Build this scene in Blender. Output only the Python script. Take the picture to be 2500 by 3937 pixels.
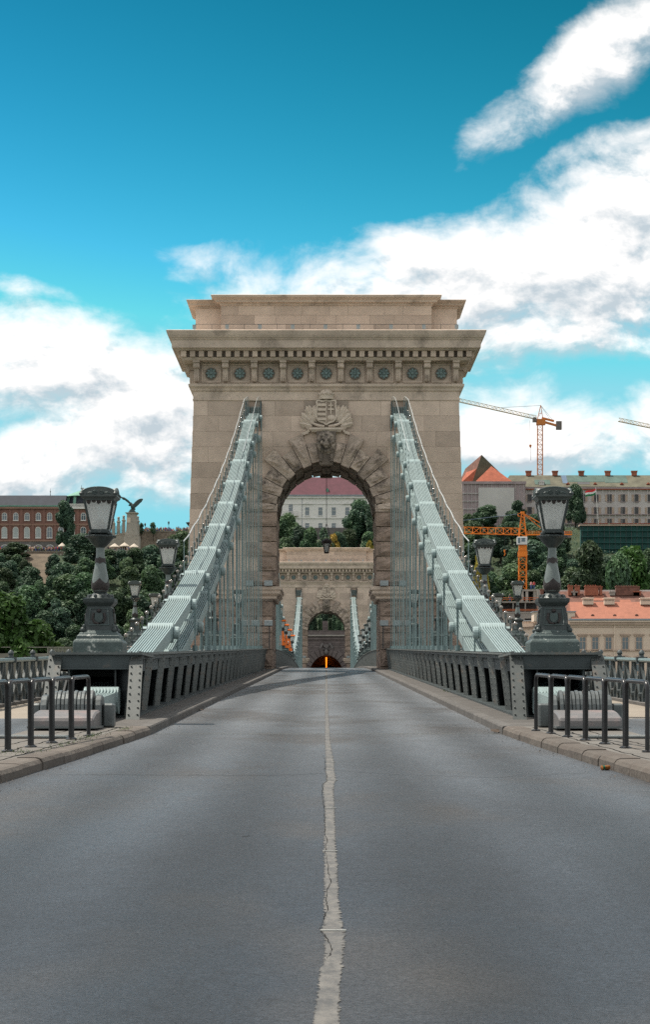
import bpy, bmesh, math, random
from mathutils import Vector, Matrix
R = math.radians
rnd = random.Random(11)
scene = bpy.context.scene
for o in list(bpy.data.objects):
    bpy.data.objects.remove(o)

# ------------------------------------------------------------------ survey
# lens in units of the full-size photograph; world: y runs along the bridge, z up
F, CX, HY, ZC = 7700.0, 1255.0, 2697.0, 1.55

def at(px, py, d):
    return Vector(((px - CX) * d / F, d, ZC + (HY - py) * d / F))

# ------------------------------------------------------------------ camera
cam_data = bpy.data.cameras.new('camera')
cam = bpy.data.objects.new('camera', cam_data)
scene.collection.objects.link(cam)
cam.location = (0, 0, ZC)
cam.rotation_euler = (R(90), 0, 0)
cam_data.sensor_fit = 'VERTICAL'
cam_data.sensor_height = 36.0
cam_data.lens = F / 3937.0 * 36.0
cam_data.shift_x = -5.0 / 3937.0
cam_data.shift_y = (HY - 1968.5) / 3937.0
cam_data.clip_start = 0.1
cam_data.clip_end = 6000
scene.camera = cam

# ------------------------------------------------------------------ light and exposure
SUN = Vector((-0.42, 0.13, 1.0)).normalized()       # towards the sun
sun_data = bpy.data.lights.new('sun', 'SUN')
sun_data.energy = 3.4
sun_data.angle = R(0.55)
sun_data.color = (1.0, 0.93, 0.82)
sun = bpy.data.objects.new('sun', sun_data)
sun.rotation_euler = (-SUN).to_track_quat('-Z', 'Y').to_euler()
sun.location = (-60, 0, 90)
scene.collection.objects.link(sun)
vs = scene.view_settings
vs.view_transform = 'Standard'
vs.look = 'None'
vs.gamma = 1.0
vs.use_curve_mapping = False
vs.exposure = 0.8
scene.cycles.max_bounces = 5
scene.cycles.diffuse_bounces = 3
scene.cycles.glossy_bounces = 2
scene.cycles.transmission_bounces = 4
scene.cycles.transparent_max_bounces = 6
scene.cycles.use_denoising = False

world = bpy.data.worlds.new('World')
scene.world = world
world.use_nodes = True

def build_sky():
    nt = world.node_tree
    nt.nodes.clear()
    N = nt.nodes.new
    L = nt.links.new
    def math_(op, a, b=None, clamp=False):
        n = N('ShaderNodeMath'); n.operation = op; n.use_clamp = clamp
        for i, v in enumerate((a, b)):
            if v is None: continue
            if isinstance(v, (int, float)): n.inputs[i].default_value = v
            else: L(v, n.inputs[i])
        return n.outputs[0]
    sky = N('ShaderNodeTexSky'); sky.sky_type = 'NISHITA'; sky.sun_disc = False
    sky.sun_elevation = math.asin(SUN.z)
    sky.sun_rotation = math.atan2(SUN.x, SUN.y)
    sky.altitude = 100; sky.air_density = 1.0; sky.dust_density = 0.6; sky.ozone_density = 1.5
    # deepen the blue and shift it towards cyan, channel by channel (film-like rendering of the sky)
    sp = N('ShaderNodeSeparateColor'); L(sky.outputs[0], sp.inputs[0])
    cb = N('ShaderNodeCombineColor')
    for i, (p_, k_, top_) in enumerate(((7.0, 640.0, 0.15), (3.5, 8.98, 0.41), (5.0, 7.78, 0.48))):
        ch = math_('MULTIPLY', math_('POWER', math_('MULTIPLY', sp.outputs[i], 0.1), p_), k_ * 10.0)
        L(math_('MINIMUM', ch, top_ * 10.0), cb.inputs[i])
    bg_sky = N('ShaderNodeBackground'); bg_sky.inputs[1].default_value = 0.10
    L(cb.outputs[0], bg_sky.inputs[0])
    tc = N('ShaderNodeTexCoord')
    sep = N('ShaderNodeSeparateXYZ'); L(tc.outputs['Generated'], sep.inputs[0])
    u = math_('ARCTAN2', sep.outputs[0], sep.outputs[1])
    v = math_('ARCSINE', sep.outputs[2])
    comb = N('ShaderNodeCombineXYZ'); L(u, comb.inputs[0]); L(v, comb.inputs[1])
    # cloud banks: centre, radii, tilt as seen from the bridge (azimuth, elevation)
    banks = [  # px, py, rx, ry, tilt deg, weight
        (2150, 1030, 900, 330, 12, 1.3),
        (2400, 800, 520, 240, 26, 1.05),
        (1500, 1060, 860, 190, 10, 0.85),
        (2290, 215, 640, 165, 33, 1.15),
        (2050, 1270, 520, 130, -8, 0.85),
        (180, 1440, 700, 270, -4, 1.15),
        (520, 1600, 560, 380, 0, 1.1),
        (160, 1800, 680, 200, 12, 1.15),
        (560, 1700, 420, 260, 20, 0.8),
        (2200, 1710, 640, 170, 0, 1.1),
        (2480, 1640, 160, 170, 0, 1.2),
        (1900, 1640, 260, 190, 0, 0.7),
        (1255, 1900, 900, 110, 0, 0.55),
        (900, 1030, 260, 60, 0, 0.25),
        (120, 1150, 200, 50, -10, 0.30),
        (2330, 560, 230, 60, 20, 0.40),
    ]
    def density(shift):
        off = N('ShaderNodeVectorMath'); off.operation = 'ADD'
        L(comb.outputs[0], off.inputs[0]); off.inputs[1].default_value = shift
        P = off.outputs[0]
        wn = N('ShaderNodeTexNoise'); wn.inputs['Scale'].default_value = 9; wn.inputs['Detail'].default_value = 3
        L(P, wn.inputs['Vector'])
        ws = N('ShaderNodeVectorMath'); ws.operation = 'MULTIPLY_ADD'
        L(wn.outputs['Color'], ws.inputs[0]); ws.inputs[1].default_value = (0.05, 0.04, 0)
        ws.inputs[2].default_value = (-0.025, -0.02, 0)
        wp = N('ShaderNodeVectorMath'); wp.operation = 'ADD'
        L(P, wp.inputs[0]); L(ws.outputs[0], wp.inputs[1])
        total = None
        for (px, py, rx, ry, tilt, w) in banks:
            m = N('ShaderNodeMapping'); m.vector_type = 'TEXTURE'
            m.inputs['Location'].default_value = (math.atan((px - CX) / F), math.atan((HY - py) / F), 0)
            m.inputs['Rotation'].default_value = (0, 0, R(tilt))
            m.inputs['Scale'].default_value = (rx / F, ry / F, 1)
            L(wp.outputs[0], m.inputs['Vector'])
            d = N('ShaderNodeVectorMath'); d.operation = 'DOT_PRODUCT'
            L(m.outputs[0], d.inputs[0]); L(m.outputs[0], d.inputs[1])
            q = math_('MULTIPLY', math_('SUBTRACT', 1.0, d.outputs['Value']), w)
            total = q if total is None else math_('MAXIMUM', total, q)
        # beyond the view broken cumulus goes on all round, thickened to whiten the fill light
        gn = N('ShaderNodeTexNoise'); gn.inputs['Scale'].default_value = 3.2; gn.inputs['Detail'].default_value = 2
        L(P, gn.inputs['Vector'])
        g = math_('SUBTRACT', math_('MULTIPLY', gn.outputs[0], 5.0), 1.55)
        au = math_('MULTIPLY', math_('SUBTRACT', math_('ABSOLUTE', u), 0.19), 9.0, True)
        av = math_('MULTIPLY', math_('SUBTRACT', v, 0.39), 9.0, True)
        out = math_('MAXIMUM', au, av)
        total = math_('MAXIMUM', total, math_('SUBTRACT', math_('MULTIPLY', math_('ADD', g, 1.0), out), 1.0))
        total = math_('MAXIMUM', total, -1.0)
        st = N('ShaderNodeVectorMath'); st.operation = 'MULTIPLY'
        L(wp.outputs[0], st.inputs[0]); st.inputs[1].default_value = (1.0, 1.5, 1.0)
        fb = N('ShaderNodeTexNoise'); fb.inputs['Scale'].default_value = 17; fb.inputs['Detail'].default_value = 8
        fb.inputs['Roughness'].default_value = 0.61
        L(st.outputs[0], fb.inputs['Vector'])
        fm = math_('MULTIPLY', math_('SUBTRACT', fb.outputs[0], 0.5), 2.9)
        return math_('ADD', math_('MULTIPLY', total, 0.92), math_('ADD', fm, 0.0))
    d1 = density((0, 0, 0))
    d2 = density((-0.0035, 0.008, 0))
    mr = N('ShaderNodeMapRange'); mr.interpolation_type = 'SMOOTHSTEP'
    L(d1, mr.inputs[0]); mr.inputs[1].default_value = -0.15; mr.inputs[2].default_value = 0.95
    lit = math_('ADD', math_('MULTIPLY', math_('SUBTRACT', d1, d2), 2.0), 0.74)
    core = math_('MULTIPLY', math_('SUBTRACT', d1, 0.9), 0.2)
    lit = math_('SUBTRACT', lit, math_('MAXIMUM', core, 0.0), True)
    col = N('ShaderNodeMix'); col.data_type = 'RGBA'
    L(lit, col.inputs[0])
    col.inputs[6].default_value = (0.32, 0.37, 0.405, 1)
    col.inputs[7].default_value = (0.68, 0.66, 0.645, 1)
    bg_cl = N('ShaderNodeBackground'); L(col.outputs[2], bg_cl.inputs[0]); bg_cl.inputs[1].default_value = 1.0
    mix = N('ShaderNodeMixShader')
    up = math_('MULTIPLY', math_('ADD', v, 0.02), 30.0, True)
    L(math_('MULTIPLY', mr.outputs[0], up), mix.inputs[0])
    L(bg_sky.outputs[0], mix.inputs[1]); L(bg_cl.outputs[0], mix.inputs[2])
    outn = N('ShaderNodeOutputWorld'); L(mix.outputs[0], outn.inputs[0])
    world.cycles.sampling_method = 'MANUAL'
    world.cycles.sample_map_resolution = 512
build_sky()

# ------------------------------------------------------------------ mesh helpers
class MB:
    def __init__(s):
        s.v = []; s.f = []; s.m = []
    def add(s, vs, fs, mi=0):
        n = len(s.v)
        s.v.extend([tuple(p) for p in vs])
        s.f.extend([tuple(i + n for i in f) for f in fs])
        s.m.extend([mi] * len(fs))
        return s
    def box(s, x0, x1, y0, y1, z0, z1, mi=0):
        return s.add([(x0,y0,z0),(x1,y0,z0),(x1,y1,z0),(x0,y1,z0),(x0,y0,z1),(x1,y0,z1),(x1,y1,z1),(x0,y1,z1)],
                     [(0,3,2,1),(4,5,6,7),(0,1,5,4),(1,2,6,5),(2,3,7,6),(3,0,4,7)], mi)
    def cbox(s, c, sx, sy, sz, mi=0):
        return s.box(c[0]-sx/2, c[0]+sx/2, c[1]-sy/2, c[1]+sy/2, c[2]-sz/2, c[2]+sz/2, mi)
    def rings(s, loops, cap=True, mi=0, closed=True):
        n = len(loops[0]); vs = [p for l in loops for p in l]; fs = []
        for k in range(len(loops) - 1):
            for i in range(n if closed else n - 1):
                j = (i + 1) % n
                fs.append((k*n+i, k*n+j, (k+1)*n+j, (k+1)*n+i))
        if cap:
            fs.append(tuple(reversed(range(n)))); fs.append(tuple(range((len(loops)-1)*n, len(loops)*n)))
        return s.add(vs, fs, mi)
    def rect(s, prof, hx=0, hy=0, cx=0, cy=0, cap=True, mi=0):
        """stacked rectangles: prof = [(offset, z)] or [(ox, oy, z)]"""
        loops = []
        for p in prof:
            ox, oy, z = (p[0], p[0], p[1]) if len(p) == 2 else p
            a, b = hx + ox, hy + oy
            loops.append([(cx-a,cy-b,z),(cx+a,cy-b,z),(cx+a,cy+b,z),(cx-a,cy+b,z)])
        return s.rings(loops, cap, mi)
    def lathe(s, prof, n=14, cx=0, cy=0, cap=True, mi=0, sy=1.0):
        loops = [[(cx + r*math.cos(2*math.pi*i/n), cy + sy*r*math.sin(2*math.pi*i/n), z) for i in range(n)] for r, z in prof]
        return s.rings(loops, cap, mi)
    def tube(s, pts, r, n=6, mi=0):
        pts = [Vector(p) for p in pts]; loops = []
        rs = r if isinstance(r, (list, tuple)) else [r] * len(pts)
        ref = None
        for k, p in enumerate(pts):
            t = (pts[min(k+1, len(pts)-1)] - pts[max(k-1, 0)]).normalized()
            if ref is None or abs(ref.dot(t)) > 0.95:
                ref = Vector((0,0,1)) if abs(t.z) < 0.9 else Vector((1,0,0))
            a = t.cross(ref).normalized(); b = a.cross(t).normalized()
            loops.append([p + rs[k]*(math.cos(2*math.pi*i/n)*a + math.sin(2*math.pi*i/n)*b) for i in range(n)])
        return s.rings(loops, True, mi)
    def bar(s, a, b, w, h, up=(0,0,1), mi=0):
        a = Vector(a); b = Vector(b); t = (b - a).normalized(); up = Vector(up)
        if abs(t.dot(up)) > 0.98: up = Vector((0,1,0)) if abs(t.y) < 0.9 else Vector((1,0,0))
        x = t.cross(up).normalized(); y = x.cross(t).normalized()
        l = lambda p: [p - x*w/2 - y*h/2, p + x*w/2 - y*h/2, p + x*w/2 + y*h/2, p - x*w/2 + y*h/2]
        return s.rings([l(a), l(b)], True, mi)
    def prism(s, poly, fn, mi=0):
        """poly in (a, b); fn(a, b, t) -> point, t 0 and 1 are the two ends"""
        return s.rings([[fn(a, b, 0) for a, b in poly], [fn(a, b, 1) for a, b in poly]], True, mi)
    def ball(s, c, r, n=10, m=6, sc=(1,1,1), mi=0, rot=None):
        loops = []
        for k in range(m + 1):
            th = math.pi * k / m; th = min(max(th, 0.04), math.pi - 0.04)
            lp = []
            for i in range(n):
                q = Vector((r*sc[0]*math.sin(th)*math.cos(2*math.pi*i/n), r*sc[1]*math.sin(th)*math.sin(2*math.pi*i/n), -r*sc[2]*math.cos(th)))
                if rot is not None: q = rot @ q
                lp.append(Vector(c) + q)
            loops.append(lp)
        return s.rings(loops, True, mi)
    def mesh(s, name, mats, smooth=False, bevel=0.0, origin=None):
        me = bpy.data.meshes.new(name)
        vs = s.v if origin is None else [(p[0]-origin[0], p[1]-origin[1], p[2]-origin[2]) for p in s.v]
        me.from_pydata(vs, [], s.f)
        if not isinstance(mats, (list, tuple)): mats = [mats]
        for m in mats: me.materials.append(M[m])
        if len(mats) > 1: me.polygons.foreach_set('material_index', s.m)
        if bevel:
            bm = bmesh.new(); bm.from_mesh(me)
            ed = [e for e in bm.edges if len(e.link_faces) == 2 and e.calc_face_angle(0) > 0.5]
            bmesh.ops.bevel(bm, geom=ed, offset=bevel, segments=1, affect='EDGES', clamp_overlap=True)
            bm.to_mesh(me); bm.free()
        if smooth:
            me.polygons.foreach_set('use_smooth', [True] * len(me.polygons))
            me.set_sharp_from_angle(angle=R(38))
        me.update()
        return me
    def build(s, name, mats, parent=None, smooth=False, bevel=0.0, origin=None, loc=(0,0,0), rot=(0,0,0), scale=(1,1,1)):
        return ob(name, s.mesh(name, mats, smooth, bevel, origin), parent, loc, rot, scale)

COL = scene.collection
def ob(name, me, parent=None, loc=(0,0,0), rot=(0,0,0), scale=(1,1,1)):
    o = bpy.data.objects.new(name, me)
    COL.objects.link(o)
    o.location = loc; o.rotation_euler = rot; o.scale = scale
    if parent is not None: o.parent = parent
    return o
def tag(o, label=None, cat=None, group=None, kind=None):
    if label: o['label'] = label
    if cat: o['category'] = cat
    if group: o['group'] = group
    if kind: o['kind'] = kind
    return o
def thing(name, label, cat, loc=(0,0,0), rz=0.0, group=None, scale=(1,1,1)):
    o = bpy.data.objects.new(name, None)
    COL.objects.link(o); o.empty_display_size = 0.2
    o.location = loc; o.rotation_euler = (0, 0, rz); o.scale = scale
    return tag(o, label, cat, group)
KIDS = {}
def copy_tree(o, parent=None, skip=()):
    c = o.copy(); COL.objects.link(c); c.parent = parent
    for ch in list(o.children):
        if ch.name.split('.')[0] in skip: continue
        copy_tree(ch, c, skip)
    return c

# ------------------------------------------------------------------ materials
M = {}
def mat(name, col, rough=0.7, metal=0.0, var=0.25, scale=1.2, col2=None, bump=0.0, bscale=12.0, rand=0.0, spec=0.4,
        stain=None, stain_scale=0.5, stain_amt=(0.52, 0.7), detail=6, world_pos=False, stretch=None, bdist=0.02):
    """colour varied by noise between col and col2, per-object brightness, optional stains, fine relief"""
    m = bpy.data.materials.new(name); m.use_nodes = True
    nt = m.node_tree; N = nt.nodes.new; L = nt.links.new
    b = nt.nodes['Principled BSDF']
    b.inputs['Roughness'].default_value = rough; b.inputs['Metallic'].default_value = metal
    b.inputs['Specular IOR Level'].default_value = spec
    if world_pos:
        g = N('ShaderNodeNewGeometry'); vec = g.outputs['Position']
    else:
        g = N('ShaderNodeTexCoord'); vec = g.outputs['Object']
        oi = N('ShaderNodeObjectInfo')
        ad = N('ShaderNodeVectorMath'); ad.operation = 'ADD'
        mu = N('ShaderNodeMath'); mu.operation = 'MULTIPLY'; mu.inputs[1].default_value = 37.0
        L(oi.outputs['Random'], mu.inputs[0]); L(vec, ad.inputs[0]); L(mu.outputs[0], ad.inputs[1]); vec = ad.outputs[0]
    if stretch:
        st = N('ShaderNodeVectorMath'); st.operation = 'MULTIPLY'; L(vec, st.inputs[0]); st.inputs[1].default_value = stretch; vec = st.outputs[0]
    if col2 is None: col2 = tuple(c * (1 - var) for c in col)
    n = N('ShaderNodeTexNoise'); n.inputs['Scale'].default_value = scale; n.inputs['Detail'].default_value = detail; n.inputs['Roughness'].default_value = 0.6
    L(vec, n.inputs['Vector'])
    r = N('ShaderNodeMapRange'); r.inputs[1].default_value = 0.32; r.inputs[2].default_value = 0.68; L(n.outputs[0], r.inputs[0])
    mx = N('ShaderNodeMix'); mx.data_type = 'RGBA'; L(r.outputs[0], mx.inputs[0])
    mx.inputs[6].default_value = (*col2, 1); mx.inputs[7].default_value = (*col, 1)
    out = mx.outputs[2]
    if stain:
        n2 = N('ShaderNodeTexNoise'); n2.inputs['Scale'].default_value = stain_scale; n2.inputs['Detail'].default_value = 8; n2.inputs['Roughness'].default_value = 0.68
        L(vec, n2.inputs['Vector'])
        r2 = N('ShaderNodeMapRange'); r2.inputs[1].default_value = stain_amt[0]; r2.inputs[2].default_value = stain_amt[1]; L(n2.outputs[0], r2.inputs[0])
        m2 = N('ShaderNodeMix'); m2.data_type = 'RGBA'; L(r2.outputs[0], m2.inputs[0]); L(out, m2.inputs[6]); m2.inputs[7].default_value = (*stain, 1)
        out = m2.outputs[2]
    if rand:
        oi2 = N('ShaderNodeObjectInfo')
        rr = N('ShaderNodeMapRange'); rr.inputs[3].default_value = 1 - rand; rr.inputs[4].default_value = 1 + rand
        L(oi2.outputs['Random'], rr.inputs[0])
        hs = N('ShaderNodeHueSaturation'); L(rr.outputs[0], hs.inputs['Value']); L(out, hs.inputs['Color']); out = hs.outputs[0]
    L(out, b.inputs['Base Color'])
    if bump:
        bn = N('ShaderNodeTexNoise'); bn.inputs['Scale'].default_value = bscale; bn.inputs['Detail'].default_value = 6
        L(vec, bn.inputs['Vector'])
        bp = N('ShaderNodeBump'); bp.inputs['Strength'].default_value = bump; bp.inputs['Distance'].default_value = bdist
        L(bn.outputs[0], bp.inputs['Height']); L(bp.outputs[0], b.inputs['Normal'])
    M[name] = m
    return m

mat('stone', (0.62, 0.49, 0.40), 0.9, var=0.2, scale=0.9, bump=0.5, bscale=9, rand=0.17, stain=(0.42, 0.33, 0.265), stain_scale=0.55, stain_amt=(0.55, 0.75))
mat('stone_band', (0.62, 0.50, 0.41), 0.9, var=0.3, scale=0.7, bump=0.5, bscale=7, rand=0.08, stain=(0.24, 0.195, 0.16), stain_scale=0.8, stain_amt=(0.52, 0.72))
mat('stone_joint', (0.46, 0.345, 0.275), 0.95, var=0.3, scale=2)
mat('stone_rough', (0.54, 0.435, 0.36), 0.95, var=0.4, scale=1.6, bump=1.0, bscale=6, bdist=0.08, rand=0.12, stain=(0.10, 0.08, 0.07), stain_scale=1.2, stain_amt=(0.50, 0.68))
mat('stone_brown', (0.38, 0.285, 0.23), 0.95, var=0.35, scale=1.2, bump=1.0, bscale=5, bdist=0.08, rand=0.14, stain=(0.11, 0.085, 0.07), stain_scale=0.9, stain_amt=(0.52, 0.7))
mat('stone_carved', (0.68, 0.57, 0.47), 0.9, var=0.25, scale=2.5, bump=0.4, bscale=14, stain=(0.2, 0.16, 0.125), stain_scale=1.6, stain_amt=(0.55, 0.75))
mat('stone_recess_shade', (0.38, 0.305, 0.25), 0.9, var=0.3, scale=1.5)  # darker ground behind the arms, crevice shade put into the colour
mat('stone_lion', (0.42, 0.35, 0.29), 0.9, var=0.5, scale=2.5, bump=0.4, bscale=14, stain=(0.07, 0.06, 0.052), stain_scale=1.8, stain_amt=(0.45, 0.62))
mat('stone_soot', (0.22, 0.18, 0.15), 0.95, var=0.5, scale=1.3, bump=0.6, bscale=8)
mat('patina', (0.20, 0.27, 0.265), 0.6, var=0.5, scale=5)
mat('chain_paint', (0.29, 0.370, 0.372), 0.4, 0.1, var=0.15, scale=2.0, rand=0.07, bump=0.15, bscale=20, stain=(0.2, 0.18, 0.15), stain_scale=2.5, stain_amt=(0.6, 0.85))
mat('bracket_grey', (0.10, 0.12, 0.12), 0.5, 0.1, var=0.3)
mat('rod_paint', (0.17, 0.24, 0.245), 0.45, 0.1, var=0.25, scale=3, rand=0.1)
mat('girder_paint', (0.055, 0.070, 0.074), 0.5, 0.1, var=0.35, scale=2.2, rand=0.12, bump=0.25, bscale=18, stain=(0.13, 0.10, 0.08), stain_scale=2.2, stain_amt=(0.58, 0.75))
mat('girder_leg', (0.080, 0.090, 0.088), 0.5, 0.1, var=0.3, scale=3, bump=0.08, bscale=18, stain=(0.12, 0.085, 0.065), stain_scale=3, stain_amt=(0.55, 0.75))
mat('girder_post', (0.135, 0.150, 0.146), 0.5, 0.1, var=0.3, scale=3, rand=0.12, bump=0.08, bscale=18, stain=(0.16, 0.115, 0.085), stain_scale=3, stain_amt=(0.55, 0.75))
mat('girder_dark', (0.040, 0.047, 0.050), 0.6, var=0.4, scale=2)
mat('lamp_iron', (0.045, 0.058, 0.058), 0.42, 0.2, var=0.4, scale=6, bump=0.3, bscale=30, stain=(0.12, 0.13, 0.125), stain_scale=7, stain_amt=(0.6, 0.7))
mat('lamp_cap', (0.085, 0.10, 0.096), 0.42, 0.15, var=0.35, scale=7, bump=0.2, bscale=30)
mat('lamp_vase', (0.16, 0.19, 0.182), 0.4, 0.1, var=0.25, scale=9, bump=0.25, bscale=40)
mat('lamp_worn', (0.070, 0.098, 0.096), 0.45, 0.1, var=0.4, scale=4, bump=0.4, bscale=25, stain=(0.34, 0.36, 0.34), stain_scale=6, stain_amt=(0.6, 0.66))
mat('lamp_leaf', (0.045, 0.035, 0.034), 0.5, 0.1, var=0.5, scale=12, bump=0.6, bscale=30)
mat('hat_paint', (0.45, 0.46, 0.44), 0.4, 0.2, var=0.3, scale=5)
mat('orange_tarp', (0.85, 0.17, 0.01), 0.6, var=0.2, scale=1.5, bump=0.3, bscale=4)
mat('hoop_black', (0.018, 0.018, 0.02), 0.28, 0.2, var=0.4, scale=10, spec=0.5)
mat('steel_cast', (0.125, 0.14, 0.142), 0.42, 0.3, var=0.35, scale=3, bump=0.15, bscale=22, rand=0.1, stain=(0.20, 0.10, 0.06), stain_scale=3, stain_amt=(0.6, 0.75))
mat('steel_box', (0.19, 0.18, 0.18), 0.45, 0.2, var=0.3, scale=2, bump=0.2, bscale=20, stain=(0.25, 0.17, 0.16), stain_scale=2, stain_amt=(0.5, 0.75))
mat('plate_steel', (0.42, 0.42, 0.40), 0.4, 0.4, var=0.3, scale=6)
mat('kerb_stone', (0.115, 0.099, 0.085), 0.9, var=0.3, scale=2, bump=0.8, bscale=10, bdist=0.03, rand=0.12, stain=(0.08, 0.065, 0.055), stain_scale=2.2, stain_amt=(0.47, 0.66))
mat('kerb_dark', (0.12, 0.112, 0.105), 0.85, var=0.4, scale=2, bump=0.5, bscale=12, rand=0.1)
mat('pavement', (0.145, 0.136, 0.124), 0.9, var=0.35, scale=1.4, bump=0.6, bscale=30, world_pos=True, stain=(0.12, 0.105, 0.09), stain_scale=0.8, stain_amt=(0.5, 0.68))
mat('footway', (0.26, 0.225, 0.185), 0.9, var=0.15, scale=0.6, bump=0.3, bscale=30, world_pos=True)
mat('deck_plate', (0.10, 0.092, 0.085), 0.85, var=0.4, scale=1.5, bump=0.5, bscale=14, world_pos=True)
mat('river_bed', (0.16, 0.15, 0.11), 0.9, var=0.3, scale=0.1, world_pos=True)
mat('grass', (0.07, 0.11, 0.03), 0.8, var=0.5, scale=3)
mat('bare_earth', (0.13, 0.10, 0.07), 0.95, var=0.45, scale=0.3, world_pos=True, bump=0.6, bscale=1.2)
mat('hill_earth', (0.045, 0.06, 0.025), 0.95, var=0.45, scale=0.15, world_pos=True, bump=0.5, bscale=0.6, stain=(0.03, 0.05, 0.022), stain_scale=0.12, stain_amt=(0.45, 0.6))
mat('quay_stone', (0.28, 0.25, 0.21), 0.9, var=0.35, scale=0.5, bump=0.5, bscale=2)
mat('wire', (0.50, 0.52, 0.52), 0.4, 0.3, var=0.1)
mat('dark_wire', (0.05, 0.05, 0.05), 0.5, 0.3, var=0.1)
mat('flood_grey', (0.33, 0.36, 0.37), 0.4, 0.3, var=0.2)
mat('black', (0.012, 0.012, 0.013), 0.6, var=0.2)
mat('crack', (0.022, 0.022, 0.022), 1.0, var=0.3, spec=0.0)
mat('white_strip', (0.36, 0.36, 0.34), 0.5, 0.2, var=0.2, scale=8)
# background
mat('red_wall', (0.25, 0.13, 0.105), 0.9, var=0.3, scale=0.25, rand=0.06, world_pos=True)
mat('red_trim', (0.33, 0.20, 0.155), 0.9, var=0.25, scale=0.4)
mat('grey_stone', (0.17, 0.155, 0.15), 0.9, var=0.35, scale=0.4)
mat('slate', (0.03, 0.036, 0.05), 0.8, var=0.35, scale=0.8)
mat('copper', (0.16, 0.34, 0.26), 0.6, var=0.35, scale=0.6)
mat('pane', (0.09, 0.13, 0.16), 0.12, 0.0, var=0.3, scale=0.2, spec=0.8)
mat('pane_blind', (0.42, 0.45, 0.45), 0.5, var=0.2, scale=0.4)
mat('white_trim', (0.72, 0.70, 0.67), 0.8, var=0.15, scale=0.5)
mat('white_wall', (0.80, 0.77, 0.74), 0.9, var=0.1, scale=0.15)
mat('wine_roof', (0.105, 0.032, 0.046), 0.8, var=0.3, scale=0.6, bump=0.5, bscale=3)
mat('net_grey', (0.58, 0.53, 0.52), 0.9, var=0.22, scale=0.25, bump=0.3, bscale=1.5)
mat('net_lilac', (0.40, 0.32, 0.325), 0.9, var=0.3, scale=0.3, bump=0.4, bscale=1.2)
mat('net_white', (0.58, 0.55, 0.53), 0.9, var=0.12, scale=0.2)
mat('net_green', (0.028, 0.10, 0.092), 0.9, var=0.45, scale=0.3, bump=0.5, bscale=1.0)
mat('roof_sheet', (0.135, 0.128, 0.09), 0.85, var=0.45, scale=0.35, bump=0.3, bscale=2)
mat('roof_sheet_green', (0.085, 0.135, 0.115), 0.85, var=0.4, scale=0.35)
mat('roof_sheet_blue', (0.10, 0.15, 0.22), 0.8, var=0.3, scale=0.3)
mat('tile_orange', (0.40, 0.115, 0.065), 0.85, var=0.35, scale=0.7, bump=0.7, bscale=4, world_pos=True)
mat('tile_salmon', (0.34, 0.135, 0.088), 0.85, var=0.22, scale=0.8, bump=0.6, bscale=5)
mat('tile_old', (0.21, 0.105, 0.08), 0.9, var=0.5, scale=0.8, bump=0.6, bscale=4)
mat('brick_red', (0.36, 0.13, 0.08), 0.9, var=0.35, scale=1.0, rand=0.15)
mat('cream_wall', (0.68, 0.55, 0.44), 0.9, var=0.12, scale=0.3)
mat('cream_trim', (0.50, 0.38, 0.30), 0.9, var=0.2, scale=0.5)
mat('lead_grey', (0.30, 0.33, 0.36), 0.5, 0.3, var=0.2, scale=0.5)
mat('concrete', (0.33, 0.31, 0.28), 0.9, var=0.25, scale=0.4, bump=0.3, bscale=3)
mat('concrete_dark', (0.10, 0.10, 0.105), 0.9, var=0.35, scale=0.4)
mat('rail_orange', (0.55, 0.16, 0.06), 0.7, var=0.2)
mat('crane_orange', (0.80, 0.22, 0.02), 0.5, 0.1, var=0.15, scale=0.8)
mat('crane_yellow', (0.62, 0.20, 0.04), 0.5, 0.1, var=0.25, scale=0.6)
mat('crane_pale', (0.52, 0.42, 0.27), 0.5, 0.1, var=0.2, scale=0.6)
mat('cab_white', (0.62, 0.63, 0.63), 0.4, var=0.1)
mat('weight_grey', (0.20, 0.17, 0.16), 0.9, var=0.3)
mat('flag_red', (0.60, 0.03, 0.04), 0.8, var=0.1)
mat('flag_white', (0.72, 0.72, 0.70), 0.8, var=0.1)
mat('flag_green', (0.02, 0.17, 0.07), 0.8, var=0.1)
mat('parasol_cloth', (0.46, 0.40, 0.33), 0.9, var=0.1)
mat('bronze', (0.055, 0.085, 0.08), 0.5, 0.3, var=0.4, scale=2)
mat('pale_stone', (0.38, 0.35, 0.30), 0.9, var=0.3, scale=0.6, bump=0.5, bscale=2, stain=(0.2, 0.175, 0.145), stain_scale=0.6, stain_amt=(0.52, 0.72))
mat('rubble', (0.30, 0.235, 0.185), 0.95, var=0.55, scale=1.6, bump=0.8, bscale=2, rand=0.05)
mat('bark', (0.05, 0.038, 0.028), 0.95, var=0.4, scale=3)
mat('tunnel_dark', (0.035, 0.03, 0.03), 0.95, var=0.3)
mat('tunnel_stone', (0.15, 0.125, 0.12), 0.95, var=0.4, scale=0.7, rand=0.15, bump=0.6, bscale=2)
mat('blue_paint', (0.02, 0.10, 0.32), 0.4, var=0.15, scale=0.6)
mat('tin_copper', (0.40, 0.16, 0.05), 0.3, 0.7, var=0.3, scale=20)
mat('tin_green', (0.02, 0.22, 0.12), 0.3, 0.6, var=0.3, scale=20)
mat('paper', (0.55, 0.56, 0.58), 0.8, var=0.2, scale=20)
mat('leaf_litter', (0.12, 0.09, 0.07), 0.9, var=0.4, scale=15, rand=0.3)
for i, c in enumerate([(0.55,0.53,0.5),(0.42,0.05,0.06),(0.06,0.10,0.25),(0.45,0.20,0.22),(0.05,0.05,0.06),(0.12,0.25,0.40),(0.50,0.36,0.26),(0.16,0.20,0.10)]):
    mat('cloth_%d' % i, c, 0.9, var=0.1)
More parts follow.
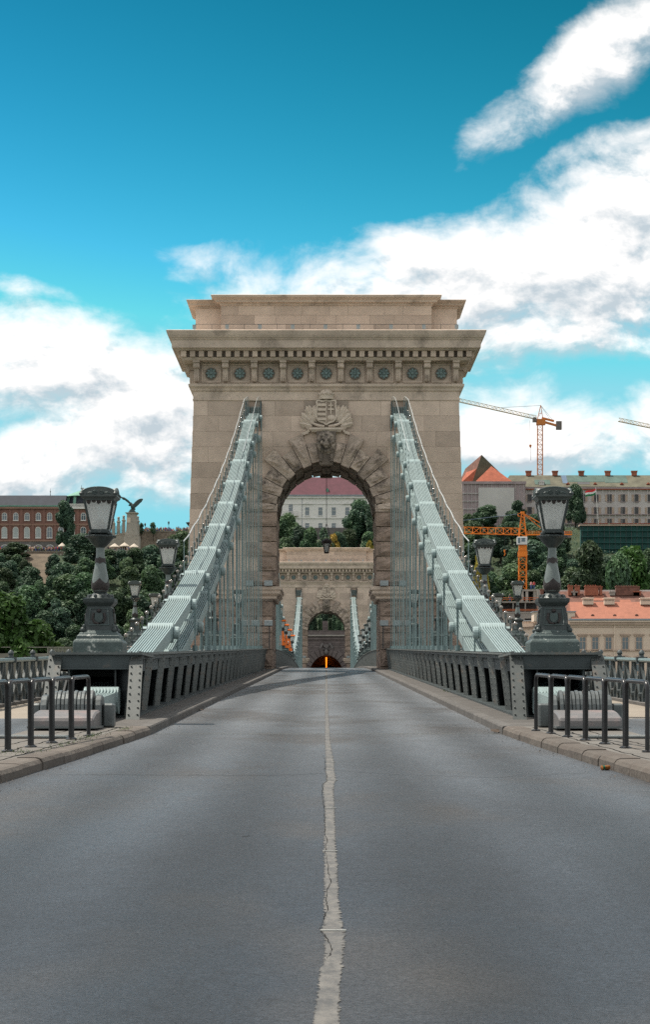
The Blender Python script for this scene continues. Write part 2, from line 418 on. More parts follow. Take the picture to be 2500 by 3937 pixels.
mat('skin', (0.45, 0.25, 0.17), 0.6, var=0.1)

def emission(name, col, strength):
    m = bpy.data.materials.new(name); m.use_nodes = True
    b = m.node_tree.nodes['Principled BSDF']
    b.inputs['Base Color'].default_value = (*col, 1)
    b.inputs['Emission Color'].default_value = (*col, 1); b.inputs['Emission Strength'].default_value = strength
    M[name] = m
emission('tunnel_lamp', (1.0, 0.20, 0.01), 1.6)

def frosted(name):
    m = bpy.data.materials.new(name); m.use_nodes = True
    nt = m.node_tree; nt.nodes.clear(); N = nt.nodes.new; L = nt.links.new
    t = N('ShaderNodeBsdfTranslucent'); t.inputs[0].default_value = (0.85, 0.86, 0.84, 1)
    d = N('ShaderNodeBsdfDiffuse'); d.inputs[0].default_value = (0.74, 0.75, 0.73, 1)
    tr = N('ShaderNodeBsdfTransparent'); tr.inputs[0].default_value = (0.8, 0.82, 0.82, 1)
    g = N('ShaderNodeBsdfGlossy'); g.inputs[1].default_value = 0.12
    n = N('ShaderNodeTexNoise'); n.inputs['Scale'].default_value = 9
    tc = N('ShaderNodeTexCoord'); L(tc.outputs['Object'], n.inputs['Vector'])
    a = N('ShaderNodeMixShader'); a.inputs[0].default_value = 0.5; L(t.outputs[0], a.inputs[1]); L(d.outputs[0], a.inputs[2])
    b = N('ShaderNodeMixShader'); b.inputs[0].default_value = 0.14; L(a.outputs[0], b.inputs[1]); L(tr.outputs[0], b.inputs[2])
    c = N('ShaderNodeMixShader'); c.inputs[0].default_value = 0.06; L(b.outputs[0], c.inputs[1]); L(g.outputs[0], c.inputs[2])
    o = N('ShaderNodeOutputMaterial'); L(c.outputs[0], o.inputs[0])
    M[name] = m
frosted('frosted_glass')
mat('globe_glass', (0.30, 0.27, 0.24), 0.12, 0.6, var=0.3, scale=20, spec=0.8)

def foliage(name, a, b, scale=0.35):
    m = bpy.data.materials.new(name); m.use_nodes = True
    nt = m.node_tree; N = nt.nodes.new; L = nt.links.new
    p = nt.nodes['Principled BSDF']; p.inputs['Roughness'].default_value = 0.55; p.inputs['Specular IOR Level'].default_value = 0.3
    tc = N('ShaderNodeTexCoord'); oi = N('ShaderNodeObjectInfo')
    n = N('ShaderNodeTexNoise'); n.inputs['Scale'].default_value = scale; n.inputs['Detail'].default_value = 5; n.inputs['Roughness'].default_value = 0.7
    L(tc.outputs['Object'], n.inputs['Vector'])
    r = N('ShaderNodeMapRange'); r.inputs[1].default_value = 0.35; r.inputs[2].default_value = 0.65; L(n.outputs[0], r.inputs[0])
    mx = N('ShaderNodeMix'); mx.data_type = 'RGBA'; L(r.outputs[0], mx.inputs[0]); mx.inputs[6].default_value = (*a, 1); mx.inputs[7].default_value = (*b, 1)
    hs = N('ShaderNodeHueSaturation'); L(mx.outputs[2], hs.inputs['Color'])
    v = N('ShaderNodeMapRange'); v.inputs[3].default_value = 0.8; v.inputs[4].default_value = 1.8; L(oi.outputs['Random'], v.inputs[0]); L(v.outputs[0], hs.inputs['Value'])
    mu = N('ShaderNodeMath'); mu.operation = 'MULTIPLY'; mu.inputs[1].default_value = 7.31; L(oi.outputs['Random'], mu.inputs[0])
    fr = N('ShaderNodeMath'); fr.operation = 'FRACT'; L(mu.outputs[0], fr.inputs[0])
    h = N('ShaderNodeMapRange'); h.inputs[3].default_value = 0.475; h.inputs[4].default_value = 0.52; L(fr.outputs[0], h.inputs[0]); L(h.outputs[0], hs.inputs['Hue'])
    L(hs.outputs[0], p.inputs['Base Color'])
    t = N('ShaderNodeBsdfTranslucent'); L(hs.outputs[0], t.inputs[0])
    ms = N('ShaderNodeMixShader'); ms.inputs[0].default_value = 0.28; L(p.outputs[0], ms.inputs[1]); L(t.outputs[0], ms.inputs[2])
    L(ms.outputs[0], nt.nodes['Material Output'].inputs[0])
    M[name] = m
foliage('leaves', (0.032, 0.062, 0.042), (0.074, 0.125, 0.052))
foliage('leaves_dark', (0.026, 0.053, 0.041), (0.050, 0.090, 0.047))
foliage('leaves_bright', (0.035, 0.085, 0.022), (0.07, 0.145, 0.03))
foliage('leaves_autumn', (0.14, 0.12, 0.02), (0.26, 0.18, 0.03))

def asphalt():
    m = bpy.data.materials.new('asphalt'); m.use_nodes = True
    nt = m.node_tree; N = nt.nodes.new; L = nt.links.new
    b = nt.nodes['Principled BSDF']; b.inputs['Specular IOR Level'].default_value = 0.24
    g = N('ShaderNodeNewGeometry'); P = g.outputs['Position']
    def noise(sc, det, stretch=(1,1,1), rough=0.6):
        s = N('ShaderNodeVectorMath'); s.operation = 'MULTIPLY'; L(P, s.inputs[0]); s.inputs[1].default_value = stretch
        n = N('ShaderNodeTexNoise'); n.inputs['Scale'].default_value = sc; n.inputs['Detail'].default_value = det; n.inputs['Roughness'].default_value = rough
        L(s.outputs[0], n.inputs['Vector']); return n.outputs[0]
    def mr(x, a, c, lo, hi):
        r = N('ShaderNodeMapRange'); L(x, r.inputs[0]); r.inputs[1].default_value = a; r.inputs[2].default_value = c; r.inputs[3].default_value = lo; r.inputs[4].default_value = hi; return r.outputs[0]
    def mul(x, y):
        k = N('ShaderNodeMath'); k.operation = 'MULTIPLY'; L(x, k.inputs[0]); L(y, k.inputs[1]); return k.outputs[0]
    fine = mr(noise(42, 5, rough=0.85), 0.3, 0.7, 0.2, 1.8)
    mid = mr(noise(7, 6, rough=0.75), 0.3, 0.7, 0.82, 1.18)
    big = mr(noise(0.5, 4, (1, 0.3, 1)), 0.35, 0.65, 0.82, 1.17)
    # oil-darkened lane middles and polished wheel tracks, worn in along the road
    sx = N('ShaderNodeSeparateXYZ'); L(P, sx.inputs[0])
    ax = N('ShaderNodeMath'); ax.operation = 'ABSOLUTE'; L(sx.outputs[0], ax.inputs[0])
    c = N('ShaderNodeMath'); c.operation = 'MULTIPLY'; L(ax.outputs[0], c.inputs[0]); c.inputs[1].default_value = 2 * math.pi / 1.55
    co = N('ShaderNodeMath'); co.operation = 'COSINE'; L(c.outputs[0], co.inputs[0])
    tracks = mr(co.outputs[0], -1, 1, 0.76, 1.22)
    val = mul(mul(fine, mid), mul(big, tracks))
    mx = N('ShaderNodeMix'); mx.data_type = 'RGBA'; mx.blend_type = 'MULTIPLY'; mx.inputs[0].default_value = 1
    sheen_ramp = mr(sx.outputs[1], 11.0, 40.0, 0.0, 1.0)
    am = N('ShaderNodeMix'); am.data_type = 'RGBA'; L(sheen_ramp, am.inputs[0])
    am.inputs[6].default_value = (0.023, 0.029, 0.038, 1); am.inputs[7].default_value = (0.090, 0.096, 0.104, 1)   # sheen with distance painted into the colour: dark approach, paler deck
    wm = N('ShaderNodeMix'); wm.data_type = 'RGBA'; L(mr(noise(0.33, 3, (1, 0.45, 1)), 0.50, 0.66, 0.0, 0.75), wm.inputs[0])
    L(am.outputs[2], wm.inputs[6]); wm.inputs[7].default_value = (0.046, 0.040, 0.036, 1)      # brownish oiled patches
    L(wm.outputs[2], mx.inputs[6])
    cc = N('ShaderNodeCombineColor'); [L(val, cc.inputs[i]) for i in range(3)]
    L(cc.outputs[0], mx.inputs[7]); L(mx.outputs[2], b.inputs['Base Color'])
    L(mr(big, 0.82, 1.17, 0.58, 0.46), b.inputs['Roughness'])
    bp = N('ShaderNodeBump'); bp.inputs['Strength'].default_value = 1.0; bp.inputs['Distance'].default_value = 0.013
    L(noise(46, 4, rough=0.8), bp.inputs['Height']); L(bp.outputs[0], b.inputs['Normal'])
    M['asphalt'] = m
asphalt()

def worn_paint():
    m = bpy.data.materials.new('worn_paint'); m.use_nodes = True
    nt = m.node_tree; N = nt.nodes.new; L = nt.links.new
    b = nt.nodes['Principled BSDF']; b.inputs['Roughness'].default_value = 0.75
    g = N('ShaderNodeNewGeometry')
    def noise(sc, st, rough=0.75):
        s = N('ShaderNodeVectorMath'); s.operation = 'MULTIPLY'; L(g.outputs['Position'], s.inputs[0]); s.inputs[1].default_value = st
        n = N('ShaderNodeTexNoise'); n.inputs['Scale'].default_value = sc; n.inputs['Detail'].default_value = 8; n.inputs['Roughness'].default_value = rough
        L(s.outputs[0], n.inputs['Vector']); return n.outputs[0]
    r = N('ShaderNodeMapRange'); r.inputs[1].default_value = 0.40; r.inputs[2].default_value = 0.62; L(noise(9, (1, 0.5, 1)), r.inputs[0])
    mx = N('ShaderNodeMix'); mx.data_type = 'RGBA'; L(r.outputs[0], mx.inputs[0]); mx.inputs[6].default_value = (0.060, 0.060, 0.060, 1); mx.inputs[7].default_value = (0.130, 0.123, 0.113, 1)
    L(mx.outputs[2], b.inputs['Base Color'])
    # chipped away at its edges and worn through in places
    at_ = N('ShaderNodeAttribute'); at_.attribute_name = 'cover'
    sm = N('ShaderNodeMath'); sm.operation = 'ADD'; L(at_.outputs['Fac'], sm.inputs[0]); L(noise(26, (1, 0.55, 1), 0.7), sm.inputs[1])
    al = N('ShaderNodeMapRange'); al.inputs[1].default_value = 0.86; al.inputs[2].default_value = 0.98; L(sm.outputs[0], al.inputs[0])
    L(al.outputs[0], b.inputs['Alpha'])
    M['worn_paint'] = m
worn_paint()

def water():
    m = bpy.data.materials.new('river_water'); m.use_nodes = True
    nt = m.node_tree; N = nt.nodes.new; L = nt.links.new
    b = nt.nodes['Principled BSDF']; b.inputs['Base Color'].default_value = (0.05, 0.07, 0.05, 1); b.inputs['Roughness'].default_value = 0.12
    g = N('ShaderNodeNewGeometry'); n = N('ShaderNodeTexNoise'); n.inputs['Scale'].default_value = 0.6; n.inputs['Detail'].default_value = 4
    L(g.outputs['Position'], n.inputs['Vector'])
    bp = N('ShaderNodeBump'); bp.inputs['Strength'].default_value = 0.5; bp.inputs['Distance'].default_value = 0.3; L(n.outputs[0], bp.inputs['Height']); L(bp.outputs[0], b.inputs['Normal'])
    M['river_water'] = m
water()
# ------------------------------------------------------------------ the setting: road, kerbs, decks, river, hill
T1, T2 = 126.25, 328.25           # tower centres along the bridge
TD = 3.25                         # half depth of a tower
B0, B1 = 39.0, 415.0              # ends of the ironwork
def zr(d):
    if d < T1: return 1.0 - 0.0275 * (35.7 - d)
    if d <= T2: return 4.82 - 1.33 * ((d - 227.25) / 101.0) ** 2
    return max(1.0, 3.49 - 0.0275 * (d - T2))
def kx(d):
    if d >= 34.8: return 3.06 - 0.16 * min(1.0, (d - 34.8) / 88.0)
    e = 34.8 - d
    return 3.06 + 0.033 * e + 0.0012 * e * e
def ground_d(py):
    return 1.532 / ((py - HY) / F + 0.0275)
def lerp_table(tab, x):
    if x <= tab[0][0]: return tab[0][1]
    for (a, p), (b, q) in zip(tab, tab[1:]):
        if x <= b: return p + (q - p) * (x - a) / (b - a)
    return tab[-1][1]

def strip(name, m, ds, left, right, z, thick=0.0, parent=None, kind='structure'):
    """sheet between left(d) and right(d), following z(d)"""
    b = MB(); vs = []; fs = []
    for d in ds:
        vs += [(left(d), d, z(d)), (right(d), d, z(d))]
    for i in range(len(ds) - 1):
        fs.append((2*i, 2*i+1, 2*i+3, 2*i+2))
    b.add(vs, fs)
    if thick:
        b.add([(x, y, zz - thick) for x, y, zz in vs], [tuple(reversed(f)) for f in fs])
        n = len(vs)
        for i in range(len(ds) - 1):
            b.f.append((2*i, 2*i+2, n+2*i+2, n+2*i)); b.f.append((2*i+1, n+2*i+1, n+2*i+3, 2*i+3)); b.m += [0, 0]
    o = b.build(name, m, parent)
    if kind and parent is None: o['kind'] = kind
    return o
def frange(a, b, s):
    n = max(1, int(round((b - a) / s))); return [a + (b - a) * i / n for i in range(n + 1)]

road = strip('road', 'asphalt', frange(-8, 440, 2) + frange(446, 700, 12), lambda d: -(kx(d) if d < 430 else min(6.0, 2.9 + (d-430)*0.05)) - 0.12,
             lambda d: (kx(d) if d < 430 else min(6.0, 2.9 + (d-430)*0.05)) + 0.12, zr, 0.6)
# worn centre line with its crack and the small cross strips
LINE = [(2560,1253,1258),(2700,1249,1262),(2850,1248,1271),(2932,1250,1288),(2970,1249,1289),(3003,1252,1297),(3012,1240,1290),(3040,1239,1287),(3110,1246,1290),(3200,1244,1293),
        (3275,1241,1297),(3330,1243,1303),(3450,1241,1306),(3540,1239,1320),(3585,1231,1331),(3600,1240,1333),(3700,1239,1323),(3750,1230,1312),(3816,1223,1307),(3937,1205,1303),(4300,1180,1300)]
def line_x(d, k):
    py = (1.532 / d - 0.0275) * F + HY if d < 110 else 2560
    a = lerp_table([(r[0], r[k]) for r in LINE], py)
    return (a - CX) * d / F
r2 = random.Random(5)
b = MB(); ds = frange(6.0, 30, 0.07) + frange(30.4, 60, 0.5) + frange(62, 415, 3)
vs = []; fs = []; cover = []
ACROSS = ((-0.10, 0.12), (0.08, 0.40), (0.28, 0.62), (0.72, 0.62), (0.92, 0.40), (1.10, 0.12))
for d in ds:
    xl, xr = (line_x(d, 1), line_x(d, 2)) if d < 110 else (-0.06, 0.06)
    if d > 60: t = min(1, (d - 60) / 50); xl = xl*(1-t) - 0.06*t; xr = xr*(1-t) + 0.06*t
    for t, cv in ACROSS:
        vs.append((xl + (xr - xl)*t, d, zr(d) + 0.004)); cover.append(cv + (0.14 if d < 9.6 else 0.0))
K = len(ACROSS)
for i in range(len(ds) - 1):
    for k in range(K - 1): fs.append((K*i+k, K*i+k+1, K*i+K+k+1, K*i+K+k))
cl = b.add(vs, fs).build('centre_line', 'worn_paint', road)
at_ = cl.data.attributes.new('cover', 'FLOAT', 'POINT'); at_.data.foreach_set('value', cover)
for py, a, c in ((2912,1252,1284),(2932,1252,1289),(3001,1257,1299),(3110,1249,1293),(3275,1240,1298),(3582,1231,1331)):
    d = ground_d(py); s_ = d / F
    MB().box((a-CX)*s_, (c-CX)*s_, d-0.016, d+0.016, zr(d)+0.002, zr(d)+0.010).build('marking_strip', 'white_strip', road)
CR = [(2905,1240),(2930,1248),(3003,1257),(3020,1241),(3060,1240),(3120,1247),(3200,1250),(3230,1257),(3275,1251),(3310,1258),(3360,1264),(3400,1271),(3420,1262),(3460,1256),(3500,1259),(3520,1252),(3560,1236),(3582,1232),(3600,1250),(3640,1272),(3665,1277),(3690,1257)]
b = MB(); vs = []; fs = []; py = 2905.0; k = 0
while py < 3690:
    d = ground_d(py); x = (lerp_table(CR, py) + r2.uniform(-3.5, 3.5) - CX) * d / F
    w = r2.choice((0.0006, 0.001, 0.0018, 0.003)) 
    vs += [(x - w, d, zr(d) + 0.007), (x + w, d, zr(d) + 0.007)]; py += r2.uniform(3, 8)
for i in range(len(vs)//2 - 1): fs.append((2*i, 2*i+2, 2*i+3, 2*i+1))
b.add(vs, fs).build('crack', 'crack', road)
# thin cracks across the lanes, expansion joint at the bridge end, a stray twig mark
def road_crack(pts, w):
    vs = []; fs = []
    for (px, py) in pts:
        d = ground_d(py); vs += [((px-CX)*d/F, d - w, zr(d)+0.004), ((px-CX)*d/F, d + w, zr(d)+0.004)]
    for i in range(len(pts)-1): fs.append((2*i, 2*i+2, 2*i+3, 2*i+1))
    MB().add(vs, fs).build('crack', 'crack', road)
def jag(pts, n, amp):
    out = []
    for (a, p), (c, q) in zip(pts, pts[1:]):
        for i in range(n): t = i / n; out.append((a+(c-a)*t, p+(q-p)*t + r2.uniform(-amp, amp)))
    return out + [pts[-1]]
road_crack(jag([(250,2979),(700,2980),(1000,2983),(1245,2975)], 14, 1.5), 0.010)
road_crack(jag([(1290,2962),(1500,2978),(1900,2990),(2250,2972)], 14, 1.5), 0.006)
road_crack(jag([(930,3218),(962,3214)], 4, 1.0), 0.012)
road_crack(jag([(2050,2790),(2080,2830),(2140,2870)], 10, 5), 0.02)
road_crack(jag([(1895,2760),(1960,2812),(2030,2830)], 10, 5), 0.025)
b = MB()
for i in range(24):
    x0 = -3.0 + 6.0*i/24; x1 = -3.0 + 6.0*(i+1)/24; w = 0.02
    dd = 35.0 + 0.03*math.sin(i*1.7)
    b.box(x0, x1-0.004, dd-w, dd+w, zr(dd)-0.02, zr(dd)+0.008)
b.build('expansion_joint', 'plate_steel', road)
for s, lab in ((-1, 'left'), (1, 'right')):
    kerb = thing('kerb_' + lab, None, None); kerb['kind'] = 'structure'
    d = 5.0
    rr = random.Random(20 + s)
    while d < 34.7:
        L_ = min(rr.uniform(0.85, 1.5), 34.8 - d); e = d + L_
        dz = rr.uniform(-0.008, 0.008); dx = rr.uniform(-0.012, 0.012)
        b = MB(); a0, a1 = kx(d+0.012) + dx, kx(e-0.012) + dx; w = 0.34
        prof = [(0.0, -0.3), (0.012, 0.09), (0.045, 0.135), (0.09, 0.15), (w, 0.152), (w, -0.3)]
        loops = []
        for dd, aa in ((d+0.012, a0), (e-0.012, a1)):
            loops.append([(s*(aa+p), dd, zr(dd)+q+dz) for p, q in prof])
        b.rings(loops).build('kerb_stone', 'kerb_stone', kerb)
        d = e
    d = 34.8
    while d < 123:
        e = min(d + 2.3, 123.0); b = MB()
        loops = [[(s*(kx(dd)+p), dd, zr(dd)+q) for p, q in ((0,-0.3),(0.005,0.12),(0.02,0.145),(0.2,0.15),(0.2,-0.3))] for dd in (d+0.01, e-0.01)]
        b.rings(loops).build('kerb_stone', 'kerb_dark', kerb); d = e
    for (da, db) in ((123.0, 129.5), (129.5, 325.0), (325, 415)):
        for i, dd0 in enumerate(frange(da, db, 6.0)[:-1]):
            dd1 = min(dd0 + 6.0, db); b = MB()
            ks = frange(dd0+0.01, dd1-0.01, 3)
            b.rings([[(s*(kx(dd)+p), dd, zr(dd)+q) for p, q in ((0,-0.3),(0.005,0.12),(0.02,0.145),(0.2,0.15),(0.2,-0.3))] for dd in ks]).build('kerb_stone', 'kerb_dark', kerb)
    # paved corner before the bridge, narrow plated strip by the girder, outer footway
    lo, hi = (lambda d: kx(d) + 0.34), (lambda d: 45.0)
    f = lambda g: (lambda d: s * g(d))
    strip('pavement_' + lab, 'pavement', frange(-8, 34.8, 1.0), f(lo), f(lambda d: 4.95 + max(0, 24 - d) * 0.12), lambda d: zr(d) + 0.146, 0.5)
    strip('path_' + lab, 'asphalt', frange(-8, 38.6, 1.0), f(lambda d: 4.95 + max(0, 24 - d) * 0.12), f(hi), lambda d: zr(d) + 0.142, 0.5)
    strip('pavement_end_' + lab, 'deck_plate', frange(34.8, 38.6, 0.95), f(lambda d: kx(d) + 0.2), f(lambda d: 4.95), lambda d: zr(d) + 0.146, 0.5)
    strip('deck_strip_' + lab, 'deck_plate', frange(38.6, 123, 3.0), f(lambda d: kx(d) + 0.2), f(lambda d: 5.0), lambda d: zr(d) + 0.146, 0.5)
    strip('deck_strip_main_' + lab, 'deck_plate', frange(123, 415, 3.0), f(lambda d: kx(d) + 0.2), f(lambda d: 5.0), lambda d: zr(d) + 0.146, 0.5)
    strip('footway_' + lab, 'footway', frange(38.6, 120, 3.0), f(lambda d: 5.0), f(lambda d: 7.85), lambda d: zr(d) + 0.13, 0.5)
    strip('footway_main_' + lab, 'footway', frange(133, 415, 3.0), f(lambda d: 5.0), f(lambda d: 7.85), lambda d: zr(d) + 0.13, 0.5)
MB().box(-7.8, 7.8, 38.8, 415, -1.6, -0.9).build('deck_beams', 'girder_dark')['kind'] = 'structure'
# banks and river
tag(MB().box(-900, 900, -300, 56, -14, -1.6).build('ground', 'hill_earth'), kind='structure')
tag(MB().add([(-900, 56, -11.5), (900, 56, -11.5), (900, 424, -11.5), (-900, 424, -11.5)], [(0,1,2,3)]).build('river_water', 'river_water'), kind='structure')
tag(MB().box(-900, 900, 422, 3000, -14, 0.55).build('quay_ground', 'pavement'), kind='structure')

DT = [(-400,640),(-60,645),(-25,690),(-8,735),(30,735),(55,692),(400,692)]
ZT = [(-400,49.5),(-60,49.5),(-25,56),(0,62),(30,64),(55,62),(400,62)]
def hz(x, y):
    db = 512 if abs(x) > 26 else 512 + 36 * min(1.0, (26 - abs(x)) / 12)
    dt = lerp_table(DT, x); zt = lerp_table(ZT, x)
    t = (y - db) / (dt - db)
    if t <= 0: return 0.5
    t = min(t, 1.0)
    t = 0.75 * t + 0.25 * t * t * (3 - 2 * t)
    return 0.5 + (zt - 0.5) * t + 0.8 * math.sin(x * 0.13 + 1.3) * math.sin(y * 0.11) * min(1, 4 * t * (1 - t) + 0.05)
xs = frange(-420, 420, 7.0); ys = frange(505, 900, 6.0)
b = MB(); vs = [(x, y, hz(x, y)) for y in ys for x in xs]; n = len(xs)
fs = [(j*n+i, j*n+i+1, (j+1)*n+i+1, (j+1)*n+i) for j in range(len(ys)-1) for i in range(n-1)
      if not (abs(xs[i] + 3.5) < 9 and hz(0, ys[j]) < 18)]
tag(b.add(vs, fs).build('hill', 'hill_earth', smooth=True), kind='structure')

def bare_patch(px0, px1, py0, py1, name, m):
    """sheet lying on the slope, between two sight lines of the survey"""
    pts = []; n, k = 14, 16
    for j in range(k + 1):
        for i in range(n + 1):
            px = px0 + (px1 - px0)*i/n; py = py0 + (py1 - py0)*j/k
            lo, hi = 515.0, 700.0
            for _ in range(40):
                y = (lo + hi)/2
                if HY - (hz((px-CX)*y/F, y) - ZC)*F/y > py: lo = y
                else: hi = y
            pts.append(((px-CX)*y/F, y, hz((px-CX)*y/F, y) + 0.5))
    fs = [(j*(n+1)+i, j*(n+1)+i+1, (j+1)*(n+1)+i+1, (j+1)*(n+1)+i) for j in range(k) for i in range(n)]
    return tag(MB().add(pts, fs).build(name, m, smooth=True), kind='structure')
bare_patch(98, 205, 2127, 2250, 'bare_slope', 'bare_earth')
# ------------------------------------------------------------------ the stone gate towers
ZB = zr(T1) - 0.04
tower = thing('bridge_tower', 'massive stone arch tower standing nearest, with lion head, coat of arms and heavy cornice', 'tower', (0, T1, ZB), group='stone towers of the bridge')
HB, HT, ZS = 8.75, 8.16, 16.6      # half widths at foot and top, shaft height
SP, RA = 9.73, 3.12                # arch spring height and radius
def hw(z): return HB + (HT - HB) * max(0.0, min(1.0, z / ZS))
FY = -TD                           # front face
arch = [(RA * math.cos(t), SP + RA * math.sin(t)) for t in [math.pi * i / 28 for i in range(29)]]
poly = [(-HB, -16), (-HB, 0), (-HT, ZS), (HT, ZS), (HB, 0), (HB, -16), (3.32, -16)] + [(3.32, 5.0), (RA, 5.01)] + arch + [(-RA, 5.01), (-3.32, 5.0), (-3.32, -16)]
MB().prism(poly, lambda a, b_, t: (a, (FY + 0.10) if t == 0 else (TD - 0.10), b_)).build('shaft', 'stone_joint', tower)

def slab_block(b, x0, x1, z0, z1, yb, yf, ch, hwf=None):
    """one dressed stone with a chamfered front"""
    g = 0.0035
    x0 += g; x1 -= g; z0 += g; z1 -= g
    q = [(x0,z0),(x1,z0),(x1,z1),(x0,z1)]
    sg = 1 if yf < yb else -1
    return b.rings([[(x, yb, z) for x, z in q], [(x, yf + sg*ch, z) for x, z in q],
             [(x0+ch, yf, z0+ch), (x1-ch, yf, z0+ch), (x1-ch, yf, z1-ch), (x0+ch, yf, z1-ch)]])
rt = random.Random(3)
def rough_block(q, yb, ym, yf, inset, jit=0.05, n=4):
    """rock-faced stone from a four-cornered outline q in (x, z): smooth margin, uneven face"""
    b = MB(); c = (sum(p[0] for p in q)/4, sum(p[1] for p in q)/4)
    q2 = []
    for p in q:
        dx, dz = p[0]-c[0], p[1]-c[1]; l = math.hypot(dx, dz); k = max(0.3, 1 - inset*1.3/l); q2.append((c[0]+dx*k, c[1]+dz*k))
    b.rings([[(x, yb, z) for x, z in q], [(x, ym, z) for x, z in q], [(x, ym, z) for x, z in q2]], cap=False)
    vs = []; fs = []
    for j in range(n+1):
        for i in range(n+1):
            s_, t = i/n, j/n
            x = (1-s_)*(1-t)*q2[0][0] + s_*(1-t)*q2[1][0] + s_*t*q2[2][0] + (1-s_)*t*q2[3][0]
            z = (1-s_)*(1-t)*q2[0][1] + s_*(1-t)*q2[1][1] + s_*t*q2[2][1] + (1-s_)*t*q2[3][1]
            edge = i in (0, n) or j in (0, n)
            y = ym if edge else yf + rt.uniform(-jit, jit)
            vs.append((x + (0 if edge else rt.uniform(-.03,.03)), y, z + (0 if edge else rt.uniform(-.03,.03))))
    for j in range(n):
        for i in range(n): fs.append((j*(n+1)+i, j*(n+1)+i+1, (j+1)*(n+1)+i+1, (j+1)*(n+1)+i))
    return b.add(vs, fs)
# ashlar courses on the front face above the impost
NC = 12; Z0 = 5.15; ch_ = (ZS - Z0) / NC
for k in range(NC):
    z0, z1 = Z0 + k*ch_, Z0 + (k+1)*ch_
    if z0 < SP: lim = RA + 0.25
    else:
        rr_ = RA + 0.42
        lim = math.sqrt(max(0.0, rr_**2 - (z0 - SP)**2))
    W = hw((z0+z1)/2)
    for s in (-1, 1):
        x = lim if lim > 0 else (0.0 if k % 2 else 0.0)
        first = True
        while x < W - 0.05:
            step = rt.uniform(1.5, 2.5) if not (first and k % 2) else rt.uniform(0.9, 1.4)
            e = x + step
            if W - e < 0.8: e = W
            first = False
            # leave the chain openings free
            if z1 > 14.95 and x < 4.95 and e > 3.98:
                if x < 3.98 - 0.3: slab_block(MB(), s*x if s > 0 else -3.98, 3.98 if s > 0 else -x, z0, z1, FY+0.12, FY, 0.006).build('ashlar_block', 'stone', tower)
                if e > 4.95 + 0.3: slab_block(MB(), 4.95 if s > 0 else -e, e if s > 0 else -4.95, z0, z1, FY+0.12, FY, 0.006).build('ashlar_block', 'stone', tower)
                x = e; continue
            slab_block(MB(), x if s > 0 else -e, e if s > 0 else -x, z0, z1, FY+0.12, FY - rt.uniform(0, 0.010), 0.006).build('ashlar_block', 'stone', tower)
            x = e
# big rock-faced blocks below the impost
for k in range(4):
    z0, z1 = 0.25 + k*1.03, 0.25 + (k+1)*1.03
    for s in (-1, 1):
        xs_ = [3.30, 5.1, 6.9, HB] if k % 2 else [3.30, 4.3, 6.1, 7.7, HB]
        for a, e in zip(xs_, xs_[1:]):
            a, e = a + 0.03, e - 0.03
            q = [(s*a, z0+0.03), (s*e, z0+0.03), (s*e, z1-0.03), (s*a, z1-0.03)]
            rough_block(q, FY+0.15, FY-0.10, FY-0.17, 0.12).build('quoin_block', 'stone_brown', tower)
        rough_block([(s*3.26, z0+0.03), (s*(3.6), z0+0.03), (s*3.6, z1-0.03), (s*3.26, z1-0.03)], TD-0.15, TD+0.06, TD+0.1, 0.05, 0.02, 3).build('quoin_block', 'stone_brown', tower)
    # jamb faces towards the roadway
    for s in (-1, 1):
        for m_ in range(3):
            y0 = FY + 0.1 + m_*2.1
            b = rough_block([(y0, z0+0.03), (y0+2.04, z0+0.03), (y0+2.04, z1-0.03), (y0, z1-0.03)], 0.12, -0.03, -0.07, 0.1, 0.02, 3)
            b.v = [(s*(3.32 + y), x, z) for x, y, z in b.v]
            b.build('quoin_block', 'stone_brown', tower)
# quoins beside the opening, alternately long and short
for k in range(5):
    z0, z1 = 5.2 + k*0.906, 5.2 + (k+1)*0.906
    for s in (-1, 1):
        w = 1.85 if k % 2 == 0 else 1.05
        for (yb, ym, yf, ins) in ((FY+0.12, FY-0.20, FY-0.30, 0.10), (TD-0.12, TD+0.20, TD+0.30, 0.10)):
            a, e = RA - 0.02 - 0.05*(k % 2 == 0), RA + w
            rough_block([(s*a, z0+0.035), (s*e, z0+0.035), (s*e, z1-0.035), (s*a, z1-0.035)], yb, ym, yf, ins, 0.06).build('quoin_block', 'stone_brown', tower)
        for m_ in range(3):
            y0 = FY + 0.1 + m_*2.1
            b = rough_block([(y0, z0+0.03), (y0+2.04, z0+0.03), (y0+2.04, z1-0.03), (y0, z1-0.03)], 0.12, -0.04, -0.1, 0.1, 0.03, 3)
            b.v = [(s*(RA + y), x, z) for x, y, z in b.v]
            b.build('quoin_block', 'stone_brown', tower)
# voussoirs, long and short, front and back
for side, (yb, ym, yf) in enumerate(((FY+0.14, FY-0.24, FY-0.36), (TD-0.14, TD+0.24, TD+0.36))):
    for s in (-1, 1):
        for k in range(1, 9):
            c = R(11.1*k + 0.2); h = R(5.2)
            long_ = (k % 2 == 0)
            r0, r1 = RA - (0.10 if long_ else 0.0), (5.0 if long_ else 4.35)
            if k == 8: c = R(85.4); h = R(4.4); r1 = 4.9
            q = [(s*r0*math.sin(c-h), SP+r0*math.cos(c-h)), (s*r1*math.sin(c-h), SP+r1*math.cos(c-h)), (s*r1*math.sin(c+h), SP+r1*math.cos(c+h)), (s*r0*math.sin(c+h), SP+r0*math.cos(c+h))]
            rough_block(q, yb, ym, yf, 0.13, 0.07).build('voussoir', 'stone_rough', tower)
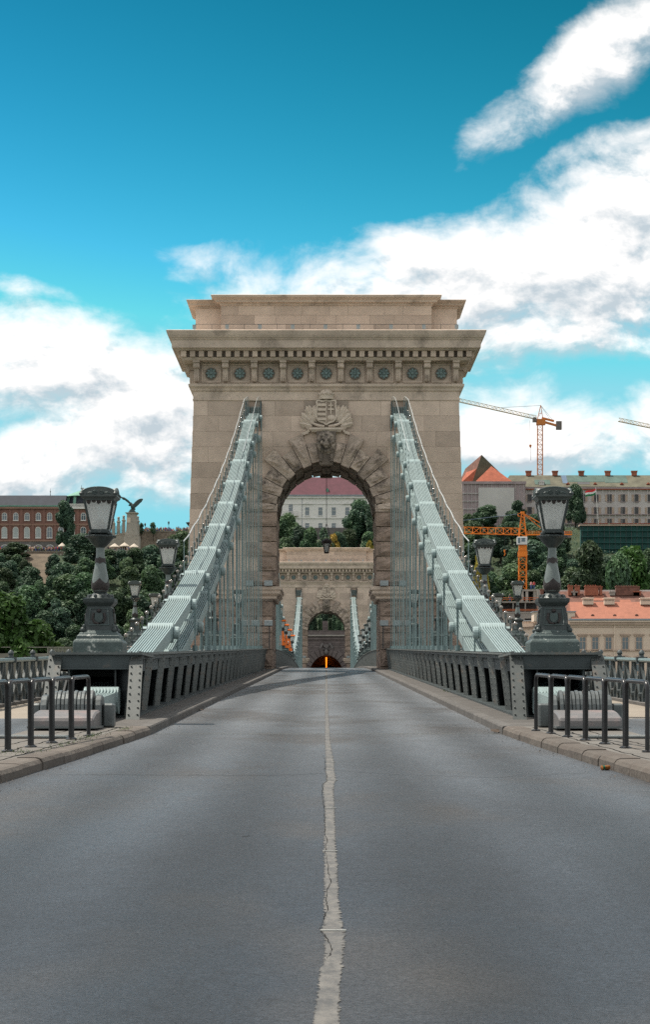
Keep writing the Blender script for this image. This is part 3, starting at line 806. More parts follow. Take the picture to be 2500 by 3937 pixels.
# soffit ribs of the vault
for m_ in range(3):
    for k in range(-7, 8):
        c = R(11.25*k); h = R(5.2); y0 = FY + 0.2 + m_*2.05
        r0, r1 = RA - (0.16 if (k + m_) % 2 else 0.06), RA + 0.1
        q = [(r0*math.sin(c-h), SP+r0*math.cos(c-h)), (r1*math.sin(c-h), SP+r1*math.cos(c-h)), (r1*math.sin(c+h), SP+r1*math.cos(c+h)), (r0*math.sin(c+h), SP+r0*math.cos(c+h))]
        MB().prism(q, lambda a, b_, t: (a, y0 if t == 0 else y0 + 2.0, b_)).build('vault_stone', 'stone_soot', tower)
# keystone block behind the lion, also at the back
for (yb, yf) in ((FY+0.14, FY-0.42), (TD-0.14, TD+0.42)):
    q = [(-0.40, SP+RA-0.28), (0.40, SP+RA-0.28), (0.62, SP+4.95), (-0.62, SP+4.95)]
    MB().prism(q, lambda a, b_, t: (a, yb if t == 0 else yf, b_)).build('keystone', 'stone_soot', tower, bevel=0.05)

# impost moulding round each pier
for s in (-1, 1):
    c = s*(3.15 + HB)/2; hx = (HB - 3.15)/2
    MB().rect([(0.02, 4.36), (0.10, 4.42), (0.10, 4.55), (0.2, 4.62), (0.32, 4.72), (0.34, 4.9), (0.42, 4.95), (0.42, 5.12), (0.3, 5.16), (0.0, 5.17)], hx, TD, c, 0).build('impost', 'stone_band', tower)
    b = MB()   # rope band under the impost
    pts = []
    for i in range(60): pts.append((s*(3.3 + i*0.09), FY - 0.09 - 0.03*math.sin(i*2.2), 4.30 + 0.03*math.cos(i*2.2)))
    b.tube(pts, 0.085, 6).build('rope_moulding', 'stone_soot', tower, smooth=True)
# string course, frieze, cornice, attic
MB().rect([(0.0, 16.55), (0.06, 16.6), (0.06, 16.68), (0.03, 16.7), (0.03, 17.12), (0.12, 17.18), (0.16, 17.3), (0.30, 17.42), (0.32, 17.56), (0.05, 17.62)], HT, TD).build('string_course', 'stone_band', tower)
MB().rect([(0.0, 17.6), (0.0, 18.95)], HT - 0.05, TD - 0.05).build('frieze', 'stone_band', tower)
for i in range(9):      # framed panels between the brackets
    x = -7.08 + i*1.77
    b = MB(); w, z0, z1, t = 0.60, 17.68, 18.82, 0.07
    b.box(x-w, x+w, FY-0.02, FY+0.08, z0, z0+t); b.box(x-w, x+w, FY-0.02, FY+0.08, z1-t, z1)
    b.box(x-w, x-w+t, FY-0.018, FY+0.08, z0+t, z1-t); b.box(x+w-t, x+w, FY-0.018, FY+0.08, z0+t, z1-t)
    b.build('panel_frame', 'stone_band', tower)
rb = MB()
for k in range(8):
    a = 2*math.pi*k/8
    m_ = Matrix.Rotation(a, 4, 'Y')
    for p in [0]:
        rb.ball(m_ @ Vector((0, -0.05, 0.21)), 0.105, 8, 4, (0.85, 0.55, 1.25), rot=m_.to_3x3())
rb.ball((0, -0.10, 0), 0.115, 10, 6, (1, 0.8, 1)); rb.v = rb.v
ros = rb.mesh('rosette', 'patina', smooth=True)
disc = MB(); disc.prism([(0.36*math.cos(2*math.pi*i/20), 0.36*math.sin(2*math.pi*i/20)) for i in range(20)], lambda a, b_, t: (a, -0.02 if t == 0 else 0.06, b_))
disc_me = disc.mesh('rosette_disc', 'stone_soot')
for i in range(9):
    r_ = ob('rosette', ros, tower, (-7.08 + i*1.77, FY - 0.02, 18.24))
    ob('rosette_disc', disc_me, r_, (0, 0, 0))
bb = MB()    # scrolled bracket with a hanging leaf
bb.box(-0.21, 0.21, -0.62, 0.05, 18.84, 18.95); bb.box(-0.18, 0.18, -0.52, 0.05, 18.62, 18.84)
bb.tube([(-0.2, -0.44, 18.62), (0.2, -0.44, 18.62)], 0.12, 10)
bb.prism([(-0.13, 18.6), (0.13, 18.6), (0.16, 18.2), (0.12, 17.72), (-0.12, 17.72), (-0.16, 18.2)], lambda a, b_, t: (a, (-0.34 + 0.10*(18.6-b_)) if t == 0 else 0.05, b_))
for k in (-1, 0, 1):
    bb.ball((k*0.1, -0.26, 17.95), 0.1, 6, 4, (0.6, 0.8, 2.4))
br = bb.mesh('bracket', 'stone_band', smooth=True)
for i in range(10): ob('bracket', br, tower, (-7.965 + i*1.77, FY, 0))
for s in (-1, 1):
    for j in range(3): ob('bracket', br, tower, (s*HT, -2.1 + 2.1*j, 0), (0, 0, s*math.pi/2))
MB().rect([(-0.02, 18.95), (0.62, 18.952), (0.66, 19.0), (0.72, 19.1), (0.72, 19.12)], HT, TD).build('frieze_moulding', 'stone_band', tower)
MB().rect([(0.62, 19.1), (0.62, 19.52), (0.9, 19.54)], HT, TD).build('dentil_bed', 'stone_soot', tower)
db = MB(); db.box(-0.16, 0.16, -0.27, 0.02, 0, 0.36); dm = db.mesh('dentil', 'stone', bevel=0.012)
for i in range(33): ob('dentil', dm, tower, (-8.72 + i*0.545, FY - 0.62, 19.13))
for s in (-1, 1):
    for i in range(14): ob('dentil', dm, tower, (s*(HT + 0.62), -3.55 + i*0.545, 19.13), (0, 0, s*math.pi/2))
MB().rect([(0.9, 19.5), (1.0, 19.53), (1.06, 19.6), (1.25, 19.62), (1.27, 20.08), (1.32, 20.1), (1.34, 20.16), (1.42, 20.22), (1.5, 20.36), (1.56, 20.54), (1.58, 20.62), (1.5, 20.66), (0.0, 20.72)], HT, TD).build('cornice', 'stone_band', tower)
# attic: middle block stands forward of the ends
MB().rect([(0.0, 20.7), (0.05, 20.72), (0.05, 20.95), (0.0, 21.0), (0.0, 22.45)], 8.1, 2.3).build('attic_wall', 'stone', tower)
MB().rect([(0.0, 20.7), (0.0, 22.5)], 6.45, 2.85).build('attic_wall', 'stone_joint', tower)
for k in range(3):
    z0, z1 = 20.74 + k*0.575, 20.74 + (k+1)*0.575; x = -6.5
    while x < 6.45:
        e = min(x + rt.uniform(0.9, 2.4), 6.5)
        if 6.5 - e < 0.6: e = 6.5
        slab_block(MB(), x, e, z0, z1, -2.85+0.05, -2.93 - rt.uniform(0, .010), 0.006).build('attic_block', 'stone', tower); x = e
MB().rect([(0.0, 22.4), (0.06, 22.42), (0.1, 22.52), (0.3, 22.56), (0.34, 22.66), (0.52, 22.78), (0.55, 22.86), (0.5, 22.88), (0, 22.92)], 8.1, 2.3).build('attic_cornice', 'stone_band', tower)
MB().rect([(0.0, 22.46), (0.06, 22.48), (0.1, 22.6), (0.3, 22.64), (0.34, 22.76), (0.56, 22.9), (0.6, 23.02), (0.55, 23.05), (0, 23.1)], 6.5, 2.93).build('attic_cornice', 'stone_band', tower)
# floodlights and a guard wire along the top of the cornice
fb = MB(); fb.box(-0.09, 0.09, -0.08, 0.08, 0.10, 0.32); fb.box(-0.02, 0.02, -0.02, 0.02, 0, 0.12); fb.box(-0.11, 0.11, -0.10, -0.08, 0.08, 0.34)
fm = fb.mesh('floodlight', 'flood_grey')
for i in range(9): ob('floodlight', fm, tower, (-8.05 + i*2.0, FY - 1.0, 20.70))
b = MB(); b.tube([(-8.0, FY-0.8, 21.12), (8.0, FY-0.8, 21.12)], 0.014, 4)
for i in range(17): b.box(-8.01 + i, -7.99 + i, FY-0.81, FY-0.79, 20.7, 21.12)
b.build('guard_wire', 'dark_wire', tower)
# openings where the chains enter, with their saddles
for s in (-1, 1):
    x0, x1 = (3.98, 4.95) if s > 0 else (-4.95, -3.98)
    b = MB()
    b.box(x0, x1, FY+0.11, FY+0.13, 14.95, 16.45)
    b.build('chain_opening_shade', 'black', tower)  # black sheet painting the darkness inside the opening
    b = MB(); b.box(x0, x0+0.07, FY-0.25, FY+0.1, 14.9, 16.45); b.box(x1-0.07, x1, FY-0.25, FY+0.1, 14.9, 16.45)
    b.build('chain_opening_frame', 'girder_paint', tower)
    b = MB()
    for i in range(9):
        xx = x0 + 0.12 + i*(x1-x0-0.24)/8
        b.box(xx-0.02, xx+0.02, FY-0.10, FY+0.1, 15.3, 16.2)
    b.build('chain_saddle', 'rod_paint', tower)
# coat of arms on its shelf
arms = MB().box(-1.35, 1.35, FY-0.06, FY+0.02, 14.9, 16.55).build('coat_of_arms', 'stone_recess_shade', tower)
MB().rect([(0, 14.62), (0.05, 14.7), (0.12, 14.74), (0.12, 14.86), (0, 14.88)], 0.9, 0.22, 0, FY-0.16).build('arms_shelf', 'stone_carved', arms)
sh = [(-0.60,16.5),(-0.50,16.56),(-0.2,16.5),(0,16.56),(0.2,16.5),(0.50,16.56),(0.60,16.5),(0.56,16.2),(0.62,15.85),(0.60,15.5),(0.45,15.28),(0.15,15.18),(0,15.08),(-0.15,15.18),(-0.45,15.28),(-0.60,15.5),(-0.62,15.85),(-0.56,16.2)]
MB().prism(sh, lambda a, b_, t: (a, FY-0.26 if t == 0 else FY, b_)).build('shield', 'stone_recess_shade', arms)
b = MB()
sh2 = sh + [sh[0]]
for (a, p), (c, q) in zip(sh2, sh2[1:]): b.bar((a, FY-0.27, p), (c, FY-0.27, q), 0.10, 0.06, (0,1,0))
b.build('shield_border', 'stone_carved', arms)
b = MB()
for k in range(4): b.box(-0.53, -0.03, FY-0.33, FY-0.2, 15.33 + k*0.29, 15.33 + k*0.29 + 0.155)
b.build('shield_bars', 'stone_carved', arms)
b = MB(); b.box(-0.025, 0.025, FY-0.31, FY-0.2, 15.2, 16.48); b.build('shield_division', 'stone_carved', arms)
b = MB(); b.box(0.24, 0.32, FY-0.34, FY-0.2, 15.72, 16.42); b.box(0.13, 0.43, FY-0.342, FY-0.2, 16.2, 16.28); b.box(0.09, 0.47, FY-0.342, FY-0.2, 15.96, 16.05)
b.build('double_cross', 'stone_carved', arms)
b = MB()
for xx, rr_ in ((0.16, 0.14), (0.30, 0.19), (0.45, 0.14)): b.ball((xx, FY-0.24, 15.5), rr_, 8, 5, (0.8, 0.5, 1.1))
b.build('three_hills', 'stone_carved', arms, smooth=True)
b = MB()       # crown
b.lathe([(0.47, 16.62), (0.50, 16.64), (0.50, 16.70), (0.46, 16.72), (0.46, 16.84), (0.49, 16.88)], 18, 0, FY-0.12, sy=0.7)
b.lathe([(0.44, 16.86), (0.42, 17.0), (0.34, 17.14), (0.2, 17.22), (0.05, 17.25)], 18, 0, FY-0.12, sy=0.7)
for k in range(11):
    a = math.pi + math.pi*k/10
    b.ball((0.48*math.cos(a), FY-0.12+0.34*math.sin(a), 16.93 + 0.05*(k % 2)), 0.05, 6, 4, (1, 1, 1.4))
for k in range(-2, 3): b.tube([(k*0.17, FY-0.42+0.05*abs(k), 16.9), (k*0.12, FY-0.33, 17.12), (0, FY-0.14, 17.26)], 0.03, 5)
b.bar((-0.02, FY-0.14, 17.24), (0.05, FY-0.14, 17.50), 0.035, 0.035); b.bar((-0.09, FY-0.14, 17.42), (0.13, FY-0.14, 17.36), 0.035, 0.035)
b.build('crown_relief', 'stone_carved', arms, smooth=True)
def leaf_shape(b, p, ang, L_, w, y, curl=0.12):
    dx, dz = math.sin(ang), math.cos(ang); nx, nz = dz, -dx
    P = lambda t, u, yy: (p[0] + dx*L_*t + nx*w*u, y - yy, p[1] + dz*L_*t + nz*w*u)
    vs = [P(0, 0, 0.05)]
    for t, ww in ((0.2, 0.75), (0.36, 1.0), (0.52, 0.62), (0.7, 0.9), (0.9, 0.42)):
        vs += [P(t, -ww, 0.02), P(t, 0, curl*math.sin(t*2.4) + 0.06), P(t, ww, 0.02)]
    vs.append(P(1.05, 0, 0.10))
    fs = [(0, 1, 2), (0, 2, 3)]
    for k in range(4):
        a = 1 + 3*k; fs += [(a, a+3, a+4, a+1), (a+1, a+4, a+5, a+2)]
    a = 13; fs += [(a, 16, a+1), (a+1, 16, a+2)]
    n = len(vs); vs2 = [(x, y + 0.02, z) for x, _, z in vs]
    b.add(vs, fs)
    return b
for s in (-1, 1):
    for k, (x, z, ang, L_, w) in enumerate([(0.62,15.2,0.15,1.15,0.17),(0.78,15.15,0.40,1.25,0.18),(0.92,15.1,0.7,1.0,0.17),(0.95,15.05,1.05,0.85,0.16),(0.85,14.98,1.35,0.9,0.15),(0.7,15.3,-0.05,0.9,0.14),(1.0,15.35,0.5,0.8,0.15),(0.9,15.5,0.2,0.85,0.14),(1.08,15.2,0.95,0.6,0.13),(0.75,15.75,-0.2,0.6,0.12),(1.05,15.6,0.65,0.55,0.13)]):
        leaf_shape(MB(), (s*x, z), s*ang, L_*0.9, w*1.7, FY - 0.10 - 0.03*(k % 3)).build('laurel_leaf', 'stone_carved', arms, smooth=True)
    MB().tube([(s*0.12, FY-0.16, 14.98), (s*0.5, FY-0.2, 15.02), (s*0.85, FY-0.2, 15.16), (s*1.0, FY-0.15, 15.4)], [0.08, 0.09, 0.07, 0.04], 6).build('laurel_stem', 'stone_carved', arms, smooth=True)
    b = MB(); pts = [(0.88, 14.86), (1.06, 14.76), (1.12, 14.62), (1.30, 14.58), (1.42, 14.50), (1.52, 14.52)]
    for (a, p), (c, q) in zip(pts, pts[1:]): b.bar((s*a, FY-0.1, p), (s*c, FY-0.1 - 0.03, q), 0.16, 0.14, (0,1,0))
    b.build('ribbon', 'stone_carved', arms)
# lion head on the keystone
b = MB(); cy, cz = FY - 0.66, 13.98
b.ball((0, cy+0.12, cz), 0.42, 12, 8, (0.92, 0.85, 1.12)); b.ball((0, cy-0.28, cz-0.2), 0.25, 10, 7, (0.92, 1.0, 0.78)); b.ball((0, cy-0.2, cz+0.02), 0.17, 10, 6, (0.75, 1.1, 1.3))
b.ball((0, cy-0.46, cz-0.1), 0.11, 8, 5, (1.2, 0.7, 0.6)); b.ball((0, cy-0.3, cz-0.43), 0.15, 8, 5, (1, 1, 0.7))
for s in (-1, 1):
    b.ball((s*0.13, cy-0.40, cz-0.26), 0.13, 8, 6, (1, 0.8, 0.9)); b.ball((s*0.19, cy-0.22, cz+0.2), 0.12, 8, 5, (1.3, 0.7, 0.6)); b.ball((s*0.38, cy+0.02, cz+0.42), 0.12, 8, 5)
    b.ball((s*0.30, cy-0.12, cz-0.08), 0.17, 8, 6, (0.8, 0.8, 1.1))
rl = random.Random(9)
for ring, (rr_, yy, n_, sz) in enumerate(((0.50, cy+0.10, 15, 0.14), (0.60, cy+0.26, 17, 0.16), (0.62, cy+0.42, 15, 0.18))):
    for k in range(n_):
        a = 2*math.pi*k/n_ + ring*0.2
        b.ball((rr_*math.cos(a)*0.95, yy + rl.uniform(-.04,.04), cz + rr_*math.sin(a)*1.12 - (0.08 if math.sin(a) < 0 else 0)), sz, 6, 5, (1, 0.9, 1.1))
b.v = [(x*0.84, y, cz + (z-cz)*0.86) for x, y, z in b.v]
lion = b.build('lion_head', 'stone_lion', tower, smooth=True)
md = lion.modifiers.new('remesh', 'REMESH'); md.mode = 'VOXEL'; md.voxel_size = 0.024; md.use_smooth_shade = True
for s in (-1, 1):   # paws and eyes
    MB().ball((s*0.13, cy-0.335, cz+0.09), 0.045, 6, 4).build('eye', 'stone_soot', lion, smooth=True)
    b = MB(); b.ball((s*0.33, FY-0.52, 13.02), 0.14, 8, 5, (0.8, 1, 1.7)); b.ball((s*0.33, FY-0.6, 12.82), 0.11, 8, 5, (1, 1, 0.8)); b.build('paw', 'stone_soot', tower, smooth=True)
# small floodlights clamped to the pier above the impost
fb = MB(); fb.box(-0.22, 0.22, -0.2, 0.2, 0, 0.26); fb.box(-0.26, 0.26, -0.25, -0.2, -0.03, 0.3); fl2 = fb.mesh('pier_floodlight', 'flood_grey', bevel=0.02)
for s in (-1, 1):
    for x in (3.55, 4.7): ob('pier_floodlight', fl2, tower, (s*x, FY-0.32, 5.2))
far_tower = copy_tree(tower)
far_tower.location = (0, T2, zr(T2) - 0.04)
tag(far_tower, 'farther stone arch tower seen through the opening of the nearer one', 'tower', 'stone towers of the bridge')

# lantern hanging in the arch of the near tower
YA = T1 + 0.4
p0 = at(1256, 2005, YA); top = Vector((p0.x, YA, ZB + SP + RA - 0.1))
lant = thing('hanging_lantern', 'dark hanging lantern with frosted glass on a long rod inside the arch', 'lantern', (p0.x, YA, at(0, 2128, YA).z))
b = MB(); b.lathe([(0.13, 0.0), (0.16, 0.03), (0.16, 0.08), (0.13, 0.1)], 8); b.lathe([(0.24, 0.62), (0.33, 0.66), (0.36, 0.74), (0.3, 0.8), (0.16, 0.9), (0.04, 0.96)], 8)
for k in range(8): a = 2*math.pi*k/8; b.bar((0.13*math.cos(a), 0.13*math.sin(a), 0.08), (0.25*math.cos(a), 0.25*math.sin(a), 0.64), 0.025, 0.025)
b.build('lantern_frame', 'lamp_leaf', lant)
MB().lathe([(0.12, 0.08), (0.235, 0.63)], 8).build('glass', 'frosted_glass', lant)
h = top.z - lant.location.z
for s in (-1, 1): MB().tube([(s*0.3, 0, 0.78), (0, 0, 1.9)], 0.025, 5).build('hanger_arm', 'dark_wire', lant)
MB().tube([(0, 0, 1.88), (0, 0, h)], 0.02, 5).build('hanger_rod', 'dark_wire', lant)
for s in (-1, 1):
    pts = [(s*3.0*t, 0, 0.72 + 0.42*t*t) for t in [i/10 for i in range(11)]]
    MB().tube(pts, 0.014, 4).build('stay_wire', 'dark_wire', lant)
# ------------------------------------------------------------------ suspension chains
XC = 4.35
def zc_side(d):                       # upper chain, side span
    if d > 112.0:
        e = d - 112.0
        return ZC + 15.28 + 0.306*e - 0.0114*e*e
    e = d - 45.9
    return ZC + 0.88 + 0.13*e + 0.00133*e*e
ZTOP = zc_side(T1 - TD)
def zc_main(d):
    return ZTOP - 0.15 - (ZTOP - 0.15 - (zr(227.25) + 2.15)) * (1 - ((d - 227.25)/(101.0 - TD))**2)
def joints(f, d0, d1, L_):
    """points of equal chord length along a chain"""
    pts = [Vector((0, d0, f(d0)))]; d = d0
    while d < d1:
        p = pts[-1]; lo, hi = d, d + L_
        for _ in range(30):
            m_ = (lo + hi)/2
            if (Vector((0, m_, f(m_))) - p).length < L_: lo = m_
            else: hi = m_
        d = lo; pts.append(Vector((0, d, f(d))))
    return pts
LK = 6.95
ZANCH = zr(34.3) + 0.146 + 0.27
PH = 0.165
def plate_poly(L_):
    p = []
    er, bh = 0.265, PH
    for i in range(9):
        a = -math.pi/2 - math.pi*i/8; p.append((er*math.cos(a), er*math.sin(a)))
    p = [(x, z) for x, z in p]
    p += [(0.42, bh), (L_-0.42, bh)]
    for i in range(9):
        a = math.pi/2 - math.pi*i/8; p.append((L_ + er*math.cos(a), er*math.sin(a)))
    p += [(L_-0.42, -bh), (0.42, -bh)]
    return p
NP = 10; PITCH = 0.063
plate_me = MB().prism(plate_poly(LK), lambda a, b_, t: (-0.016 if t == 0 else 0.016, a, b_)).mesh('link_plate', 'chain_paint')
short_me = MB().prism(plate_poly((Vector((0, 34.3, ZANCH)) - Vector((0, 45.6 - LK*0.985, zc_side(45.6 - LK*0.985)))).length), lambda a, b_, t: (-0.016 if t == 0 else 0.016, a, b_)).mesh('link_plate', 'chain_paint')
b = MB()
b.prism([(0.175*math.cos(2*math.pi*i/8 + .39), 0.175*math.sin(2*math.pi*i/8 + .39)) for i in range(8)], lambda a, c, t: (0.33 if t == 0 else 0.50, a, c))
b.prism([(0.175*math.cos(2*math.pi*i/8 + .39), 0.175*math.sin(2*math.pi*i/8 + .39)) for i in range(8)], lambda a, c, t: (-0.50 if t == 0 else -0.33, a, c))
b.tube([(-0.5, 0, 0), (0.5, 0, 0)], 0.10, 10)
pin_me = b.mesh('joint_pin', 'chain_paint', bevel=0.035)
b = MB(); b.ball((0, 0, 0.16), 0.055, 8, 6); globe_me = b.mesh('globe_light', 'globe_glass', smooth=True)
b = MB(); b.box(-0.032, 0.032, -0.035, 0.035, 0.02, 0.11); b.box(-0.014, 0.014, -0.02, 0.02, -0.22, 0.02); b.box(-0.02, 0.16, -0.02, 0.02, -0.16, -0.12)
base_me = b.mesh('light_bracket', 'bracket_grey')
def girder_top(d): return zr(d) + 1.40
def chain_links(th, s, pts, zoff, start=0):
    for k in range(len(pts) - 1):
        p, q = pts[k], pts[k+1]
        ang = math.atan2(q.z - p.z, q.y - p.y)
        n = NP if k % 2 else NP + 1
        for i in range(n):
            x = s*XC + (i - (n-1)/2) * PITCH
            ob('link_plate', plate_me, th, (x, p.y, p.z + zoff), (ang, 0, 0))
def make_side_chain(s, label):
    th = thing('suspension_chain', label, 'chain', (0, 0, 0), group='chains of the near span')
    up = joints(zc_side, 45.6 - LK*0.985, T1 - TD - 5.5, LK)
    lo = joints(lambda d: zc_side(d) - 1.12, 45.6 + LK*0.49, T1 - TD - 5.5, LK)
    chain_links(th, s, up, 0.0)
    p0 = Vector((0, 34.3, ZANCH)); p1 = up[0]; ang0 = math.atan2(p1.z - p0.z, p1.y - p0.y)
    for i in range(NP):
        ob('link_plate', short_me, th, (s*XC + (i - (NP-1)/2)*PITCH, p0.y, p0.z), (ang0, 0, 0))
    chain_links(th, s, lo, 0.0)
    for pts in (up, lo):
        for p in pts:
            ang = math.atan(0.13 + 0.00266*(p.y - 45.9))
            if p.z - 0.3 < girder_top(p.y) or p.y < 44: continue
            ob('joint_pin', pin_me, th, (s*XC, p.y, p.z), (ang, 0, 0))
            if p.y > T1 - TD - 0.3: continue
            for sx in (-0.45, 0.45):
                b = MB(); zb = girder_top(p.y)
                b.tube([(s*XC + sx, p.y, p.z - 0.1), (s*XC + sx, p.y, zb)], 0.027, 6)
                if p.z - zb > 1.2:
                    b.tube([(s*XC + sx, p.y, zb + 0.0), (s*XC + sx, p.y, zb + 0.16)], 0.08, 8)
                    b.box(s*XC+sx-0.03, s*XC+sx+0.03, p.y-0.10, p.y+0.10, p.z-0.75, p.z)
                b.build('hanger_rod', 'rod_paint', th, smooth=True)
    # slender intermediate rods with turnbuckles
    for i, d in enumerate(frange(66, 120, 2.32)):
        b = MB(); zb = girder_top(d); zt = zc_side(d) - 1.25
        if zt - zb < 1.0: continue
        x = s*(XC - 0.36 + 0.08*(i % 2))
        b.tube([(x, d, zb), (x, d, zt)], 0.016, 5); b.tube([(x, d, zb + 0.5), (x, d, zb + 0.85)], 0.032, 6)
        b.build('hanger_rod', 'rod_paint', th, smooth=True)
    # globe lights on brackets along the outer edge
    d = 46.5; k = 0
    while d < 119.5:
        o = ob('light_bracket', base_me, th, (s*(XC + 0.44), d, zc_side(d) + 0.28), (0.2, 0, 0 if s < 0 else math.pi))
        ob('globe_light', globe_me, o)
        d += 1.38; k += 1
    b = MB(); b.tube([(s*(XC+0.44), d_, zc_side(d_) + 0.10) for d_ in frange(46.5, 119.5, 1.22)], 0.02, 4); b.build('light_cable', 'girder_dark', th)
    # hand rope and stanchions
    f = lambda d: zc_side(d) + 0.25 + 1.0
    pts = [(s*(XC + 0.36), d, f(d) - 0.06*math.sin((d-66)*math.pi/2.45*0.5)**2) for d in frange(66, 121.5, 0.9)]
    MB().tube(pts, 0.02, 5).build('hand_rope', 'wire', th)
    for d in frange(66.2, 121, 2.45):
        MB().tube([(s*(XC + 0.36), d, zc_side(d)), (s*(XC + 0.36), d, f(d))], 0.014, 4).build('stanchion', 'rod_paint', th)
    pts = [(s*(XC - 0.36), d, f(d)) for d in frange(96, 121.5, 0.9)]
    MB().tube(pts, 0.013, 4).build('hand_rope', 'wire', th)
    for d in frange(97, 121, 3.4):
        MB().tube([(s*(XC - 0.36), d, zc_side(d)), (s*(XC - 0.36), d, f(d))], 0.011, 4).build('stanchion', 'rod_paint', th)
    return th
make_side_chain(-1, 'pale green link chain climbing to the tower from the lamp platform beside the red palace')
make_side_chain(1, 'pale green link chain climbing to the tower from the lamp platform beside the cream building')

def make_main_chain(s, label):
    th = thing('suspension_chain', label, 'chain', (0, 0, 0), group='chains of the middle span')
    for zo, st in ((0.0, 0.0), (-1.12, LK*0.5)):
        pts = joints(lambda d: zc_main(d) + zo, T1 + TD + 0.2 + st, T2 - TD - 5.0, LK)
        for k in range(len(pts) - 1):
            p, q = pts[k], pts[k+1]; ang = math.atan2(q.z - p.z, q.y - p.y)
            ob('chain_link', link_me, th, (s*XC, p.y, p.z), (ang, 0, 0))
        for p in pts:
            ob('joint_pin', pin_me, th, (s*XC, p.y, p.z))
            zb = girder_top(p.y)
            if p.z - zb < 0.5: continue
            b = MB()
            for sx in (-0.45, 0.45): b.tube([(s*XC + sx, p.y, p.z), (s*XC + sx, p.y, zb)], 0.036, 5)
            b.build('hanger_pair', 'rod_paint', th)
    for i, d in enumerate(frange(T1 + 6, T2 - 6, 2.3)):
        zb = girder_top(d); zt = zc_main(d) - 1.3
        if zt - zb < 0.8: continue
        MB().tube([(s*(XC - 0.3), d, zb), (s*(XC - 0.3), d, zt)], 0.022, 4).build('hanger_rod', 'rod_paint', th)
    for d in frange(T1 + 8, T2 - 4, 1.3):
        o = ob('light_bracket', base_me, th, (s*(XC + 0.44), d, zc_main(d) + 0.3))
    f = lambda d: zc_main(d) + 1.1
    MB().tube([(s*(XC - 0.36), d, f(d)) for d in frange(T1 + 5, T2 - 4, 4)], 0.02, 4).build('hand_rope', 'wire', th)
    return th
b = MB()
for i in range(NP): b.prism(plate_poly(LK), lambda a, c, t: ((i-(NP-1)/2)*PITCH + (-0.021 if t == 0 else 0.021), a, c))
link_me = b.mesh('chain_link', 'chain_paint')
make_main_chain(-1, 'chain of the middle span hanging beyond the arch beside the orange covered lamps')
make_main_chain(1, 'chain of the middle span hanging beyond the arch on the side of the uncovered lamps')

# ------------------------------------------------------------------ stiffening girders along the roadway
XG = 3.73
def rivets(b, pts, r=0.02):
    for p in pts: b.ball(p, r, 5, 3)
def make_girder(s, d0, d1, pitch, label, near):
    th = thing('parapet_girder', label, 'girder', (0, 0, 0), group='girders beside the roadway')
    ds = frange(d0, d1, 3.0)
    def sweep(b, prof):
        b.rings([[(s*x, d, zr(d) + z) for x, z in prof] for d in ds])
    b = MB(); sweep(b, [(3.62, 1.36), (4.95, 1.36), (5.08, 1.36), (5.08, 1.395), (3.62, 1.395)]); b.build('top_plate', 'girder_post', th)
    b = MB(); sweep(b, [(3.70, 1.27), (3.73, 1.27), (3.73, 1.36), (3.70, 1.36)]); b.build('top_flange', 'girder_paint', th)
    b = MB(); sweep(b, [(4.10, 0.14), (4.13, 0.14), (4.13, 1.36), (4.10, 1.36)]); b.build('web_plate', 'girder_dark', th)  # near-black colour stands in for the shaded girder interior
    b = MB(); sweep(b, [(3.72, 0.145), (4.1, 0.145), (4.1, 0.19), (3.72, 0.19)]); b.build('bottom_flange', 'girder_paint', th)
    b = MB(); sweep(b, [(5.0, 0.14), (5.04, 0.14), (5.04, 1.36), (5.0, 1.36)]); b.build('outer_web', 'girder_paint', th)
    if near:
        b = MB()
        for d in frange(d0 + 0.1, d1 - 0.1, 0.32):
            for x in (3.66, 3.74): b.cbox((s*x, d, zr(d) + 1.40), 0.028, 0.028, 0.022)
        o = b.build('rivet_row', 'girder_post', th); o['kind'] = 'stuff'
    # a post: flange towards the road, stem behind it, rivets
    b = MB()
    b.rings([[(s*(x + o_), y, z) for x, y in ((3.68, 0.12), (3.80, -0.09), (3.82, -0.08), (3.70, 0.13))] for z, o_ in ((1.33, -0.02), (0.16, 0.12))])
    b.rings([[(s*(3.80 + o_), -0.09, z), (s*4.1, 0.3, z), (s*4.1, 0.32, z), (s*(3.80 + o_), -0.07, z)] for z, o_ in ((1.33, 0.0), (0.16, 0.10))], mi=1)  # stem in the dark colour too, painting the shaded gap between posts
    if near:
        for z in frange(0.3, 1.2, 0.13):
            for q in (0.22, 0.78): b.ball((s*(3.665 + 0.12*q + 0.14*(1.30 - z)/1.14), 0.12 - 0.21*q, z), 0.019, 5, 3)
    pm = b.mesh('post', ['girder_post', 'girder_dark'])
    b = MB()       # small gusset panel and the dark diagonal of each bay
    b.rings([[(s*3.80, y, z), (s*3.82, y, z)] + [(s*3.82, y2, z), (s*3.80, y2, z)] for z, y, y2 in ((1.34, 0.17, pitch-0.17), (1.02, 0.26, pitch-0.26))])
    gm = b.mesh('gusset', 'girder_paint')
    rail = MB()
    n = int((d1 - d0) / pitch)
    for i in range(n + 1):
        d = d0 + i * pitch; sl = math.atan((zr(d+0.5) - zr(d-0.5)))
        ob('post', pm, th, (0, d, zr(d)))
        if i < n and near:
            ob('gusset', gm, th, (0, d, zr(d)), (sl, 0, 0))
    return th
make_girder(-1, B0, T1 - TD, 3.2, 'riveted iron parapet girder in shade along the roadway, below the red palace', True)
make_girder(1, B0, T1 - TD, 3.2, 'riveted iron parapet girder with sunlit posts along the roadway', True)
make_girder(-1, T1 + TD, T2 - TD, 1.30, 'shaded iron parapet curving over the crest beyond the arch', False)
make_girder(1, T1 + TD, T2 - TD, 1.30, 'sunlit iron parapet curving over the crest beyond the arch', False)

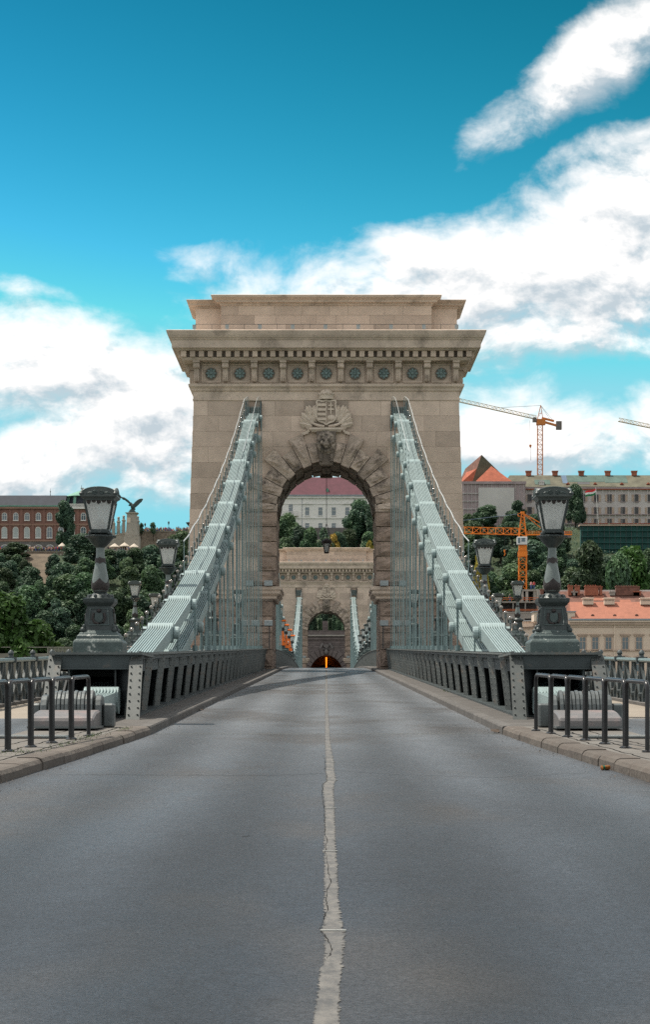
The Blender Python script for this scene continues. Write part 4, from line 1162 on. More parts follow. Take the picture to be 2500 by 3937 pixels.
# ------------------------------------------------------------------ end platforms that carry the great lamps
def make_platform(s, label):
    zp = zr(39.5)
    th = thing('lamp_platform', label, 'platform', (s*4.45, 39.0, zp), group='riveted platforms at the bridge end')
    X = lambda x: s*(x - 4.45)
    def bx(b, x0, x1, y0, y1, z0, z1):
        a, c = sorted((X(x0), X(x1))); return b.box(a, c, y0, y1, z0, z1)
    b = MB(); bx(b, 3.58, 5.36, -0.15, 2.6, 1.355, 1.40); b.build('top_plate', 'girder_post', th)
    b = MB(); bx(b, 3.66, 5.30, -0.05, 0.0, 1.10, 1.352); bx(b, 3.62, 5.33, -0.10, 0.03, 1.07, 1.098); b.build('front_beam', 'girder_paint', th)
    b = MB(); bx(b, 5.25, 5.30, 0.0, 2.5, 1.05, 1.352); b.build('side_beam', 'girder_dark', th)
    for x, dx in ((3.70, 0.14), (5.28, -0.10)):
        b = MB()
        top_, bot = Vector((X(x), -0.02, 1.33)), Vector((X(x - dx*0.2), -1.15, 0.0))
        b.bar(top_, bot, 0.26, 0.02, (0, 1, 0.3))
        b.bar(top_ + Vector((0, 0.10, 0)), bot + Vector((0, 0.18, 0)), 0.025, 0.2, (0, 1, 0.3))
        n = 10
        for i in range(n):
            p = top_.lerp(bot, (i+0.5)/n)
            for q in (-0.085, 0.085): b.ball(p + Vector((q, -0.03, 0.0)), 0.021, 5, 3)
        b.build('raked_leg', 'girder_leg', th)
    for x in (3.78, 5.24):
        b = MB(); bx(b, x-0.03, x+0.03, 0.1, 0.2, 0.0, 1.35); b.bar((X(x), 0.15, 0.2), (X(x) , 2.3, 1.3), 0.04, 0.14); b.build('frame_post', 'girder_dark', th)
    b = MB(); bx(b, 3.80, 5.20, 1.6, 1.66, 0.95, 1.35); b.bar((X(3.8), 1.6, 0.2), (X(4.4), 1.6, 1.3), 0.1, 0.05); b.bar((X(5.2), 1.6, 0.2), (X(4.6), 1.6, 1.3), 0.1, 0.05)
    b.build('cross_frame', 'girder_dark', th)
    b = MB()
    for i in range(14):
        for x in (3.62, 5.32): b.cbox((X(x), -0.1 + i*0.19, 1.41), 0.03, 0.03, 0.025)
    for i in range(12): b.cbox((X(3.64 + i*0.15), -0.11, 1.41), 0.03, 0.03, 0.025)
    o = b.build('rivet_row', 'girder_post', th); o['kind'] = 'stuff'
    return th
make_platform(-1, 'riveted iron platform under the great lamp beside the red palace')
make_platform(1, 'riveted iron platform under the great lamp in front of the cream building')

# ------------------------------------------------------------------ chain anchorages
def make_anchor(s, label):
    d = 34.3; z = ZANCH; zg = zr(d) + 0.146
    th = thing('chain_anchorage', label, 'anchorage', (s*XC, d, zg), group='chain anchorages at the bridge end')
    h = z - zg
    n = 11
    for i in range(n):
        x = (i - (n-1)/2) * 0.068; r = 0.33 if i % 2 else 0.345
        MB().prism([(r*math.cos(2*math.pi*k/20), r*math.sin(2*math.pi*k/20)) for k in range(20)], lambda a, c, t: (x - 0.029 if t == 0 else x + 0.029, a, h + 0.02 + c)).build('anchor_ring', 'steel_cast', th, bevel=0.008)
    for sx in (-1, 1):
        b = MB(); r = 0.29
        b.prism([(r*math.cos(math.pi*k/8), max(-h + 0.0, r*math.sin(math.pi*k/8))) for k in range(9)] + [(-r, -h), (r, -h)], lambda a, c, t: (sx*(0.40 if t == 0 else 0.52), a, h + c))
        b.build('bearing_block', 'steel_cast', th, bevel=0.02)
        b = MB(); b.box(*sorted((sx*0.53, sx*0.72)), -0.16, 0.16, 0.0, h + 0.14); b.build('end_block', 'steel_cast', th, bevel=0.03)
    b = MB()
    prof = [(-1.55, 0.0), (-1.55, 0.15), (-1.5, 0.19), (-1.1, 0.26), (-0.7, 0.29), (-0.42, 0.30), (-0.42, 0.0)]
    b.prism(prof, lambda a, c, t: (-0.52 if t == 0 else 0.52, a*0.9, c)); b.build('cover_box', 'steel_box', th, bevel=0.03)
    b = MB(); b.box(-0.57, 0.57, -1.46, -0.36, 0.0, 0.035); b.build('cover_flange', 'steel_cast', th)
    return th
make_anchor(-1, 'ribbed cast anchorage with grey cover box behind the four black hoops')
make_anchor(1, 'ribbed cast anchorage with grey cover box behind the five black hoops')
# ribbed steel plates let into the footpath
for s, lab in ((-1, 'ribbed steel plate in the footpath behind the four black hoops'), (1, 'ribbed steel plate in the footpath behind the five black hoops')):
    d = 30.6; zg = zr(d) + 0.142
    th = thing('access_plate', lab, 'access plate', (s*5.0, d, zg))
    MB().box(-1.1, 1.1, -0.55, 0.55, 0.002, 0.02).build('plate', 'steel_cast', th)
    for i in range(14): MB().box(-1.05, 1.05, -0.52 + i*0.075, -0.49 + i*0.075, 0.02, 0.032).build('rib', 'plate_steel', th)

# ------------------------------------------------------------------ black hoops at the kerb
def make_hoop(x0, d0, x1, d1, label, h=0.92):
    z0 = zr(d0) + 0.146; z1 = zr(d1) + 0.146
    th = thing('bollard_hoop', label, 'hoop barrier', (x0, d0, z0), group='black tubular hoops at the kerb')
    dx, dy, dz = x1-x0, d1-d0, z1-z0
    r = 0.11
    L_ = math.hypot(dx, dy); ux, uy = dx/L_, dy/L_
    pts = [(0, 0, -0.02), (0, 0, h-r)]
    for i in range(1, 5):
        a = math.pi/2*i/4; pts.append((ux*r*(1-math.cos(a)), uy*r*(1-math.cos(a)), h - r + r*math.sin(a)))
    for i in range(4):
        a = math.pi/2*i/4; pts.append((dx - ux*r*(1-math.sin(a)), dy - uy*r*(1-math.sin(a)), h + dz - r + r*math.cos(a)))
    pts += [(dx, dy, h + dz - r), (dx, dy, dz - 0.02)]
    MB().tube(pts, 0.032, 10).build('tube', 'hoop_black', th, smooth=True)
    for p in ((0, 0, 0), (dx, dy, dz)): MB().lathe([(0.075, p[2]-0.01), (0.075, p[2]+0.012), (0.04, p[2]+0.03)], 10, p[0], p[1]).build('foot_ring', 'hoop_black', th)
ordinal = ['first', 'second', 'third', 'fourth', 'fifth']
hx = lambda d: 4.32 - 0.115*(d - 25.4)
for i in range(5):
    a = 25.3 + 1.15*i
    lab = 'black tubular hoop, %s from the front of the row beside the left kerb' % ordinal[i] if i < 4 else 'black tubular hoop at the end of the left kerb, touching the anchorage cover'
    make_hoop(-hx(a), a, -hx(a+1.06), a+1.06, lab)
for i in range(6):
    a = 26.2 + 1.12*i
    lab = 'black tubular hoop, %s from the front of the row beside the right kerb' % (ordinal + ['sixth'])[i]
    make_hoop(hx(a) - 0.02, a, hx(a+1.04) - 0.02, a+1.04, lab)

# ------------------------------------------------------------------ iron footway railings with crossed bars
XR = 7.6
def make_railing(s, d0, d1, label, detail=True):
    th = thing('footway_railing', label, 'railing', (0, 0, 0), group='iron railings on the outer footways')
    ds = frange(d0, d1, 3.0)
    def sweep(b, prof): b.rings([[(s*(XR + x), d, zr(d) + z) for x, z in prof] for d in ds])
    b = MB(); sweep(b, [(-0.09, 1.16), (0.09, 1.16), (0.11, 1.2), (0.09, 1.25), (-0.09, 1.25), (-0.11, 1.2)]); b.build('hand_rail', 'rod_paint', th)
    b = MB(); sweep(b, [(-0.16, 0.12), (0.16, 0.12), (0.16, 0.2), (-0.16, 0.2)]); b.build('base_rail', 'kerb_dark', th)
    P = 1.2
    # one lattice panel: two bars that swell towards their ends and cross in the middle
    def cross_bar(b, sg):
        n = 10; loops = []
        for i in range(n + 1):
            t = i / n; y = sg * (0.46 * math.cos(math.pi * t)) ; z = 0.2 + 0.96*t
            w = 0.05 + 0.11*abs(2*t-1)**1.5; th_ = 0.03
            loops.append([(s*(XR - th_ + 0.012*sg), y - w, z), (s*(XR + th_ + 0.012*sg), y - w, z), (s*(XR + th_ + 0.012*sg), y + w, z), (s*(XR - th_ + 0.012*sg), y + w, z)])
        b.rings(loops)
    b = MB(); cross_bar(b, 1); cross_bar(b, -1); b.ball((s*XR, 0, 0.68), 0.09, 8, 5, (0.7, 1, 1))
    pm = b.mesh('lattice_panel', 'girder_paint')
    b = MB(); b.box(*sorted((s*(XR-0.05), s*(XR+0.05))), -0.05, 0.05, 0.2, 1.16)
    b.ball((s*XR, 0, 0.36), 0.11, 8, 5, (0.8, 0.8, 1)); 
    sm = b.mesh('railing_post', 'girder_paint')
    b = MB(); b.box(*sorted((s*(XR-0.13), s*(XR+0.13))), -0.09, 0.09, 1.14, 1.275); b.lathe([(0.07, 1.27), (0.05, 1.32), (0.075, 1.36), (0.06, 1.41), (0.015, 1.45)], 8, s*XR, 0)
    fm_ = b.mesh('finial', 'girder_paint', smooth=True)
    n = int((d1 - d0) / P)
    for i in range(n):
        d = d0 + (i + 0.5) * P
        ob('lattice_panel', pm, th, (0, d, zr(d)))
        ob('railing_post', sm, th, (0, d - P/2, zr(d - P/2)))
        if i % 3 == 0: ob('finial', fm_, th, (0, d - P/2, zr(d - P/2)))
make_railing(-1, 41.0, 119, 'dark green lattice railing of the outer footway, in front of the hillside trees')
make_railing(1, 41.0, 119, 'dark green lattice railing of the outer footway, in front of the cream building')

# ------------------------------------------------------------------ lamps
def make_lamp(label, loc, scale=1.0, plinth=0.0, cover=None, group='cast iron lamps of the bridge', fine=True):
    k = 0.001436 * 1.127
    Z = lambda y: (2165 - y) * k + plinth
    th = thing('lamp_post', label, 'lamp', loc, group=group, scale=(scale, scale, scale))
    if plinth:
        MB().rect([(0.03, 0), (0.03, plinth*0.35), (0, plinth*0.4), (0, plinth)], 0.46, 0.46).build('plinth', 'lamp_worn', th)
    b = MB(); b.rect([(0.0, Z(2165)), (0.0, Z(2030)), (-0.03, Z(2000)), (-0.06, Z(1995)), (-0.07, Z(1945)), (-0.10, Z(1940)), (-0.11, Z(1915)), (-0.16, Z(1900)), (-0.17, Z(1880))], 0.49, 0.49)
    b.build('base', 'lamp_worn', th, bevel=0.012 if fine else 0)
    b = MB(); b.rect([(0.31, Z(1895)), (0.29, Z(1840)), (0.285, Z(1825)), (0.235, Z(1590)), (0.24, Z(1580))])
    ped = b.build('pedestal', 'lamp_iron', th)
    if fine:
        for q in range(4):      # panel frames, shield and crown on each face
            rz = math.pi/2*q
            b = MB()
            tl = lambda z: 0.285 - 0.05*((z - Z(1825))/(Z(1590) - Z(1825)))
            z0, z1 = Z(1815), Z(1605)
            for (x0, x1, za, zb_) in ((-0.2, 0.2, z0, z0+0.015), (-0.17, 0.17, z1-0.015, z1)):
                b.bar((x0, -tl(za)-0.006, za), (x1, -tl(za)-0.006, za), 0.02, 0.018)
            for sx in (-1, 1): b.bar((sx*0.2, -tl(z0)-0.006, z0), (sx*0.17, -tl(z1)-0.006, z1), 0.018, 0.02)
            b.build('panel_frame', 'lamp_worn', ped, rot=(0, 0, rz))
            b = MB(); zc_ = Z(1725); y = -tl(zc_)
            b.prism([(-0.075, 0.08), (0.075, 0.08), (0.08, -0.02), (0.045, -0.075), (0, -0.095), (-0.045, -0.075), (-0.08, -0.02)], lambda a, c, t: (a, y - 0.03 if t == 0 else y + 0.02, zc_ + c))
            b.build('shield', 'lamp_worn', ped, rot=(0, 0, rz))
            b = MB(); b.ball((0, y-0.0, Z(1640)), 0.045, 8, 5, (1, 0.6, 0.9))
            for sx in (-1, 1): b.tube([(sx*0.10, y-0.005, zc_+0.09), (sx*0.125, y-0.01, zc_-0.02), (sx*0.09, y-0.012, zc_-0.1), (0, y-0.012, zc_-0.125)], 0.026, 6)
            b.build('wreath', 'lamp_leaf', ped, rot=(0, 0, rz), smooth=True)
            b = MB(); b.ball((-0.31, -0.31, Z(1880)), 0.06, 7, 5, (1, 1, 1)); b.ball((-0.29, -0.29, Z(1840)), 0.04, 7, 5, (1, 1, 1.4)); b.build('claw', 'lamp_iron', ped, rot=(0, 0, rz), smooth=True)
    b = MB(); b.rect([(0.25, Z(1580)), (0.30, Z(1545)), (0.31, Z(1530)), (0.315, Z(1490)), (0.27, Z(1484))]); b.build('capital', 'lamp_iron', th)
    b = MB(); b.lathe([(0.27, Z(1486)), (0.23, Z(1455)), (0.15, Z(1425)), (0.12, Z(1405))], 16)
    if fine:
        for i in range(10): a = 2*math.pi*i/10; b.ball((0.23*math.cos(a), 0.23*math.sin(a), Z(1466)), 0.045, 6, 4, (1, 1, 1.2))
    b.build('leaf_collar', 'lamp_iron', th, smooth=True)
    b = MB(); b.lathe([(0.12, Z(1412)), (0.15, Z(1395)), (0.175, Z(1340)), (0.172, Z(1290)), (0.15, Z(1200)), (0.118, Z(1100)), (0.098, Z(1030)), (0.09, Z(970)), (0.085, Z(950)), (0.083, Z(860)), (0.1, Z(852))], 20)
    vase = b.build('vase', 'lamp_vase', th, smooth=True)
    b = MB(); n = 24
    def vr(y): return lerp_table([(1290-1290, 0.172)], 0) if False else lerp_table(sorted([(1412, 0.12), (1395, 0.15), (1340, 0.175), (1290, 0.172), (1200, 0.15), (1100, 0.118), (1030, 0.098), (970, 0.09), (860, 0.083)]), y)
    def leaf_cup(ylo, tips, notch, off):
        loops = []
        for t in (0.0, 0.35, 0.7, 1.0):
            lp = []
            for i in range(n):
                tip = tips if i % 6 == 0 else (tips + (notch - tips)*(0.45 if i % 6 in (1, 5) else (0.8 if i % 6 in (2, 4) else 1.0)))
                y = ylo + (tip - ylo) * t; a = 2*math.pi*i/n - math.pi/2; r_ = vr(y) + off
                lp.append((r_*math.cos(a), r_*math.sin(a), Z(y)))
            loops.append(lp)
        b.rings(loops, cap=False)
    leaf_cup(1405, 1235, 1300, 0.008)
    leaf_cup(990, 1058, 1035, 0.012); leaf_cup(990, 975, 995, 0.012)
    b.build('leaf_cup', 'lamp_leaf', vase, smooth=True)
    b = MB(); b.lathe([(0.09, Z(858)), (0.13, Z(835)), (0.2, Z(790)), (0.24, Z(755)), (0.27, Z(735)), (0.30, Z(728)), (0.30, Z(714)), (0.26, Z(705)), (0.1, Z(698))], 24)
    if fine:
        for i in range(30): a = 2*math.pi*i/30; b.ball((0.30*math.cos(a), 0.30*math.sin(a), Z(722)), 0.022, 5, 3)
    b.build('dish', 'lamp_iron', th, smooth=True)
    b = MB(); b.rect([(0.19, Z(690)), (0.215, Z(680)), (0.215, Z(665)), (0.19, Z(655)), (0.185, Z(636)), (0.17, Z(634))])
    for sx in (-1, 1):
        for sy in (-1, 1): b.ball((sx*0.19, sy*0.19, Z(690)), 0.035, 6, 4)
    b.build('lantern_foot', 'lamp_iron', th)
    zb_, zt_ = Z(636), Z(292); rb_, rt_ = 0.175, 0.285
    for q in range(4):
        rz = math.pi/2*q
        b = MB(); b.add([(-rb_+.01, -rb_, zb_), (rb_-.01, -rb_, zb_), (rt_-.01, -rt_, zt_), (-rt_+.01, -rt_, zt_)], [(0,1,2,3)])
        pane = b.build('glass', 'frosted_glass', th, rot=(0, 0, rz))
        b = MB(); b.bar((-rb_, -rb_, zb_), (-rt_, -rt_, zt_), 0.035, 0.035); b.build('corner_bar', 'lamp_iron', th, rot=(0, 0, rz))
        if fine:
            b = MB()
            for i in range(5):
                x = -0.2 + 0.1*i; dz_ = 0.075 if i % 2 == 0 else 0.045
                b.prism([(x-0.045, 0), (x+0.045, 0), (x+0.035, -dz_*0.6), (x, -dz_), (x-0.035, -dz_*0.6)], lambda a, c, t: (a, -rt_ + 0.32*(-c)*0.9 - (0.012 if t == 0 else 0.004), zt_ + c))
            b.build('leaf_fringe', 'lamp_leaf', pane)
    b = MB(); b.ball((0, 0, zb_ + 0.1), 0.10, 10, 6, (1, 1, 1.1)); b.build('bulb_cap', 'lamp_vase', th, smooth=True)
    b = MB(); b.rect([(0.27, Z(298)), (0.30, Z(285)), (0.31, Z(268)), (0.35, Z(252)), (0.365, Z(240)), (0.365, Z(226)), (0.30, Z(222))]); b.build('cornice', 'lamp_cap', th)
    # arched pediments and the vaulted hood behind them
    for q in range(4):
        b = MB(); W = 0.335; n = 14
        arcp = [(W*math.cos(math.pi*i/n)*0.98, 0.15*math.sin(math.pi*i/n)**0.8) for i in range(n+1)]
        z0 = Z(228)
        b.prism(arcp, lambda a, c, t: (a, -0.345 if t == 0 else -0.30, z0 + c))
        ped_ = b.build('pediment', 'lamp_cap', th, rot=(0, 0, math.pi/2*q))
        b = MB(); b.tube([(x*1.03, -0.335, z0 + c + 0.008) for x, c in arcp], 0.018, 5)
        if fine:
            for sx in (-1, 1):
                pts = [(sx*0.07 + 0.038*math.cos(2*math.pi*i/10), -0.352, z0 + 0.055 + 0.038*math.sin(2*math.pi*i/10)) for i in range(11)]
                b.tube(pts, 0.010, 4); b.ball((sx*0.07, -0.35, z0+0.055), 0.016, 5, 3)
                b.tube([(sx*0.12, -0.35, z0+0.05), (sx*0.18, -0.352, z0+0.055), (sx*0.25, -0.35, z0+0.02)], [0.02, 0.016, 0.008], 4)
        b.build('scroll_trim', 'lamp_worn', ped_)
        b = MB(); loops = [[(x*1.02, y, z0 + 0.012 + c*(1.0 if y < -0.2 else 0.9)) for x, c in arcp] for y in (-0.34, -0.12, 0.0)]
        b.rings(loops, cap=False, closed=False); b.build('hood', 'orange_tarp' if cover else 'hat_paint', th, smooth=True, rot=(0, 0, math.pi/2*q))
    b = MB()
    for sx in (-1, 1):
        for sy in (-1, 1): b.lathe([(0.045, Z(226)), (0.05, Z(205)), (0.02, Z(180))], 8, sx*0.335, sy*0.335)
    b.build('corner_scroll', 'lamp_iron', th, smooth=True)
    if cover:
        b = MB(); b.rect([(0.40, Z(262)), (0.405, Z(215)), (0.36, Z(165)), (0.22, Z(125)), (0.03, Z(108))]); b.build('cap_cover', 'orange_tarp', th, bevel=0.03)
    if cover == 'drape':
        b = MB(); n = 18; rd = random.Random(int(loc[1]))
        loops = []
        for z, r_ in ((Z(850), 0.13), (Z(1000), 0.17), (Z(1150), 0.22), (Z(1300), 0.24), (Z(1420), 0.30), (Z(1560), 0.36), (Z(1750), 0.40)):
            loops.append([((r_ + rd.uniform(-.03,.03))*math.cos(2*math.pi*i/n), (r_ + rd.uniform(-.03,.03))*math.sin(2*math.pi*i/n), z) for i in range(n)])
        b.rings(loops, cap=False).build('wrapping', 'orange_tarp', th, smooth=True)
    return th
PZ = zr(39.5) + 1.40
g1 = 'great lamps on the end platforms'
make_lamp('great cast iron lamp on the end platform, standing before the red palace', (-4.52, 40.0, PZ), group=g1)
make_lamp('great cast iron lamp on the end platform, standing before the cream building', (4.52, 40.0, PZ), group=g1)
sides = {-1: 'towards the red palace', 1: 'towards the cranes'}
for s in (-1, 1):
    w = sides[s]
    make_lamp('iron lamp standing behind the chain, second along the girder ' + w, (s*4.98, 63.0, girder_top(63.0)), 0.93, 0.45)
    make_lamp('iron lamp behind the hanger rods, third from the front ' + w, (s*5.35, 94.0, girder_top(94)), 0.93, 0.45, fine=False)
    make_lamp('iron lamp behind the hanger rods, closest to the tower ' + w, (s*5.25, 119.0, girder_top(119)), 0.93, 0.45, fine=False)
    zt_ = zr(115) + 1.6
    make_lamp('small lamp on the pier terrace, outer of the pair ' + w, (s*11.0, 115, ZC + 6.87 - 3.26 - 0.45), 1.0, 0.45, fine=False, group='lamps on the pier terraces')
    make_lamp('small lamp on the pier terrace, inner of the pair ' + w, (s*11.15, 130, ZC + 6.97 - 3.26 - 0.45), 1.0, 0.45, fine=False, group='lamps on the pier terraces')
    for i, off in enumerate((169.5, 156.5, 144, 131.5)):
        d = 3.86*F/off
        if s < 0: lab = 'lamp with orange cloth cover beyond the arch, %s of four from the front' % ordinal[i]
        else: lab = 'uncovered lamp beyond the arch, %s of four from the front' % ordinal[i]
        make_lamp(lab, (s*3.86, d, girder_top(d)), 0.87, 0.0, ('drape' if i < 3 else 'hat') if s < 0 else None, fine=False, group='lamps on the middle span')
# pier terraces beside the near tower that carry the small lamps
for s, w in ((-1, 'red palace'), (1, 'cranes')):
    th = thing('pier_terrace', 'pale stone terrace wall beside the near tower on the side of the ' + w, 'stone terrace', (s*10.3, 122, -11.5))
    MB().rect([(0, 0), (0, zr(115) + 11.9)], 1.6, 12).build('wall', 'stone', th)
    for y in (-7, 8):
        b = MB(); zt0 = zr(115) + 11.9; zt1 = ZC + (6.87 if y < 0 else 6.97) - 3.26 - 0.45 + 11.5
        b.rect([(0.15, zt0), (0.15, zt0+0.2), (0, zt0+0.25), (0, zt1-0.2), (0.1, zt1-0.15), (0.1, zt1)], 0.5, 0.5, s*(0.7 if y < 0 else 0.85), y); b.build('pedestal', 'stone', th)
# floodlight cases on posts behind the girder, by the arch
for s, w in ((-1, 'red palace'), (1, 'cranes')):
    d = 119.5; z0 = girder_top(d)
    th = thing('floodlight_rack', 'grey floodlight cases on a rail by the arch on the side of the ' + w, 'floodlights', (s*4.2, d, z0))
    b = MB(); b.bar((-0.95, 0, 1.35), (0.95, 0, 1.35), 0.06, 0.06)
    for x in (-0.8, 0.8): b.box(x-0.03, x+0.03, -0.03, 0.03, 0, 1.35)
    b.build('rack_frame', 'girder_dark', th)
    for x in (-0.75, 0.0, 0.75):
        b = MB(); b.box(x-0.22, x+0.22, -0.25, 0.1, 1.38, 1.66); b.box(x-0.25, x+0.25, -0.27, -0.25, 1.36, 1.68); b.build('floodlight_case', 'flood_grey', th, bevel=0.02)
# ------------------------------------------------------------------ trees
def crown_mesh(name, seed, m, h=10.0, r=3.6, n=5200, leaf=0.42, base=0.22, lobes=16):
    rr = random.Random(seed); L_ = []
    for i in range(lobes):
        t = rr.random(); z = h*(base + (1-base)*t*0.92)
        env = r * (math.sin(math.pi*min(1, 0.18 + 0.80*t)))**0.7
        a = rr.uniform(0, 2*math.pi); q = env*rr.uniform(0.25, 0.8)
        L_.append((Vector((q*math.cos(a), q*math.sin(a), z)), rr.uniform(0.26, 0.46)*r))
    L_.append((Vector((0, 0, h*0.6)), 0.55*r)); L_.append((Vector((0, 0, h*0.85)), 0.34*r))
    wts = [q*q for _, q in L_]
    b = MB()
    for i in range(n):
        c, q = rr.choices(L_, wts)[0]
        v = Vector((rr.gauss(0,1), rr.gauss(0,1), rr.gauss(0,1))).normalized()
        k = rr.random()
        p = c + v * q * (0.70 + 0.36*k if rr.random() < 0.8 else 0.3 + 0.4*k)
        nrm = (v*0.9 + Vector((rr.gauss(0,.6), rr.gauss(0,.6), rr.gauss(0,.6) + 0.25))).normalized()
        a = nrm.orthogonal().normalized(); a.rotate(Matrix.Rotation(rr.uniform(0, 6.28), 3, nrm)); e = nrm.cross(a)
        s1 = leaf*rr.uniform(0.55, 1.3); s2 = s1*rr.uniform(0.45, 0.9)
        b.add([p - a*s1, p + e*s2 + nrm*s1*0.15, p + a*s1, p - e*s2 + nrm*s1*0.15], [(0,1,2,3)])
    return b.mesh(name, m)
def trunk_mesh(seed, h=10.0):
    rr = random.Random(seed); b = MB()
    b.tube([(0,0,-1.0), (0.05,0,h*0.25), (0.0,0.08,h*0.5), (0.1,0,h*0.75)], [h*0.03, h*0.024, h*0.016, h*0.006], 7)
    for i in range(5):
        a = rr.uniform(0, 6.28); z = h*rr.uniform(0.25, 0.55); q = h*0.2
        b.tube([(0,0,z), (q*0.5*math.cos(a), q*0.5*math.sin(a), z + h*0.1), (q*math.cos(a), q*math.sin(a), z + h*0.2)], [h*0.012, h*0.009, h*0.004], 5)
    return b.mesh('trunk', 'bark', smooth=True)
CROWNS = {'mid': [crown_mesh('crown', 40+i, 'leaves', r=3.4+0.3*i, n=9500, leaf=0.27) for i in range(3)],
          'dark': [crown_mesh('crown', 60+i, 'leaves_dark', r=3.3+0.4*i, n=9500, leaf=0.27) for i in range(3)],
          'bright': [crown_mesh('crown', 80+i, 'leaves_bright', r=3.6, n=9000, leaf=0.26) for i in range(2)],
          'autumn': [crown_mesh('crown', 90, 'leaves_autumn', r=3.6, leaf=0.45)],
          'slim': [crown_mesh('crown', 95, 'leaves_dark', r=2.5, base=0.12, lobes=22, n=9500, leaf=0.26)],
          'loose': [crown_mesh('crown', 97, 'leaves', r=3.2, base=0.3, lobes=9, n=1500, leaf=0.33)]}
TRUNKS = [trunk_mesh(i) for i in range(3)]
tree_n = 0
def tree(kind, base, height, width, label, group=None, name='broadleaf_tree'):
    global tree_n
    tree_n += 1
    t = thing(name, label, 'tree', base, rnd.uniform(0, 6.28), group, (width/7.2, width/7.2, height/10.0))
    ob('trunk', TRUNKS[tree_n % 3], t); ob('crown', rnd.choice(CROWNS[kind]), t)
    return t
def tree_px(kind, px, ytop, d, wpx, label, group=None, ground=None):
    p = at(px, ytop, d); g = hz(p.x, d) if ground is None else ground
    return tree(kind, (p.x, d, g - 0.3), p.z - g + 0.3, wpx*d/F, label, group)
tree_px('slim', 248, 1912, 655, 120, 'tall dark tree standing right in front of the red palace facade')
tree_px('mid', 50, 2090, 632, 130, 'rounded tree below the terrace, at the left edge of the bare slope')
tree_px('dark', 330, 2055, 626, 150, 'dense dark tree just below the cafe parasols, behind the great lamp')
tree_px('mid', 415, 2118, 618, 110, 'tree in front of the cafe terrace, beside the great lamp')
tree_px('dark', 470, 2120, 616, 100, 'dark tree in front of the cafe terrace, below the middle parasol')
tree_px('mid', 525, 2112, 617, 100, 'tree in front of the cafe terrace, below the eagle pedestal')
tree_px('dark', 590, 2098, 622, 110, 'dark tree against the rubble wall, next to the cafe terrace')
tree_px('mid', 645, 2085, 624, 100, 'tree against the middle of the rubble wall')
tree_px('mid', 700, 2036, 625, 130, 'dense tree growing against the rubble wall beside the near tower')
tree_px('bright', 40, 2270, 432, 330, 'bright green sunlit tree behind the railing at the left edge', ground=0.5)
tree_px('bright', 165, 2385, 436, 200, 'smaller bright green tree leaning out behind the left railing', ground=0.5)
tree_px('bright', 505, 2478, 430, 120, 'low bright bush showing above the railing beside the left lamp platform', ground=0.5)
tree_px('mid', 1115, 1985, 700, 120, 'light green tree in front of the balcony of the white palace')
tree_px('dark', 1380, 1926, 705, 135, 'big dark tree in front of the white palace, seen through the arch')
tree_px('dark', 1440, 1935, 700, 90, 'second dark tree beside the arch edge in front of the white palace')
tree_px('autumn', 1285, 2066, 668, 60, 'yellow autumn bush seen through the arch beside the hanging lantern')
tree_px('autumn', 1425, 2090, 664, 60, 'small yellow bush seen in the corner of the arch above the far tower')
tree_px('loose', 588, 2010, 655, 45, 'small round tree on the wall top between the two terrace lamps', ground=55.0)
tree_px('loose', 542, 2012, 655, 34, 'small round tree on the wall top beside the eagle pedestal', ground=55.0)
tree_px('dark', 2215, 1866, 690, 90, 'tall dark tree beside the great lamp, in front of the netted palace')
tree_px('dark', 1990, 1932, 684, 110, 'large dark tree on the hill in front of the netted palace corner')
tree_px('dark', 1870, 1946, 684, 120, 'dark tree on the hill in front of the white hoarding')
tree_px('mid', 1805, 1984, 676, 90, 'tree on the hill next to the near tower, above the orange crane jib')
tree_px('mid', 2100, 1960, 680, 100, 'tree on the hill between the orange crane and the great lamp')
tree_px('mid', 2270, 2098, 585, 190, 'broad tree in front of the green scaffolding net')
tree_px('bright', 2440, 2088, 560, 210, 'broad light green tree at the right edge below the green net')
tree_px('mid', 2390, 2150, 545, 160, 'tree below the green net, just above the old brick roof')
tree_px('autumn', 1850, 2160, 545, 80, 'small yellowing tree beside the second lamp on the crane side')
for i_, (px, yt, w, dd) in enumerate(((1075, 2012, 90, 700), (1150, 2026, 85, 690), (1200, 2036, 85, 685), (1247, 2040, 85, 680), (1335, 2030, 90, 690), (1306, 2052, 80, 672), (1262, 2062, 75, 668))):
    tree_px('dark' if i_ % 2 else 'mid', px, yt, dd, w, ['tree at the arch edge below the balcony of the white palace', 'tree under the first full window of the white palace', 'low tree under the left windows of the white palace', 'low tree beside the hanging lantern rod, below the white palace', 'tree at the foot of the big dark tree before the white palace', 'low tree just above the far tower, beside the yellow bush', 'low tree just behind the hanging lantern'][i_])
for i_, (px, yt, w, dd) in enumerate(((112, 2226, 90, 588), (150, 2240, 80, 584), (190, 2222, 90, 588), (95, 2150, 60, 610), (208, 2135, 60, 615))):
    tree_px('mid' if i_ % 2 else 'dark', px, yt, dd, w, ['dark tree at the lower left corner of the bare slope', 'tree under the middle of the bare slope', 'dark tree at the lower right corner of the bare slope', 'tree along the left side of the bare slope', 'dark tree along the right side of the bare slope'][i_])
for i_, (px, yt, w, dd) in enumerate(((1205, 2345, 60, 602), (1252, 2352, 55, 606), (1298, 2344, 60, 602), (1180, 2352, 50, 600), (1325, 2352, 50, 600))):
    tree_px('dark', px, yt, dd, w, ['dark tree above the tunnel portal, behind the hedge near the orange lamps', 'dark tree at the head of the garden stair above the tunnel', 'dark tree above the tunnel portal, behind the hedge near the bare lamps', 'dark tree above the tunnel at the edge of the far arch, orange lamp side', 'dark tree above the tunnel at the edge of the far arch, bare lamp side'][i_])
